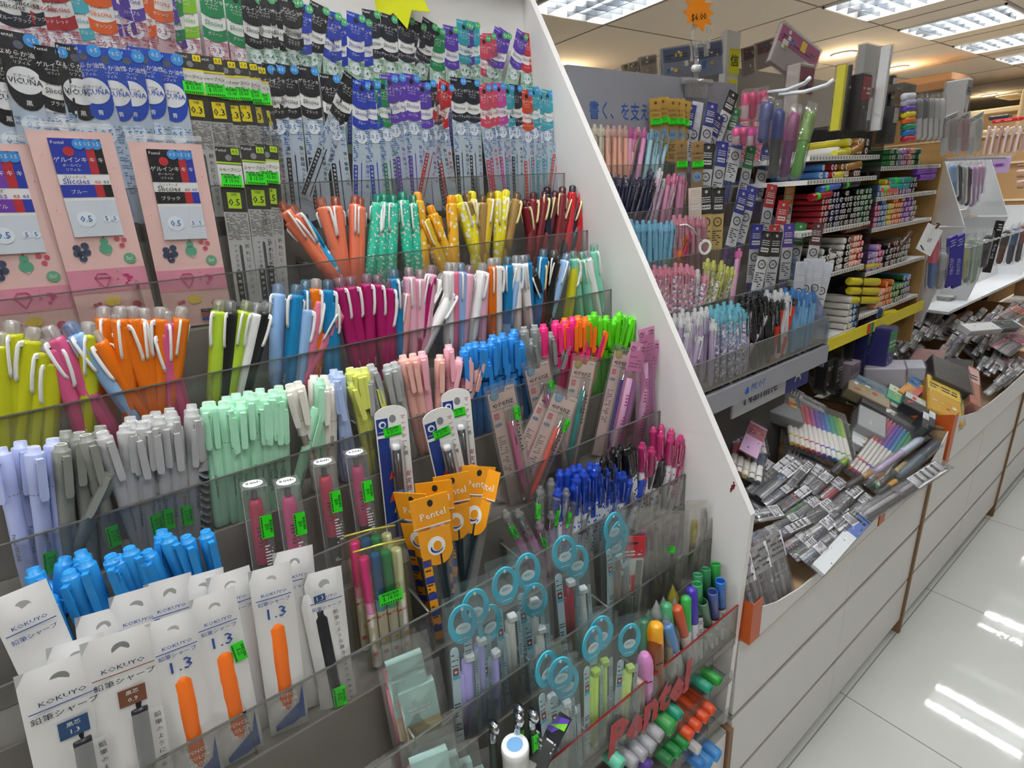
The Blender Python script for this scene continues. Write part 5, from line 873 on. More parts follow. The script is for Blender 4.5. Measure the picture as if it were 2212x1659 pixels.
tps('S5', 4, [('26308c', 'd8d8de', '26308c', 'navy and white', '1085,770,-.2 1245,760,-.2 1300,850,-.35'), ('e4e6f0', 'd8dbe8', '4a5ab8', 'pale backside', '1135,752,-.15'), ('141416', 'e4e4e8', '141416', 'black and white', '1405,680,-.38'), ('1f8a4a', 'e4e4e8', '1f8a4a', 'green and white', '1420,800,-.2'), ('f05a7a', 'f08aa0', 'f05a7a', 'coral red', '1480,785,-.02 1590,790,-.05')])
tps('S5', 3, [('141416', 'e4e4e8', '141416', 'black and white', '1215,1062,-.1'), ('26309c', 'e4e4e8', '26309c', 'navy and white', '1325,1050,-.15 1460,925,-.22'), ('168a4a', 'e4e4e8', '168a4a', 'green and white', '1535,1078,-.2'), ('26307c', 'e4e4e8', '26307c', 'dark blue and white', '1650,1095,-.2')])
tps('S5', 2, [('141416', 'e0c070', 'c8963a', 'black gold-patterned', '1195,1390,-.02 1290,1392,-.05'), ('ecd8c8', 'e8e0d8', '6a5a4a', 'cream patterned', '1110,1390,0'), ('26309c', 'e4e4e8', '26309c', 'navy and white', '1545,1385,-.25 1480,1410,-.25'), ('c8202a', 'e4e4e8', 'c8202a', 'red and white', '1690,1368,-.18'), ('f09a1a', 'e8e0d8', '1f8a4a', 'orange-edged green', '1830,1340,-.15')])
tps('S6', 1, [('26309c', 'e4e4e8', '26309c', 'navy and white', '1370,285,-.1'), ('141416', 'e4e4e8', '141416', 'black and white', '1450,335,-.2 1520,340,-.15'), ('c8202a', 'e4e4e8', 'c8202a', 'red and white', '1570,110,-.18 1500,290,-.1'), ('168a3a', 'e4e4e8', '168a3a', 'green and white', '1700,275,-.2'), ('5a3ab0', 'e4e4e8', '5a3ab0', 'violet and white', '1610,280,-.1'), ('5a1a20', 'e4e4e8', '5a1a20', 'maroon and white', '1830,270,-.2')])
tps('S6', 0, [('dfe4f0', 'e8e8ee', 'b03a6a', 'white lettered', '1700,560,-.12 1760,540,-.15 1840,540,-.2 1900,570,-.25')])
# white tag on a string
b = MB(); P0, P1, P2 = [onx(*px('S6', *q), qx(2)+.012) for q in ((790, 300), (880, 320), (955, 420))]; b.tube([P0, (P0+P1)/2+Vector((0, 0, .004)), P1, P2], .0014, WH, 6); C_ = onx(*px('S6', 978, 462), qx(2)+.012); M = Matrix.Translation(C_) @ Matrix.Rotation(pi/2-.3, 4, 'Z'); b.ring(0, 0, .0145, .0095, -.001, .001, WH, 20, 1, M)
tg = b.mesh('white_ring_tag'); thing(tg, 'ring_tag', Matrix.Identity(4), '', '', 'tag', None, 'white ring tag hanging over the third tray of the grey rack')
# ---------------------------------------------------------------- helpers for packs standing or hanging on a plane facing the aisle
def hang(reg, x1, y1, x2, y2, X, fn, name, look, where, cat, group=None, dx=0, face=.4, roll=0, fixed=None):
    T, B = onx(*px(reg, x1, y1), X), onx(*px(reg, x2, y2), X+dx); L = (B-T).length; D = (B-T).normalized()
    n0 = Vector((1, 0, 0))*(1-face)+(CAM-T).normalized()*face
    return thing(fn(round(L, 3)), name, Matrix.Translation(B) @ frame(T, D, n0, roll), look, where, cat, group, tip=T, fixed=fixed)
def pxw(reg, x, y, X, wz): T = onx(*px(reg, x, y), X); return wz/REG[reg][2]*(T-CAM).dot(FW)/FPX     # width in metres of wz zoomed pixels
@cached
def clear_bag(L, W, c, c2, n=1, head=None):
    out = []; b = MB(); r = min(W/(2.4*n), .012)
    for i in range(n): x = (i-(n-1)/2)*W/n*.9; b.lathe([(r*.4, L*.04), (r*.8, L*.1), (r*.85, L*.5)], pl(c2 if i % 2 == 0 else c, .4), 10, (x, 0, 0)); b.lathe([(r, L*.5), (r, L*.82), (r*.6, L*.88), (0, L*.885)], pl(c, .35), 10, (x, 0, 0))
    out.append(('pen', b.mesh('pen'))); b = MB(); b.bag(W, L, r*2.6, film(.05, 'ffffff', .9, .08, 1.4), 3, 0, 6, 12, .12, .001)
    out.append(('film_bag', b.mesh('film_bag')))
    if head: b = MB(); b.box(-W/2, W/2, -.001, .001, L*.86, L, pl(head, .45)); b.lines(-W*.4, W*.4, L*.88, L*.97, 2, BK, -.0013, .8, 3); out.append(('header', b.mesh('header')))
    return out
@cached
def carton(L, W, D, c, c2=None, art=True, film_=True, seed=1, c3='c8b070'):
    out = []; b = MB(); r = random.Random(seed); b.bbox(-W/2, W/2, -D/2, D/2, 0, L, pl(c, .4), min(W, D, L)*.06)
    if c2: b.box(-W*.49, W*.49, -D/2-.0006, -D/2, L*.55, L*.95, pl(c2, .45)); b.box(W/2, W/2+.0006, -D*.48, D*.48, L*.6, L*.9, pl(c2, .45))
    out.append(('carton', b.mesh('carton')))
    if art:
        b = MB()
        for i in range(7): x, z, s_ = r.uniform(-.4, .3)*W, r.uniform(.08, .85)*L, r.uniform(.05, .14)*W; b.box(x, x+s_, -D/2-.0014, -D/2-.0008, z, z+s_*r.uniform(.4, 1.6), pl(r.choice([c3, 'e8e4dc', 'd84a3a', '3a7ac0', 'e8c83a']), .5))
        b.lines(-W*.42, W*.42, L*.62, L*.78, 2, pl('e8e8e4' if c < '8' else '2a2a2c'), -D/2-.0012, .8, seed); out.append(('printing', b.mesh('printing')))
    if film_: b = MB(); b.box(-W/2-.0015, W/2+.0015, -D/2-.0025, D/2+.0025, -.001, L+.0015, film(.02, 'ffffff', 1, .07, 1.2, wscale=70)); out.append(('film_wrap', b.mesh('film_wrap')))
    return out
# long packs on white hooks beside the grey rack
for x1, y1, x2, y2, c, c2, n in ((1660, 720, 1610, 1080, '1d2f7c', '1d2f7c', 'navy'), (1745, 740, 1690, 1330, '2a3a86', '2a2a30', 'navy and black'), (1870, 770, 1760, 1350, '8a2f6a', '6a2a6a', 'plum'), (1990, 760, 1850, 1350, '6f9a34', '5fa836', 'lime green')):
    hang('S5', x1, y1, x2, y2, -.56, lambda L: clear_bag(L, .026, c, c2), 'marker_packet', f'{n} marker in a long clear packet', 'hanging beside the grey rack', 'marker packet', 'long packets on white hooks')
for i, (x1, y1, x2, y2) in enumerate(((1660, 690, 1965, 612), (1740, 705, 2140, 625))):
    b = MB(); A_, B_ = onx(*px('S5', x1, y1), -.60), onx(*px('S5', x2, y2), -.5); b.tube([A_, A_.lerp(B_, .5)-Vector((0, 0, .004)), A_.lerp(B_, .9), B_+Vector((0, 0, .006))], .0035, pl('e4e6ea', .3), 8)
    thing(b.mesh('hook'), 'display_hook', Matrix.Identity(4), '', '', 'hook', 'white display hooks', ('upper left', 'lower right')[i]+' white display hook above the long packets')
for x1, y1, x2, y2, c, n in ((1520, 660, 1510, 900, 'd8467a', 'pink'), (1600, 650, 1600, 900, 'd8568a', 'rose'), (1450, 930, 1440, 1090, 'e04a8a', 'magenta'), (1560, 930, 1540, 1100, 'd83a9a', 'bright pink')):
    hang('S5', x1, y1, x2, y2, -.70, lambda L: clear_bag(L, .04, c, 'e8c8d0', 2), 'pen_packet', f'{n} double pen packet', 'beside the grey header board', 'pen packet', 'pink double packets')
# ---------------------------------------------------------------- marker shelves
SX = -.60; out = []; wsh = pl('eceae6', .4)
Y0, Y1, Y2 = 1.24, 1.60, 2.03
b = MB(); b.box(-.80, -.795, 1.275, Y2, .85, 1.40, pl('3a3936', .6)); 
for i in range(40): y = Y0+.02*i; b.box(-.7945, -.793, y, y+.001, .9, 1.4, pl('77756f', .4, .5))
out.append(('wire_back', b.mesh('wire_back')))
SHELF = [(Y0, Y1-.01, 1.318), (Y0, Y1-.01, 1.270), (Y0, Y1-.01, 1.161), (Y0, Y1-.01, 1.053), (Y0, Y1, .882), (Y1, Y2, 1.290), (Y1, Y2, 1.217), (Y1, Y2, 1.140), (Y1, Y2, 1.026), (Y1, Y2, .908)]
for a, c, z in SHELF:
    b = MB(); b.box(-.79, SX, a, c, z-.010, z, wsh); 
    for i in range(int((c-a)/.014)): b.box(SX, SX+.001, a+i*.014, a+i*.014+.006, z-.008, z-.002, pl('9a9894'))
    out.append(('shelf', b.mesh('shelf')))
b = MB(); b.box(-.79, SX+.003, Y1-.006, Y1-.001, .60, 1.40, film(.25, '4a4a48', 0, .1, .6)); b.box(-.79, SX+.002, Y2, Y2+.008, .75, 1.33, pl('b08a50', .5)); out.append(('divider', b.mesh('divider')))
b = MB(); b.box(SX+.002, SX+.006, Y0, Y2+.05, .848, .880, pl('f0de10', .4))
for y in (1.28, 1.36, 1.66): b.box(SX+.006, SX+.007, y, y+.02, .850, .878, pl('c84a2a')); b.box(SX+.006, SX+.007, y+.025, y+.04, .850, .878, pl('2a8a8a'))
out.append(('yellow_strip', b.mesh('yellow_strip'), None, 'bright yellow price strip'))
b = MB(); b.box(-.80, -.793, 1.275, Y2, .56, .845, pl('b39a3a', .6)); out.append(('lower_panel', b.mesh('lower_panel'), None, 'dull yellow lower panel'))
thing(out, 'marker_shelf_unit', Matrix.Identity(4), '', '', 'shelf unit', None, 'marker shelves with white ledges and a yellow strip, right of the grey rack')
@cached
def cap_marker(c, r=.0062, L=.11, tip='e8e4de', stk=0):
    b = MB(); M = Matrix.Rotation(pi/2, 4, 'X'); b.lathe([(r, 0), (r, L*.5)], pl(c, .4), 8); b.lathe([(r*1.08, L*.5), (r*1.08, L*.96), (r*.9, L)], pl(c, .3), 8); b.lathe([(r*.9, L), (r*.72, L+.0004), (r*.2, L+.0005)], pl(tip, .4), 8); b.lathe([(r*.45, L+.0008), (0, L+.0012)], pl(c, .4), 6)
    if stk: b.box(-.006, .006, -r*1.3, -r*.9, L*.6, L*.85, GREEN)
    return b.mesh('marker')
MLX = Matrix(((0, 0, 1, 0), (-1, 0, 0, 0), (0, -1, 0, 0), (0, 0, 0, 1)))    # local Z -> world +X
STUFF = MB()
def mk(c, n, y, z, shelf, r=.0062, tip='e8e4de', out_=0.0):
    M = Matrix.Translation((SX-.112+out_+random.uniform(-.003, .002), y, z)) @ MLX
    if 'right bay' in shelf:
        L = .11; m = pl(c, .35); b = STUFF; b.lathe([(r, 0), (r*1.08, L*.96), (r*.9, L)], m, 8, mx=M); b.lathe([(r*.9, L), (r*.2, L+.0005)], pl(tip, .4), 8, mx=M); b.lathe([(r*.45, L+.0008), (0, L+.0012)], m, 6, mx=M); return
    thing(cap_marker(c, r, .11, tip), 'marker', M, '', '', 'marker', f'{n} markers {shelf}', f'{n} capped marker stacked {shelf}')
def block(y0, z0, cols, rows, shelf, r=.0062, tip='e8e4de', drop=0, seed=1):
    rr_ = random.Random(seed)
    for i, (c, n) in enumerate(cols):
        h = rows-(rr_.randint(0, drop) if drop else 0)
        for j in range(h):
            if n == '-': continue
            mk(c, n, y0+(i+.5+(.5 if False else 0))*2.12*r, z0+r*1.1+j*2.15*r, shelf, r, tip)
def seq(s):
    D = dict(r=('a01c28', 'dark red'), n=('1c2450', 'navy'), k=('17171a', 'black'), g=('1f5a36', 'dark green'), e=('3c8a4c', 'green'), w=('d8d4cc', 'white'), p=('f0a888', 'peach'), o=('e87a2a', 'orange'), R=('d83a3a', 'red'), b=('4a84c8', 'blue'), v=('8a5ac0', 'violet'), t=('1fa8a0', 'teal'), y=('d8cc2a', 'yellow'), m=('c84a8a', 'pink'), z=('5a3a2a', 'brown'), l=('b8a0d8', 'lilac'), a=('8a8c8c', 'grey'), c=('a0702a', 'ochre'))
    return [D[ch] if ch != '-' else ('0', '-') for ch in s]
block(1.325, 1.161, seq('rrrnnnnnkkkkkkgggggg'), 6, 'on the third ledge of the left bay', .0062, 'cfc8c0', 1, 3)
block(1.335, 1.053, seq('kwkkwwkwwkkppprr'.replace('r', 'R')), 5, 'on the fourth ledge of the left bay', .0072, 'ece6dc', 2, 5)
block(1.29, 1.270, seq('bbb-rr-ccc-zzz'), 2, 'on the second ledge of the left bay', .0072, 'dcd8d0', 1, 7)
block(1.35, 1.318, seq('-w--y-cc-z'), 2, 'on the top ledge of the left bay', .0085, 'dcd8d0', 1, 8)
block(1.618, 1.217, seq('bbyyoooooovvvvvvkk'), 3, 'on the second ledge of the right bay', .0066, 'e0d8cc', 1, 9)
block(1.618, 1.140, seq('mmbbbtyyooooovvvvvaa'), 5, 'on the third ledge of the right bay', .0066, 'e4ccb4', 1, 10)
block(1.618, 1.026, seq('vvllmm-kkzzzzgaaa'), 4, 'on the fourth ledge of the right bay', .0078, 'd0c8c4', 1, 11)
block(1.72, .908, seq('pppoooeeeggbb'), 4, 'on the lowest ledge of the right bay', .0085, 'e4ccb4', 1, 12)
block(1.618, 1.290, seq('---eeee-llmmppe--g'), 3, 'on the top ledge of the right bay', .0066, 'dcd8d4', 1, 13)
block(1.535, .882, seq('wwbb'), 5, 'on the bottom ledge of the left bay', .0085, 'e8e4da', 1, 14)
o = obj('stacked_markers', STUFF.mesh('stacked_markers')); o['kind'] = 'stuff'; o['label'] = 'capped markers of many colours stacked ends outward on the right bay of the marker shelves'; o['category'] = 'markers'
# fat markers lying lengthwise
def along(reg, x1, y1, x2, y2, X, c, n, r, shelf, stk=1):
    A_, B_ = onx(*px(reg, x1, y1), X), onx(*px(reg, x2, y2), X); L = (B_-A_).length; D = (A_-B_).normalized()
    b = MB(); b.lathe([(r*.9, 0), (r, .003), (r, L*.62)], pl(c, .4), 12); b.lathe([(r*1.05, L*.6), (r*1.05, L-.003), (r*.85, L), (0, L)], pl(c, .3), 12)
    if stk: b.lathe([(r*1.03, L*.2), (r*1.03, L*.34)], GREEN, 12)
    thing(b.mesh('marker'), 'marker', Matrix.Translation(A_) @ frame(B_, D, Vector((1, 0, .3))), f'{n} fat marker lying lengthwise', shelf, 'marker', 'fat lying markers', tip=A_)
for x1, y1, x2, y2, c, n, r, sh in ((530, 1215, 770, 1220, 'd8c81e', 'yellow', .0105, 'on the bottom ledge'), (530, 1295, 760, 1300, 'd8c81e', 'yellow', .0105, 'on the bottom ledge'), (530, 1375, 760, 1375, 'd8c81e', 'yellow', .0105, 'on the bottom ledge'), (600, 1100, 780, 1075, 'd0c02a', 'yellow', .008, 'under the fourth ledge'),
    (200, 500, 365, 470, 'b01c28', 'red', .0085, 'on top of the navy markers'), (270, 435, 435, 395, '4a6ac0', 'blue', .0085, 'on top of the navy markers'), (450, 400, 600, 375, '1a1a1c', 'black', .0085, 'on top of the navy markers'), (480, 780, 690, 735, '5a3418', 'brown', .0085, 'on top of the peach markers'),
    (770, 440, 920, 445, 'e0605a', 'coral', .0085, 'on the right bay'), (850, 360, 1050, 350, '12a898', 'teal', .0085, 'on the right bay'), (850, 405, 1020, 405, '12a898', 'lower teal', .0085, 'on the right bay'), (1085, 280, 1250, 270, '8a4ac0', 'purple', .009, 'on the right bay'), (1110, 330, 1240, 320, '8a4ac0', 'lower purple', .009, 'on the right bay'),
    (400, 130, 520, 115, 'd0c83a', 'lime yellow', .0085, 'on the top ledge'), (520, 120, 620, 60, 'a0702a', 'ochre', .0105, 'on the top ledge'), (370, 320, 460, 305, 'd8cc3a', 'small yellow', .0085, 'on the second ledge'), (480, 250, 610, 215, 'a0702a', 'ochre', .0095, 'on the second ledge'), (800, 1490, 910, 1480, 'e8d83a', 'yellow', .0105, 'at the foot of the shelves'), (930, 940, 1050, 800, '5a3a2a', 'brown', .009, 'on the right bay')):
    along('T2', x1, y1, x2, y2, SX-.008, c, n, r, sh, 1 if n in ('red', 'blue', 'teal', 'coral', 'black') else 0)
# cartons and sets standing on top of the shelves
def stand(reg, x, y, ztop, X, w, d, c, c2, name, lab, **k):
    B_ = onx(*px(reg, x, y), X); T_ = onx(*px(reg, x, ztop), X); L = round(abs(T_.z-B_.z), 3); W = round(pxw(reg, x, y, X, w), 3)
    thing(carton(L, W, d, c, c2, **k), name, Matrix.Translation((X-d/2, B_.y, B_.z)) @ Matrix.Rotation(pi/2, 4, 'Z'), '', '', 'carton', 'boxed sets on the marker shelves', lab)
stand('T1', 130, 1160, 560, -.66, 250, .03, 'b8b0a8', '8a3a5a', 'boxed_set', 'wide clear set box with stacked coloured papers, beside white hooks', seed=3)
stand('T1', 470, 1165, 562, -.60, 50, .018, 'e4dc3a', None, 'boxed_set', 'tall narrow bright yellow carton', seed=4, art=False)
stand('T1', 515, 1165, 565, -.62, 36, .018, '26262a', None, 'boxed_set', 'tall narrow black carton next to the yellow one', seed=5)
stand('T1', 665, 1165, 650, -.60, 170, .035, '2a2226', 'a02838', 'boxed_set', 'black carton with a red band standing on the marker shelves', seed=6)
stand('T1', 690, 1150, 380, -.72, 330, .02, 'dcdcdc', None, 'boxed_set', 'tall pale translucent box behind the black carton', seed=7, art=False)
stand('T1', 835, 1165, 378, -.585, 55, .02, 'f2f2f2', None, 'boxed_set', 'tall thin white box end beside the black carton', art=False)
stand('T1', 905, 1130, 660, -.62, 60, .025, '1c1c1e', 'e8e8e8', 'boxed_set', 'black carton with white lettering', seed=9)
stand('T1', 940, 1285, 940, -.57, 90, .03, '222022', 'c8c4c0', 'boxed_set', 'low black carton above the right bay', seed=10)
for i, (c, n) in enumerate((('d8dce8', 'silver'), ('c0b8d8', 'pale violet'), ('6a4ab0', 'violet'), ('e8d82a', 'yellow'), ('e8722a', 'orange'), ('1f9a6a', 'green'), ('2a7ac8', 'blue'), ('c83a4a', 'red'))):
    y = 860+i*54; along('T1', 1130, y, 1042, y+8, -.565, c, n, .0075, 'in the rainbow stack above the right bay', 0)
for x, c in ((1180, '8a8a90'), (1230, '6a6a70'), (1280, 'b0b0b4'), (1330, 'c8c8cc'), (1380, 'dcdce0')):
    hang('T1', x, 835, x-15, 1265, -.565, lambda L: clear_bag(L, .024, c, 'dcdce0'), 'pen_packet', 'tall silvery pen packet', 'above the right bay', 'pen packet', 'silvery packets above the right bay')
stand('T1', 1095, 815, 745, -.58, 300, .08, '6a6660', None, 'flat_box', 'flat grey box lying on the rainbow stack', seed=11, art=False)
stand('T1', 1590, 1035, 690, -.55, 120, .05, 'ececec', 'a8a8a4', 'boxed_set', 'tall white windowed box above the white racks', seed=12)
for x, c in ((1460, 'b8b0b0'), (1570, 'c8a8b0'), (1690, 'e0e0dc')): hang('T1', x, 1030, x-20, 1380, -.55, lambda L: clear_bag(L, .05, c, 'd0d0d4', 2, 'ececec'), 'pen_packet', 'clear packet with a pale header', 'hanging above the white racks', 'pen packet', 'pale packets above the white racks')
# wide packs high up behind the grey rack
for x1, y1, x2, y2, X, w, c, c2, lab in ((960, 350, 970, 590, -.95, 230, '8a90a0', '5a6488', 'wide blue-grey packet behind the clear sign clip, left'), (1200, 320, 1210, 570, -.95, 230, '8890a4', '5a6488', 'wide blue-grey packet behind the clear sign clip, right'), (750, 420, 760, 560, -.98, 130, '9a8a78', '7a6a5a', 'small brownish packet left of the blue-grey packets'), (620, 470, 630, 550, -1.0, 120, '9a8a78', '7a6a5a', 'lowest brownish packet at the left'), (1500, 350, 1510, 560, -.95, 90, '8a7a74', '5a4048', 'dark packet right of the yellow characters'), (1640, 300, 1650, 500, -.95, 180, 'a89890', '7a5a58', 'packet above the white hooks')):
    W_ = round(pxw('S5', x1, y1, X, w), 3); hang('S5', x1, y1, x2, y2, X, lambda L: carton(L, W_, .012, c, c2, seed=int(x1)), 'goods_packet', '', '', 'packet', 'packets on the back wall', fixed=lab)
hang('S5', 1900, 280, 1800, 560, -.70, lambda L: carton(L, .12, .010, 'a89c9c', 'a8487a', seed=5), 'goods_packet', '', '', 'packet', 'packets on the back wall', fixed='tilted clear pack with pink and purple inside, above the hooks')
b = MB(); A_ = onx(*px('S5', 1400, 230), -1.0); b.box(-1.02, -1.0, A_.y-.03, A_.y+.035, .9, A_.z, pl('d8d4cc', .6)); pn = [('post', b.mesh('post'))]
thing(pn, 'display_post', Matrix.Identity(4), '', '', 'post', None, 'pale upright post behind the grey rack')
for (x, y, ch, h, n) in ((1405, 460, '信', 165, 'upper yellow sign with one black character on the post'), (1390, 665, '付', 130, 'lower yellow sign partly hidden behind the grey board')):
    C_ = onx(*px('S5', x, y), -.995); s_ = pxw('S5', x, y, -.995, h); b = MB(); M = Matrix.Translation(C_) @ Matrix.Rotation(pi/2-.25, 4, 'Z'); b.box(-s_*.3, s_*.3, 0, .001, -s_/2, s_/2, pl('e8e41e', .5), M); b.text(ch, s_*.5, 0, 0, BK, -.0006, mx=M); thing([('card', b.mesh('card'))], 'sign_card', Matrix.Identity(4), '', '', 'sign', 'yellow character signs', n)
b = MB(); b.box(-1.05, -1.04, 1.30, 2.3, 0, 1.60, pl('8f867c', .7)); struct('wall_partition', b)
# clear sign clip and price bursts
def burst(C_, s_, c, lines, M, n=11, seed=2, inner=.62):
    r = random.Random(seed); b = MB(); P_ = []
    for i in range(2*n): a = pi*i/n; q = (1 if i % 2 == 0 else inner)*s_*r.uniform(.9, 1.05); P_.append((q*cos(a), q*sin(a)*.85))
    m = pl(c, .5); N = len(P_); b.add([(0, 0, 0)]+[(x, 0, z) for x, z in P_], [(0, i+1, (i+1) % N+1) for i in range(N)], m, False, M); b.add([(0, .001, 0)]+[(x, .001, z) for x, z in P_], [(0, (i+1) % N+1, i+1) for i in range(N)], m, False, M)
    for t, sz, z in lines: b.text(t, sz, 0, z, BK, -.0006, mx=M, rot=.12)
    return b
C_ = onx(*px('S5', 1140, 95), -.79); s_ = pxw('S5', 1140, 95, -.79, 145); M = Matrix.Translation(C_) @ Matrix.Rotation(pi/2-.3, 4, 'Z')
thing([('card', burst(C_, s_, 'f59018', (('$6.00', .017, -.008),), M, 10, 4, .7).mesh('card'))], 'price_burst', Matrix.Identity(4), '', '', 'sign', None, 'orange star-shaped price sign held in a clear clip')
cl = film(.12, 'f4f6f8', .6, .05, 1.6, wscale=150); b = MB(); out = []
Q = lambda x, y: onx(*px('S5', x, y), -.79)
b.tube([Q(1110, 190), Q(1085, 260), Q(1110, 350), Q(1125, 430)], .005, cl, 8); b.tube([Q(1210, 200), Q(1220, 270), Q(1190, 340), Q(1195, 420)], .005, cl, 8); b.tube([Q(1120, 330), Q(1180, 330)], .006, cl, 8); out.append(('jaw', b.mesh('jaw')))
b = MB(); b.tube([Q(1120, 440), Q(1120, 600)], .005, cl, 8); b.tube([Q(1100, 510), Q(1140, 510)], .007, pl('e8eaec', .3), 8); out.append(('stem', b.mesh('stem')))
b = MB(); b.tube([Q(1010, 600), Q(1230, 620)], .007, cl, 8); b.tube([Q(1040, 640), Q(1040, 700)], .003, cl, 6); C2 = Q(1115, 655); b.box(C2.x+.0, C2.x+.006, C2.y-.035, C2.y+.035, C2.z-.02, C2.z+.012, cl); out.append(('base_clamp', b.mesh('base_clamp')))
thing(out, 'sign_clip', Matrix.Identity(4), '', '', 'clip', None, 'clear plastic sign clip clamped on the grey board')
C_ = onx(853, -30, -.83); M = Matrix.Translation(C_) @ Matrix.Rotation(pi/2-.5, 4, 'Z')
thing([('card', burst(C_, .066, 'ecf012', (), M, 9, 6, .62).mesh('card'))], 'price_burst', Matrix.Identity(4), '', '', 'sign', None, 'yellow star-shaped price sign cut off by the top edge')
# ---------------------------------------------------------------- white hanging racks past the marker shelves
WX = -.62; wr = pl('e6e8ea', .4); out = []
Ya, Yb = 2.05, 3.75
b = MB(); b.box(-.80, -.79, Ya, Yb, .60, 1.05, wr); out.append(('back_panel', b.mesh('back_panel')))
pts = [onz(*q, .80) for q in ((1999, 668), (2049, 674), (2212, 598))]; b = MB(); pl_ = [(pts[0].x-.15, pts[0].y), (pts[0].x, pts[0].y), (pts[1].x, pts[1].y), (pts[2].x, pts[2].y), (pts[2].x, Yb+.4), (-.79, Yb+.4), (-.79, pts[0].y)]
b.add([(x, y, .80) for x, y in pl_]+[(x, y, .79) for x, y in pl_], [tuple(range(7)), tuple(range(13, 6, -1))]+[(i, i+7, (i+1) % 7+7, (i+1) % 7) for i in range(7)], wr); out.append(('base_shelf', b.mesh('base_shelf'), None, 'white jutting base shelf'))
b = MB(); b.box(-.80, -.79, Ya, Yb+2, .55, .79, pl('9a7a44', .6)); out.append(('lower_panel', b.mesh('lower_panel')))
G1, G2 = ony(*px('T2', 1340, 178), 2.10), ony(*px('T2', 1510, 740), 2.10)
for y in (2.10, onx(*px('T2', 1730, 182), G1.x).y, 3.3):
    b = MB()
    if y < 3.2: b.prism([(-.80, G2.z), (G2.x, G2.z), (G1.x, G1.z), (-.80, G1.z)], y, y+.008, wr); YU = y+.01
    b.prism([(-.80, .80), (-.60, .80), (G2.x-.0, G2.z-.005), (-.80, G2.z-.005)], y+.01, y+.018, wr); out.append(('end_panel', b.mesh('end_panel')))
b = MB(); b.add([(-.78, Ya, 1.31), (-.70, Ya, 1.06), (-.70, YU, 1.06), (-.78, YU, 1.31)], [(0, 1, 2, 3)], wr); b.add([(-.74, Ya, 1.05), (-.68, Ya, .80), (-.68, Yb, .80), (-.74, Yb, 1.05)], [(0, 1, 2, 3)], wr); b.box(-.66, -.645, Ya+.06, YU, G2.z-.004, G2.z+.025, pl('c4c0b8', .5)); out.append(('sloping_board', b.mesh('sloping_board')))
for z, x in ((1.30, -.60), (1.045, -.53)):
    b = MB(); ye = YU+.1 if z > 1.2 else Yb; b.tube([(x, Ya, z), (x, ye, z)], .004, pl('d0d2d6', .25, .6), 6)
    for i in range(int((ye-Ya)/.05)): y = Ya+.02+i*.05; b.tube([(x-.05, y, z), (x+.03, y, z+.004), (x+.035, y, z+.012)], .002, pl('d8dade', .25, .3), 5)
    out.append(('hook_rail', b.mesh('hook_rail')))
thing(out, 'hanging_rack', Matrix.Identity(4), '', '', 'display rack', None, 'white hanging pen rack with a jutting base shelf, right of the marker shelves')
for x1, y1, x2, y2, c, c2, n in ((1410, 190, 1420, 510, '8ab0d8', '6a8ab0', 'blue-grey'), (1455, 190, 1465, 540, '1c1c20', '2a2a2e', 'black'), (1500, 190, 1490, 570, 'b8bcc0', '9a9ca0', 'silver'), (1545, 200, 1530, 580, '4a1c28', '5a2a34', 'dark maroon'), (1590, 190, 1570, 590, 'c8a8d8', 'b898c8', 'lilac'), (1630, 190, 1600, 560, 'd8a0c8', 'c8a0d0', 'pink lilac'), (1660, 190, 1640, 480, 'd8b0d8', 'c8b0d8', 'pale pink')):
    hang('T2', x1, y1, x2, y2, -.60, lambda L: clear_bag(L, .028, c, c2), 'pen_packet', f'{n} pen packet on the upper rail', 'of the white rack', 'pen packet', 'packets on the upper rail')
for x1, y1, x2, y2, c, c2, n in ((1265, 790, 1225, 1290, 'd84a6a', '3a6ab8', 'red and blue'), (1340, 930, 1290, 1290, 'b0b4b8', '9a9ea2', 'grey'), (1520, 860, 1490, 1200, 'c8cc8a', 'b8bc7a', 'pale green'), (1575, 800, 1520, 1240, '9ab0a0', '8aa090', 'sage'), (1640, 800, 1575, 1240, 'a8bcb0', '9ab0a0', 'pale sage'), (1735, 780, 1650, 1110, '4a4a48', '2a2a2c', 'charcoal'), (1890, 740, 1800, 1080, '3a2a26', '6a3a34', 'brown-black'), (1960, 720, 1885, 1080, '3a5a8a', '1c2a48', 'blue-black'), (2015, 700, 1960, 1060, '7a2a34', '2a1c20', 'wine')):
    hang('T2', x1, y1, x2, y2, -.53, lambda L: clear_bag(L, .034, c, c2), 'pen_packet', f'{n} pen packet on the lower rail', 'of the white rack', 'pen packet', 'packets on the lower rail')
@cached
def tall_card(L, W, c, t, tc, up=True):
    b = MB(); b.bbox(-W/2, W/2, -.004, .004, 0, L, pl(c, .4), .001)
    b2 = MB(); b2.text(t, W*.55, 0, L*.42, pl(tc), -.0045, rot=pi/2); b2.lines(-W*.3, W*.3, L*.8, L*.95, 3, pl(tc), -.0045, .7, 3); return [('card', b.mesh('card')), ('printing', b2.mesh('printing'))]
for x1, y1, x2, y2, lab in ((1410, 830, 1385, 1255, 'left violet-blue lettered pen card on the lower rail'), (1475, 820, 1440, 1262, 'right violet-blue lettered pen card on the lower rail')): hang('T2', x1, y1, x2, y2, -.525, lambda L: tall_card(L, .030, '3a34a0', 'FIRSTEP', 'c8c8ec'), 'pen_card', '', '', 'pen card', 'violet-blue pen cards', fixed=lab)
hang('T2', 1820, 700, 1700, 1140, -.52, lambda L: tall_card(L, .028, '1c1c1e', 'Dr.Grip', 'd8d8d8'), 'pen_card', '', '', 'pen card', None, fixed='tall black pen card with white vertical lettering on the lower rail')
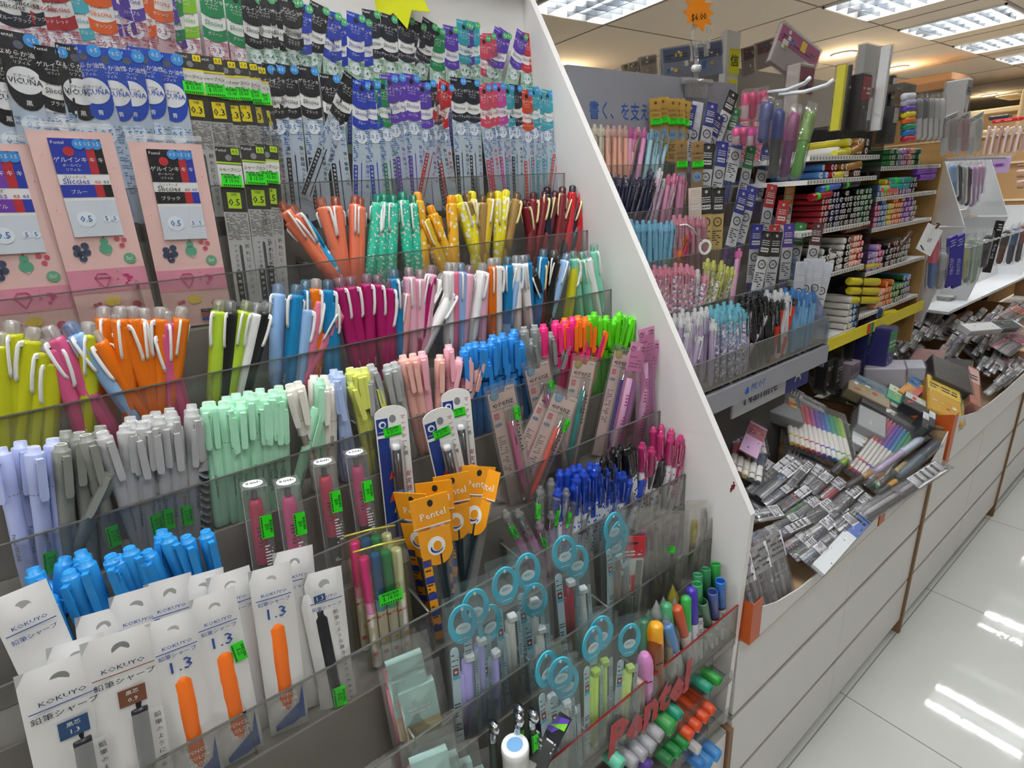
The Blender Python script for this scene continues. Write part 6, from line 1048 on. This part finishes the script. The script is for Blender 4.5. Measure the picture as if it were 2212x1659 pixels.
C_ = onx(*px('T2', 1215, 860), -.50); b = MB(); M = Matrix.Translation(C_) @ Matrix.Rotation(pi/2-.35, 4, 'Z') @ Matrix.Rotation(.42, 4, 'Y'); b.box(-.030, .030, 0, .001, -.034, .034, pl('eef0f0', .5), M); b.text('17', .014, 0, -.002, BK, -.0006, mx=M); b.lines(-.02, .02, .008, .028, 3, pl('3a4a6a'), 0, 0, 1); b.tube([(-.02, -.001, -.022), (-.004, -.001, -.028)], .0012, BK, 5, M); tagp = [('card', b.mesh('card'))]; b = MB(); b.tube([(0, -.002, .03), (.004, -.003, .042), (-.004, -.003, .042)], .003, pl('6a5a3a', .3, .8), 6, M); tagp.append(('binder_clip', b.mesh('binder_clip'), None, 'small metal clip'))
thing(tagp, 'price_card', Matrix.Identity(4), '', '', 'price card', None, 'tilted white handwritten card clipped left of the violet-blue pen cards')
b = MB(); r = random.Random(3); C_ = onz(*px('T2', 1360, 1345), .803)
for i in range(7): M = Matrix.Translation((C_.x+r.uniform(-.004, .004), C_.y, .8005+i*.0025)) @ Matrix.Rotation(r.uniform(-.06, .06), 4, 'Z'); b.box(-.035, .035, -.085, .085, 0, .0014, pl('e4e4e0' if i % 2 else 'c4c4c0', .6), M)
thing(b.mesh('leaflet_stack'), 'leaflet_stack', Matrix.Identity(4), '', '', 'paper stack', None, 'small stack of white leaflets on the white jutting shelf')
# ---------------------------------------------------------------- boxes with loose stock along the counter
def hz(x): return .585+(-.36-x)*.52
def onh(u, v, lift=0):
    d = ray(u, v); n = Vector((.52, 0, 1)); p0 = Vector((-.36, 0, .585+lift)); t = (p0-CAM).dot(n)/d.dot(n); return CAM+d*t
HN = Vector((.46, 0, .89)).normalized()
org = pl('c65a22', .4); crd = pl('b89a78', .6); wbx = pl('dcd9d6', .3)
def tray_box(y0, y1, rim, lab, front=wbx, z0=.5455):
    out = []; z0 = .5475; N = len(rim); xf = -.352
    b = MB(); b.add([(xf, y, z0) for y, _ in rim]+[(xf, y, z) for y, z in rim]+[(xf-.002, y, z0) for y, _ in rim]+[(xf-.002, y, z) for y, z in rim], [(i, i+1, N+i+1, N+i) for i in range(N-1)]+[(2*N+i, 3*N+i, 3*N+i+1, 2*N+i+1) for i in range(N-1)]+[(N+i, N+i+1, 3*N+i+1, 3*N+i) for i in range(N-1)], front); out.append(('front_wall', b.mesh('front_wall'), None, 'bowed front wall'))
    b = MB(); b.add([(xf, y0, z0), (xf, y0, rim[0][1]), (-.70, y0, z0+.03), (-.70, y0, z0)], [(0, 1, 2, 3)], org); b.add([(xf, y1, z0), (xf, y1, rim[-1][1]), (-.70, y1, z0+.03), (-.70, y1, z0)], [(0, 1, 2, 3)], crd); b.box(-.70, xf, y0, y1, z0-.002, z0, crd); out.append(('side_walls', b.mesh('side_walls'), None, 'orange and brown cardboard side'))
    b = MB(); b.box(xf, xf+.001, y0, y0+.03, z0, rim[0][1]-.002, org); out.append(('orange_corner', b.mesh('orange_corner')))
    thing(out, 'cardboard_tray', Matrix.Identity(4), '', '', 'cardboard box', 'cardboard stock trays', lab)
tray_box(.698, 1.20, [(.698, .632), (.73, .607), (.78, .588), (.86, .572), (.95, .568), (1.05, .572), (1.13, .580), (1.20, .600)], 'cardboard stock tray with an orange corner beside the end panel')
tray_box(1.205, 1.585, [(1.205, .600), (1.25, .582), (1.32, .566), (1.40, .566), (1.48, .585), (1.54, .62), (1.585, .652)], 'second cardboard stock tray, dark gap behind its front rim')
tray_box(1.61, 2.48, [(1.61, .690), (1.68, .664), (1.8, .640), (1.93, .628), (2.1, .625), (2.48, .632)], 'third cardboard stock tray with an orange corner')
tray_box(2.505, 3.38, [(2.505, .66), (2.7, .64), (3.0, .64), (3.38, .66)], 'far cardboard stock tray with pink-topped packs')
tray_box(3.405, 4.28, [(3.405, .66), (4.28, .66)], 'farthest cardboard stock tray')
b = MB(); b.box(-.78, -.36, .72, 4.6, .545, .56, pl('57504a', .8))
def slab(reg, x1, y1, x2, y2, wz, t, fn, name, look, where, cat, group, lift=0, tilt=0, fixed=None):
    P1, P2 = onh(*px(reg, x1, y1), lift), onh(*px(reg, x2, y2), lift); L = (P2-P1).length; D = (P1-P2).normalized()      # top end = P2
    mid = (P1+P2)/2; W_ = wz/REG[reg][2]*(mid-CAM).dot(FW)/FPX*1.0
    n = (HN+Vector((tilt, 0, 0))).normalized()
    return thing(fn(round(L, 3), round(W_, 3)), name, Matrix.Translation(P1) @ frame(P2, D, n), look, where, cat, group, tip=mid, fixed=fixed)
@cached
def foil_pack(L, W, c, seed=1, n=4, silver=True):
    out = []; r = random.Random(seed); t = .012; b = MB()
    for i in range(n): x = (i-(n-1)/2)*W/n*.86; q = W/(2.3*n); b.lathe([(q*.6, L*.03), (q, L*.08), (q, L*.9), (q*.7, L*.95)], pl(r.choice(['d8d8dc', 'b8b8bc', '8a8a90', c, '3a3a40', 'e8e4e0', '5a5e68'])), 8, (x, .002, 0))
    out.append(('pens', b.mesh('pens'), None, 'row of pens inside')); b = MB(); b.box(-W*.42, W*.42, -t*.42, -t*.38, L*.55, L*.92, pl('e4e4e8' if silver else c, .3))
    b.lines(-W*.38, W*.38, L*.6, L*.88, 4, pl('2a2a30'), -t*.44, .75, seed); b.lines(-W*.38, W*.38, L*.1, L*.5, 5, pl(c), -t*.44, .35, seed+3); out.append(('printed_label', b.mesh('printed_label')))
    b = MB(); b.bag(W*1.06, L*1.02, t*1.25, film(.10, 'f4f4f6', 1.0, .12, 3.2, wscale=120), seed, 0, 7, 14, .06, .0012); out.append(('film_bag', b.mesh('film_bag'), None, 'shiny clear film')); return out
FP = [(330, 730, 590, 510, 60, '8a8478'), (385, 755, 640, 545, 60, '4a8ac0'), (570, 690, 700, 550, 50, 'b8b4a8'), (650, 710, 755, 570, 60, 'c0b8a8'), (420, 800, 600, 675, 55, '5a6ac0'), (500, 830, 690, 700, 60, 'd84a4a'), (540, 860, 735, 745, 60, '4ab84a'), (615, 870, 740, 770, 55, '6a6a70'),
 (690, 725, 810, 620, 70, '9a9aa4'), (760, 765, 890, 655, 75, 'd84a5a'), (680, 890, 830, 790, 90, '3a3a3e'), (835, 830, 985, 695, 75, '7a7a80'), (925, 880, 1055, 750, 80, '8a8a92'), (800, 890, 900, 810, 70, '4a4a50'), (360, 870, 520, 840, 90, 'b0c8d0'), (340, 1000, 500, 940, 60, '3a4a8a'), (490, 930, 610, 870, 50, '5a5a64'), (340, 1060, 700, 890, 55, '4a4a9a'), (520, 1080, 690, 965, 70, 'c89aa8'), (680, 1000, 830, 890, 80, '9a7ac0'), (850, 950, 950, 880, 90, '3a3a40'), (720, 1050, 880, 950, 80, '5a4a4e'), (590, 1120, 730, 1020, 70, '4a8a4a'), (650, 1140, 780, 1045, 75, 'a8b8c8')]
for i, (x1, y1, x2, y2, w, c) in enumerate(FP): slab('T4', x1, y1, x2, y2, w, .012, lambda L, W_: foil_pack(L, W_, c, i+1), 'pen_set', 'silvery film-wrapped pen set lying', 'in the nearest stock tray', 'pen set', 'silvery pen sets in the nearest tray', lift=.006+(i % 3)*.007)
for i, (x1, y1, x2, y2, w, c, lab) in enumerate(((330, 1300, 400, 1060, 150, '7a2a34', 'upright clear pack leaning by the end panel, farthest of three'), (380, 1330, 460, 1110, 170, 'a89aa0', 'upright clear pack leaning by the end panel, middle of three'), (470, 1340, 560, 1140, 190, 'd8e0d8', 'upright clear pack leaning by the end panel, front of three'))):
    D = Vector((.36, -.05, -.93)).normalized(); T = Vector((-.366, .735+.05*i, .556))-D*.13; W_ = .066; thing(foil_pack(.13, W_, c, 30+i, 7), 'pen_set', Matrix.Translation(T+D*.13) @ frame(T, D, Vector((.9, -.1, .5))), '', '', 'pen set', 'upright packs by the end panel', lab)
slab('T4', 735, 1195, 1065, 830, 75, .01, lambda L, W_: carton(L, W_, .008, 'e4e8ea', '5a78c0', seed=8, c3='3f8a4a'), 'card_set', '', '', 'card set', None, lift=.02, fixed='white card with blue flowers and a red strawberry at the tray rim')
slab('T4', 1000, 870, 1500, 555, 95, .01, lambda L, W_: foil_pack(L, W_, '6a6a70', 61, 3), 'pen_set', '', '', 'pen set', None, lift=.03, fixed='long silver-edged clear pack jutting over the tray rim')
for i, (x1, y1, x2, y2, w, c, lab) in enumerate(((900, 700, 1090, 590, 45, 'd89a1a', 'amber marker in clear film, left of three'), (1020, 690, 1140, 600, 45, 'e88a1a', 'orange marker in clear film, middle of three'), (1090, 740, 1220, 650, 45, 'c8962a', 'amber marker in clear film, right of three'), (830, 610, 920, 520, 45, '9ac02a', 'lime marker tip in front of the tilted clear box'), (1090, 690, 1290, 540, 50, 'd8c07a', 'cream and pink marker pack'))): slab('T4', x1, y1, x2, y2, w, .01, lambda L, W_: clear_bag(L, W_, c, '3a3a3a'), 'marker_packet', '', '', 'marker packet', 'loose marker packets', lift=.03, fixed=lab)
slab('T4', 1210, 640, 1480, 410, 70, .01, lambda L, W_: clear_bag(L, W_, '4a5260', '5a6a78'), 'marker_packet', '', '', 'marker packet', 'loose marker packets', lift=.035, fixed='dark slate marker pack with rainbow end near the brown rim')
slab('T4', 1060, 620, 1390, 385, 60, .01, lambda L, W_: clear_bag(L, W_, 'c8d4e4', 'b8a8c8'), 'marker_packet', '', '', 'marker packet', 'loose marker packets', lift=.04, fixed='pale blue and pink marker pack beside the tilted clear box')
@cached
def marker_case(L, W, D, cols, seed=1, ink='e8e4dc'):
    out = []; n = len(cols); b = MB()
    for i, c in enumerate(cols): x = (i-(n-1)/2)*W/n*.92; q = W/(2.2*n); b.lathe([(q*.8, L*.04), (q, L*.1), (q, L*.55)], pl(ink, .4), 8, (x, 0, 0)); b.lathe([(q*1.02, L*.52), (q*1.02, L*.9), (q*.6, L*.94)], pl(c, .35), 8, (x, 0, 0)); b.lathe([(q*.8, L*.03), (q*1.04, L*.2)], pl(c, .35), 8, (x, 0, 0))
    out.append(('markers', b.mesh('markers'), None, 'row of coloured markers inside')); b = MB(); b.bbox(-W/2, W/2, -D/2, D/2, 0, L, film(.06, 'f4f6f8', .8, .07, 1.6, wscale=60), .004); out.append(('clear_case', b.mesh('clear_case'))); return out
RB = ('e0c82a', 'e8a82a', 'e88a3a', 'e05a3a', 'd8486a', 'b84a9a', '7a4ab0', '4a5ac0', '3a8ac0', '2a9a8a', '4aa84a', '9ac03a')
def box_at(reg, x, y, L, W, D, ax, fn, name, cat, lab, group='boxed sets on the counter', z=None, tilt=0, yaw=0):
    P_ = onh(*px(reg, x, y), .0) if z is None else onz(*px(reg, x, y), z)
    M = Matrix.Translation(P_) @ Matrix.Rotation(pi/2+yaw, 4, 'Z') @ Matrix.Rotation(tilt, 4, 'X')
    thing(fn, name, M, '', '', cat, group, lab)
def crt(c, c2, D, sd, art=True): return lambda L, W_: carton(L, W_, D, c, c2, art=art, seed=sd)
def mkc(cols, D=.03): return lambda L, W_: marker_case(L, W_, D, cols)
BX = [(760, 515, 700, 215, 400, .02, mkc(RB), 'marker_case', 'big clear bag with a rainbow row of markers'), (1000, 650, 1240, 320, 190, .03, mkc(RB[3:11]), 'marker_case', 'long clear bag of coloured markers right of the big rainbow bag'),
 (310, 480, 270, 225, 270, .01, mkc(('a88a6a', '7a4a5a', '8a3a6a', '4a3a6a', '2a8a5a', '6ac03a', 'c8d82a', '8a6ac0'), .02), 'marker_case', 'case of pastel and plum markers just behind the end panel'), (300, 640, 330, 460, 210, .02, mkc(('c84a4a', '8a4a3a', 'e0c04a', '2a6a5a', '2a3a6a'), .015), 'marker_case', 'clear flat case of dark markers beside the end panel edge'),
 (470, 285, 440, 130, 330, .03, crt('8a8c90', '5a5c62', .03, 21), 'boxed_set', 'grey shiny box under the grey rack base'), (320, 500, 385, 330, 110, .05, crt('d8a8d0', 'a04a5a', .002, 20), 'boxed_set', 'lilac header card poking up by the end panel'),
 (1180, 320, 1200, 195, 400, .015, crt('1c1e22', 'b8bcc0', .03, 23), 'boxed_set', 'wide black film-wrapped box'), (1320, 270, 1340, 195, 190, .04, crt('26282e', 'c8ccd0', .03, 24), 'boxed_set', 'smaller black film-wrapped box on top of the wide one'),
 (1035, 385, 1045, 265, 160, .03, crt('a8aaac', None, .03, 22, False), 'boxed_set', 'plain silver-grey box below the wide black box'), (985, 470, 1000, 350, 120, .01, crt('dadcde', None, .02, 25), 'boxed_set', 'white printed box between the two marker bags'),
 (1335, 385, 1345, 290, 35, .05, crt('2a2e38', 'dfe4ea', .05, 33), 'boxed_set', 'left thin striped case by the yellow carton'), (1372, 375, 1382, 285, 35, .05, crt('2a2e38', 'dfe4ea', .05, 34), 'boxed_set', 'right thin striped case by the yellow carton'),
 (1450, 330, 1430, 110, 190, .03, crt('d8a82a', 'e8c84a', .07, 41), 'boxed_set', 'large yellow patterned carton at the tray corner'), (1560, 330, 1590, 120, 60, .05, crt('d0c8a0', 'a8c060', .004, 42), 'boxed_set', 'pale green-edged flap beside the yellow carton'),
 (1520, 120, 1500, -20, 210, .06, crt('3a3634', None, .04, 43, False), 'boxed_set', 'flat dark box behind the yellow carton'), (1020, 190, 1030, 80, 240, .02, crt('a89a7a', '6a8a9a', .03, 44), 'boxed_set', 'flat patterned box with yellow and blue print'),
 (1190, 200, 1210, 120, 110, .03, crt('5ab88a', 'e8e8c8', .02, 45), 'boxed_set', 'small green and white pack beside the patterned box'), (1240, 150, 1330, 60, 60, .04, crt('e8a84a', '4a8ad0', .015, 46), 'boxed_set', 'rainbow striped slim pack'), (1290, 160, 1380, 70, 50, .04, crt('d86a6a', 'e8d84a', .015, 47), 'boxed_set', 'red and yellow striped slim pack'),
 (1640, 240, 1630, 20, 60, .05, crt('b87a6a', 'd8b0a8', .05, 48), 'boxed_set', 'reddish clear upright box right of the yellow carton')]
for x1, y1, x2, y2, w, lf, fn, nm, lab in BX: slab('T4', x1, y1, x2, y2, w, .03, fn, nm, '', '', 'marker set' if 'marker' in nm else 'carton', 'boxed sets on the counter', lift=lf, fixed=lab)
for i, (x, lab) in enumerate(((325, 'left black upright carton with coloured dots below the yellow strip'), (415, 'right black upright carton with coloured dots below the yellow strip'))): box_at('T3', x, 940, .1, .03, .03, 0, carton(.085, .034, .03, '1a1a1c', None, seed=50+i), 'boxed_set', 'carton', lab, z=None)
box_at('T3', 560, 930, .1, .03, .03, 0, carton(.075, .055, .03, 'a89aa4', '8a7a98', seed=52), 'boxed_set', 'carton', 'mauve clear carton right of the two black cartons')
box_at('T3', 640, 760, .14, .05, .05, 0, carton(.15, .05, .06, '2a2a7a', '3a8a6a', seed=53), 'boxed_set', 'carton', 'tall violet-blue clear box, left of the pair')
box_at('T3', 800, 840, .14, .05, .05, 0, carton(.155, .05, .07, '2c2a80', '2a9a5a', seed=54), 'boxed_set', 'carton', 'tall violet-blue clear box, right of the pair')
box_at('T3', 900, 900, .05, .06, .1, 0, carton(.06, .09, .10, 'd0ccd8', '3a3a8a', seed=55), 'boxed_set', 'carton', 'low white and violet box in front of the tall violet-blue pair', yaw=.4, tilt=-.1)
box_at('T3', 1080, 890, .05, .06, .1, 0, carton(.06, .08, .10, 'd0d4dc', '2a3a7a', seed=56), 'boxed_set', 'carton', 'low white box with a navy dot, right of its twin', yaw=.4, tilt=-.1)
box_at('T3', 1300, 720, .05, .06, .1, 0, carton(.03, .16, .08, 'a8807a', 'b8d8d0', seed=57), 'boxed_set', 'carton', 'wide dusty pink flat pack in clear film', yaw=.2)
box_at('T3', 1540, 860, .05, .06, .1, 0, carton(.05, .13, .08, '2a2628', '8a8488', seed=58), 'boxed_set', 'carton', 'black-topped low carton above the third tray', yaw=.2)
r = random.Random(31)
for i in range(64):
    y = .76+(i%32)*.058+r.uniform(-.01, .01); x = -.44-(i//32)*.13-r.uniform(0, .06); z = hz(x)-.022
    if x < -.52 and y < 1.25: continue
    cc = r.choice(['9a9498', 'c8c0c4', '5a585c', 'b8a8b0', 'a8b0b8', 'd0ccc8', '7a6a70', 'c89aa4']); a = r.uniform(-.5, .9)
    D = Vector((-cos(a)*.88, sin(a), cos(a)*.45)).normalized(); M = Matrix.Translation((x, y, z)) @ frame(Vector((0, 0, 0)), -D, HN)
    thing(foil_pack(.12, .045, cc, 110+i % 7, 3, i % 2 == 0), 'pen_set', M, 'film-wrapped pen set underneath', 'in the counter heap', 'pen set', 'pen sets low in the counter heap')
r = random.Random(9); PC = ['c8b8bc', 'd8c8c8', 'a8a0a8', 'c8a0a8', 'b8c8c0', '8a8488', 'd8d0c0', 'b0a8c8', 'c88a9a', 'e0d8d4']
MS = []
for i, (x, y, n_) in enumerate(((1150, 470, 6), (1000, 560, 4), (1500, 520, 8), (1750, 560, 6), (1350, 640, 5), (1850, 760, 9), (1950, 850, 4), (1150, 330, 5), (1800, 700, 5))):
    for j in range(n_):
        u0, v0 = x+j*52+r.uniform(-14, 14), y+r.uniform(-20, 20)-j*14
        slab('T3', u0, v0+60, u0+r.uniform(60, 110), v0-60, 60, .01, lambda L, W_: foil_pack(L, W_, PC[(i*3+j) % 10], 70+(i*7+j) % 9, 3, False), 'pen_set', 'pastel film-wrapped pen set', 'in the trays past the yellow carton', 'pen set', 'pastel pen sets farther along', lift=.01+(j % 2)*.012)
for i in range(16):
    u0, v0 = 1500+i*46+r.uniform(-15, 15), 300-i*9+(i % 3)*60; slab('T3', u0, v0+40, u0+70, v0-40, 55, .01, lambda L, W_: foil_pack(L, W_, PC[i % 10], 80+i % 5, 3, False), 'pen_set', 'small far pen set in film', 'toward the far right edge', 'pen set', 'far pen sets', lift=.02)
for i, x in enumerate((1860, 1930, 2000)): slab('T3', x, 1000-i*40, x+190, 830-i*40, 60, .01, lambda L, W_: foil_pack(L, W_, '2a2e38', 90+i, 2), 'pen_set', 'black pencil-case pack leaning', 'over the third tray rim', 'pen set', 'black packs over the rim', lift=.05)
slab('T3', 1980, 600, 2212, 440, 170, .02, lambda L, W_: foil_pack(L, W_, 'e87a9a', 99, 9, False), 'pen_set', '', '', 'pen set', None, lift=.05, fixed='wide pack of pink-tipped pens at the right edge')
slab('T3', 2020, 290, 2200, 200, 120, .02, lambda L, W_: foil_pack(L, W_, 'e8603a', 97, 8, False), 'pen_set', '', '', 'pen set', None, lift=.09, fixed='wide pack of red and blue pens at the far right edge')
slab('T3', 1650, 400, 2150, 360, 110, .02, lambda L, W_: carton(L, W_, .02, 'e4e4e4', '3a4a4a', seed=77), 'boxed_set', '', '', 'carton', None, lift=.09, fixed='long white tray box with a grey window near the right edge')
box_at('T3', 620, 330, .05, .08, .05, 0, carton(.05, .09, .04, '1c1c1e', 'd8d4d4', seed=60), 'boxed_set', 'carton', 'black crinkled packet pile beside the blue bottle', z=.87)
b = MB(); b.lathe([(.012, 0), (.013, .01), (.013, .022), (.008, .028), (0, .03)], film(.6, '2a4a8a', 0, .06, 1.5), 14); P_ = onx(*px('T3', 825, 340), -.605); thing([('cap', b.mesh('cap'))], 'ink_bottle', Matrix.Translation((P_.x, P_.y, .882)), '', '', 'bottle', None, 'round blue glossy pot on the lowest ledge of the marker shelves')
# ---------------------------------------------------------------- far side of the shop
def far_box(reg, x0, y0, x1, y1, Y, d, m, name, cat, lab, kind=None, txt=None):
    A_, B_ = ony(*px(reg, x0, y0), Y), ony(*px(reg, x1, y1), Y); b = MB(); xa, xb = sorted((A_.x, B_.x)); za, zb = sorted((A_.z, B_.z)); b.bbox(xa, xb, Y, Y+d, za, zb, m, .006)
    pr = [('body', b.mesh('body'))]
    if txt: b = MB(); b.lines(xa+.02, xb-.02, za+(zb-za)*.3, za+(zb-za)*.7, txt[1], pl(txt[0]), Y-.002, .8, 4); pr.append(('printing', b.mesh('printing')))
    thing(pr, name, Matrix.Identity(4), '', '', cat, None, lab)
wd = pl('d8bc8c', .5)
far_box('T1', 1640, 1180, 2124, 1160, 5.6, .4, wd, 'wall_shelf', 'shelf', 'lower pale wooden wall shelf in the distance')
far_box('T1', 1640, 1000, 2100, 985, 5.6, .4, wd, 'wall_shelf', 'shelf', 'upper pale wooden wall shelf in the distance')
far_box('T1', 2060, 1180, 2110, 800, 5.5, .5, wd, 'cabinet_side', 'shelf side', 'pale upright shelf side at the far right')
far_box('T1', 1860, 880, 2080, 830, 5.6, .4, pl('d8c8a0', .5), 'wall_shelf', 'shelf', 'top pale shelf board under the downlight')
far_box('T1', 1830, 1110, 2124, 1040, 4.6, .02, pl('d01c24', .4), 'shop_sign', 'sign', 'red sign strip in the distance at the right edge', txt=('f4e0e0', 1))
far_box('T1', 1800, 1080, 1990, 1020, 5.4, .1, pl('2a2a34', .4), 'file_box', 'box', 'dark boxes on the distant wooden shelf')
far_box('T1', 1750, 1560, 2010, 1400, 4.2, .02, pl('cdb0e4', .4), 'purple_sign', 'sign', 'lilac display sign at the right edge', txt=('7a4a9a', 1))
for i in range(7): far_box('T1', 1760+i*56, 1390-i*6, 1810+i*56, 1130, 4.4, .04, pl(('c8b0a8', 'e0ccc8', 'b89a94', 'd8c4c0')[i % 4], .3), 'hanging_packet', 'packet', ('first', 'second', 'third', 'fourth', 'fifth', 'sixth', 'seventh')[i]+' from left of the pale packets hanging above the lilac sign')
for i in range(5): far_box('T1', 2050, 1500+i*48, 2120, 1470+i*48, 4.3, .1, pl('ecc8c4' if i % 2 else '8a6a60', .4), 'shelf_box', 'box', ('top', 'second', 'middle', 'fourth', 'lowest')[i]+' pink striped box right of the lilac sign')
far_box('T1', 950, 800, 1480, 640, 6.4, .6, pl('c89468', .5), 'ceiling_duct', 'duct', 'orange-brown rounded bulkhead under the far ceiling')
b = MB(); b.box(-3.4, -1.2, 8.4, 8.8, 0, 1.9, pl('b89468', .6)); 
for z in (.5, .9, 1.3, 1.6): b.box(-3.35, -1.25, 8.36, 8.4, z, z+.02, pl('e8d8b8', .5))
thing([('carcass', b.mesh('carcass'))], 'bookcase', Matrix.Identity(4), '', '', 'bookcase', None, 'large warm-lit wooden bookcase at the far end of the shop')
finish_labels()
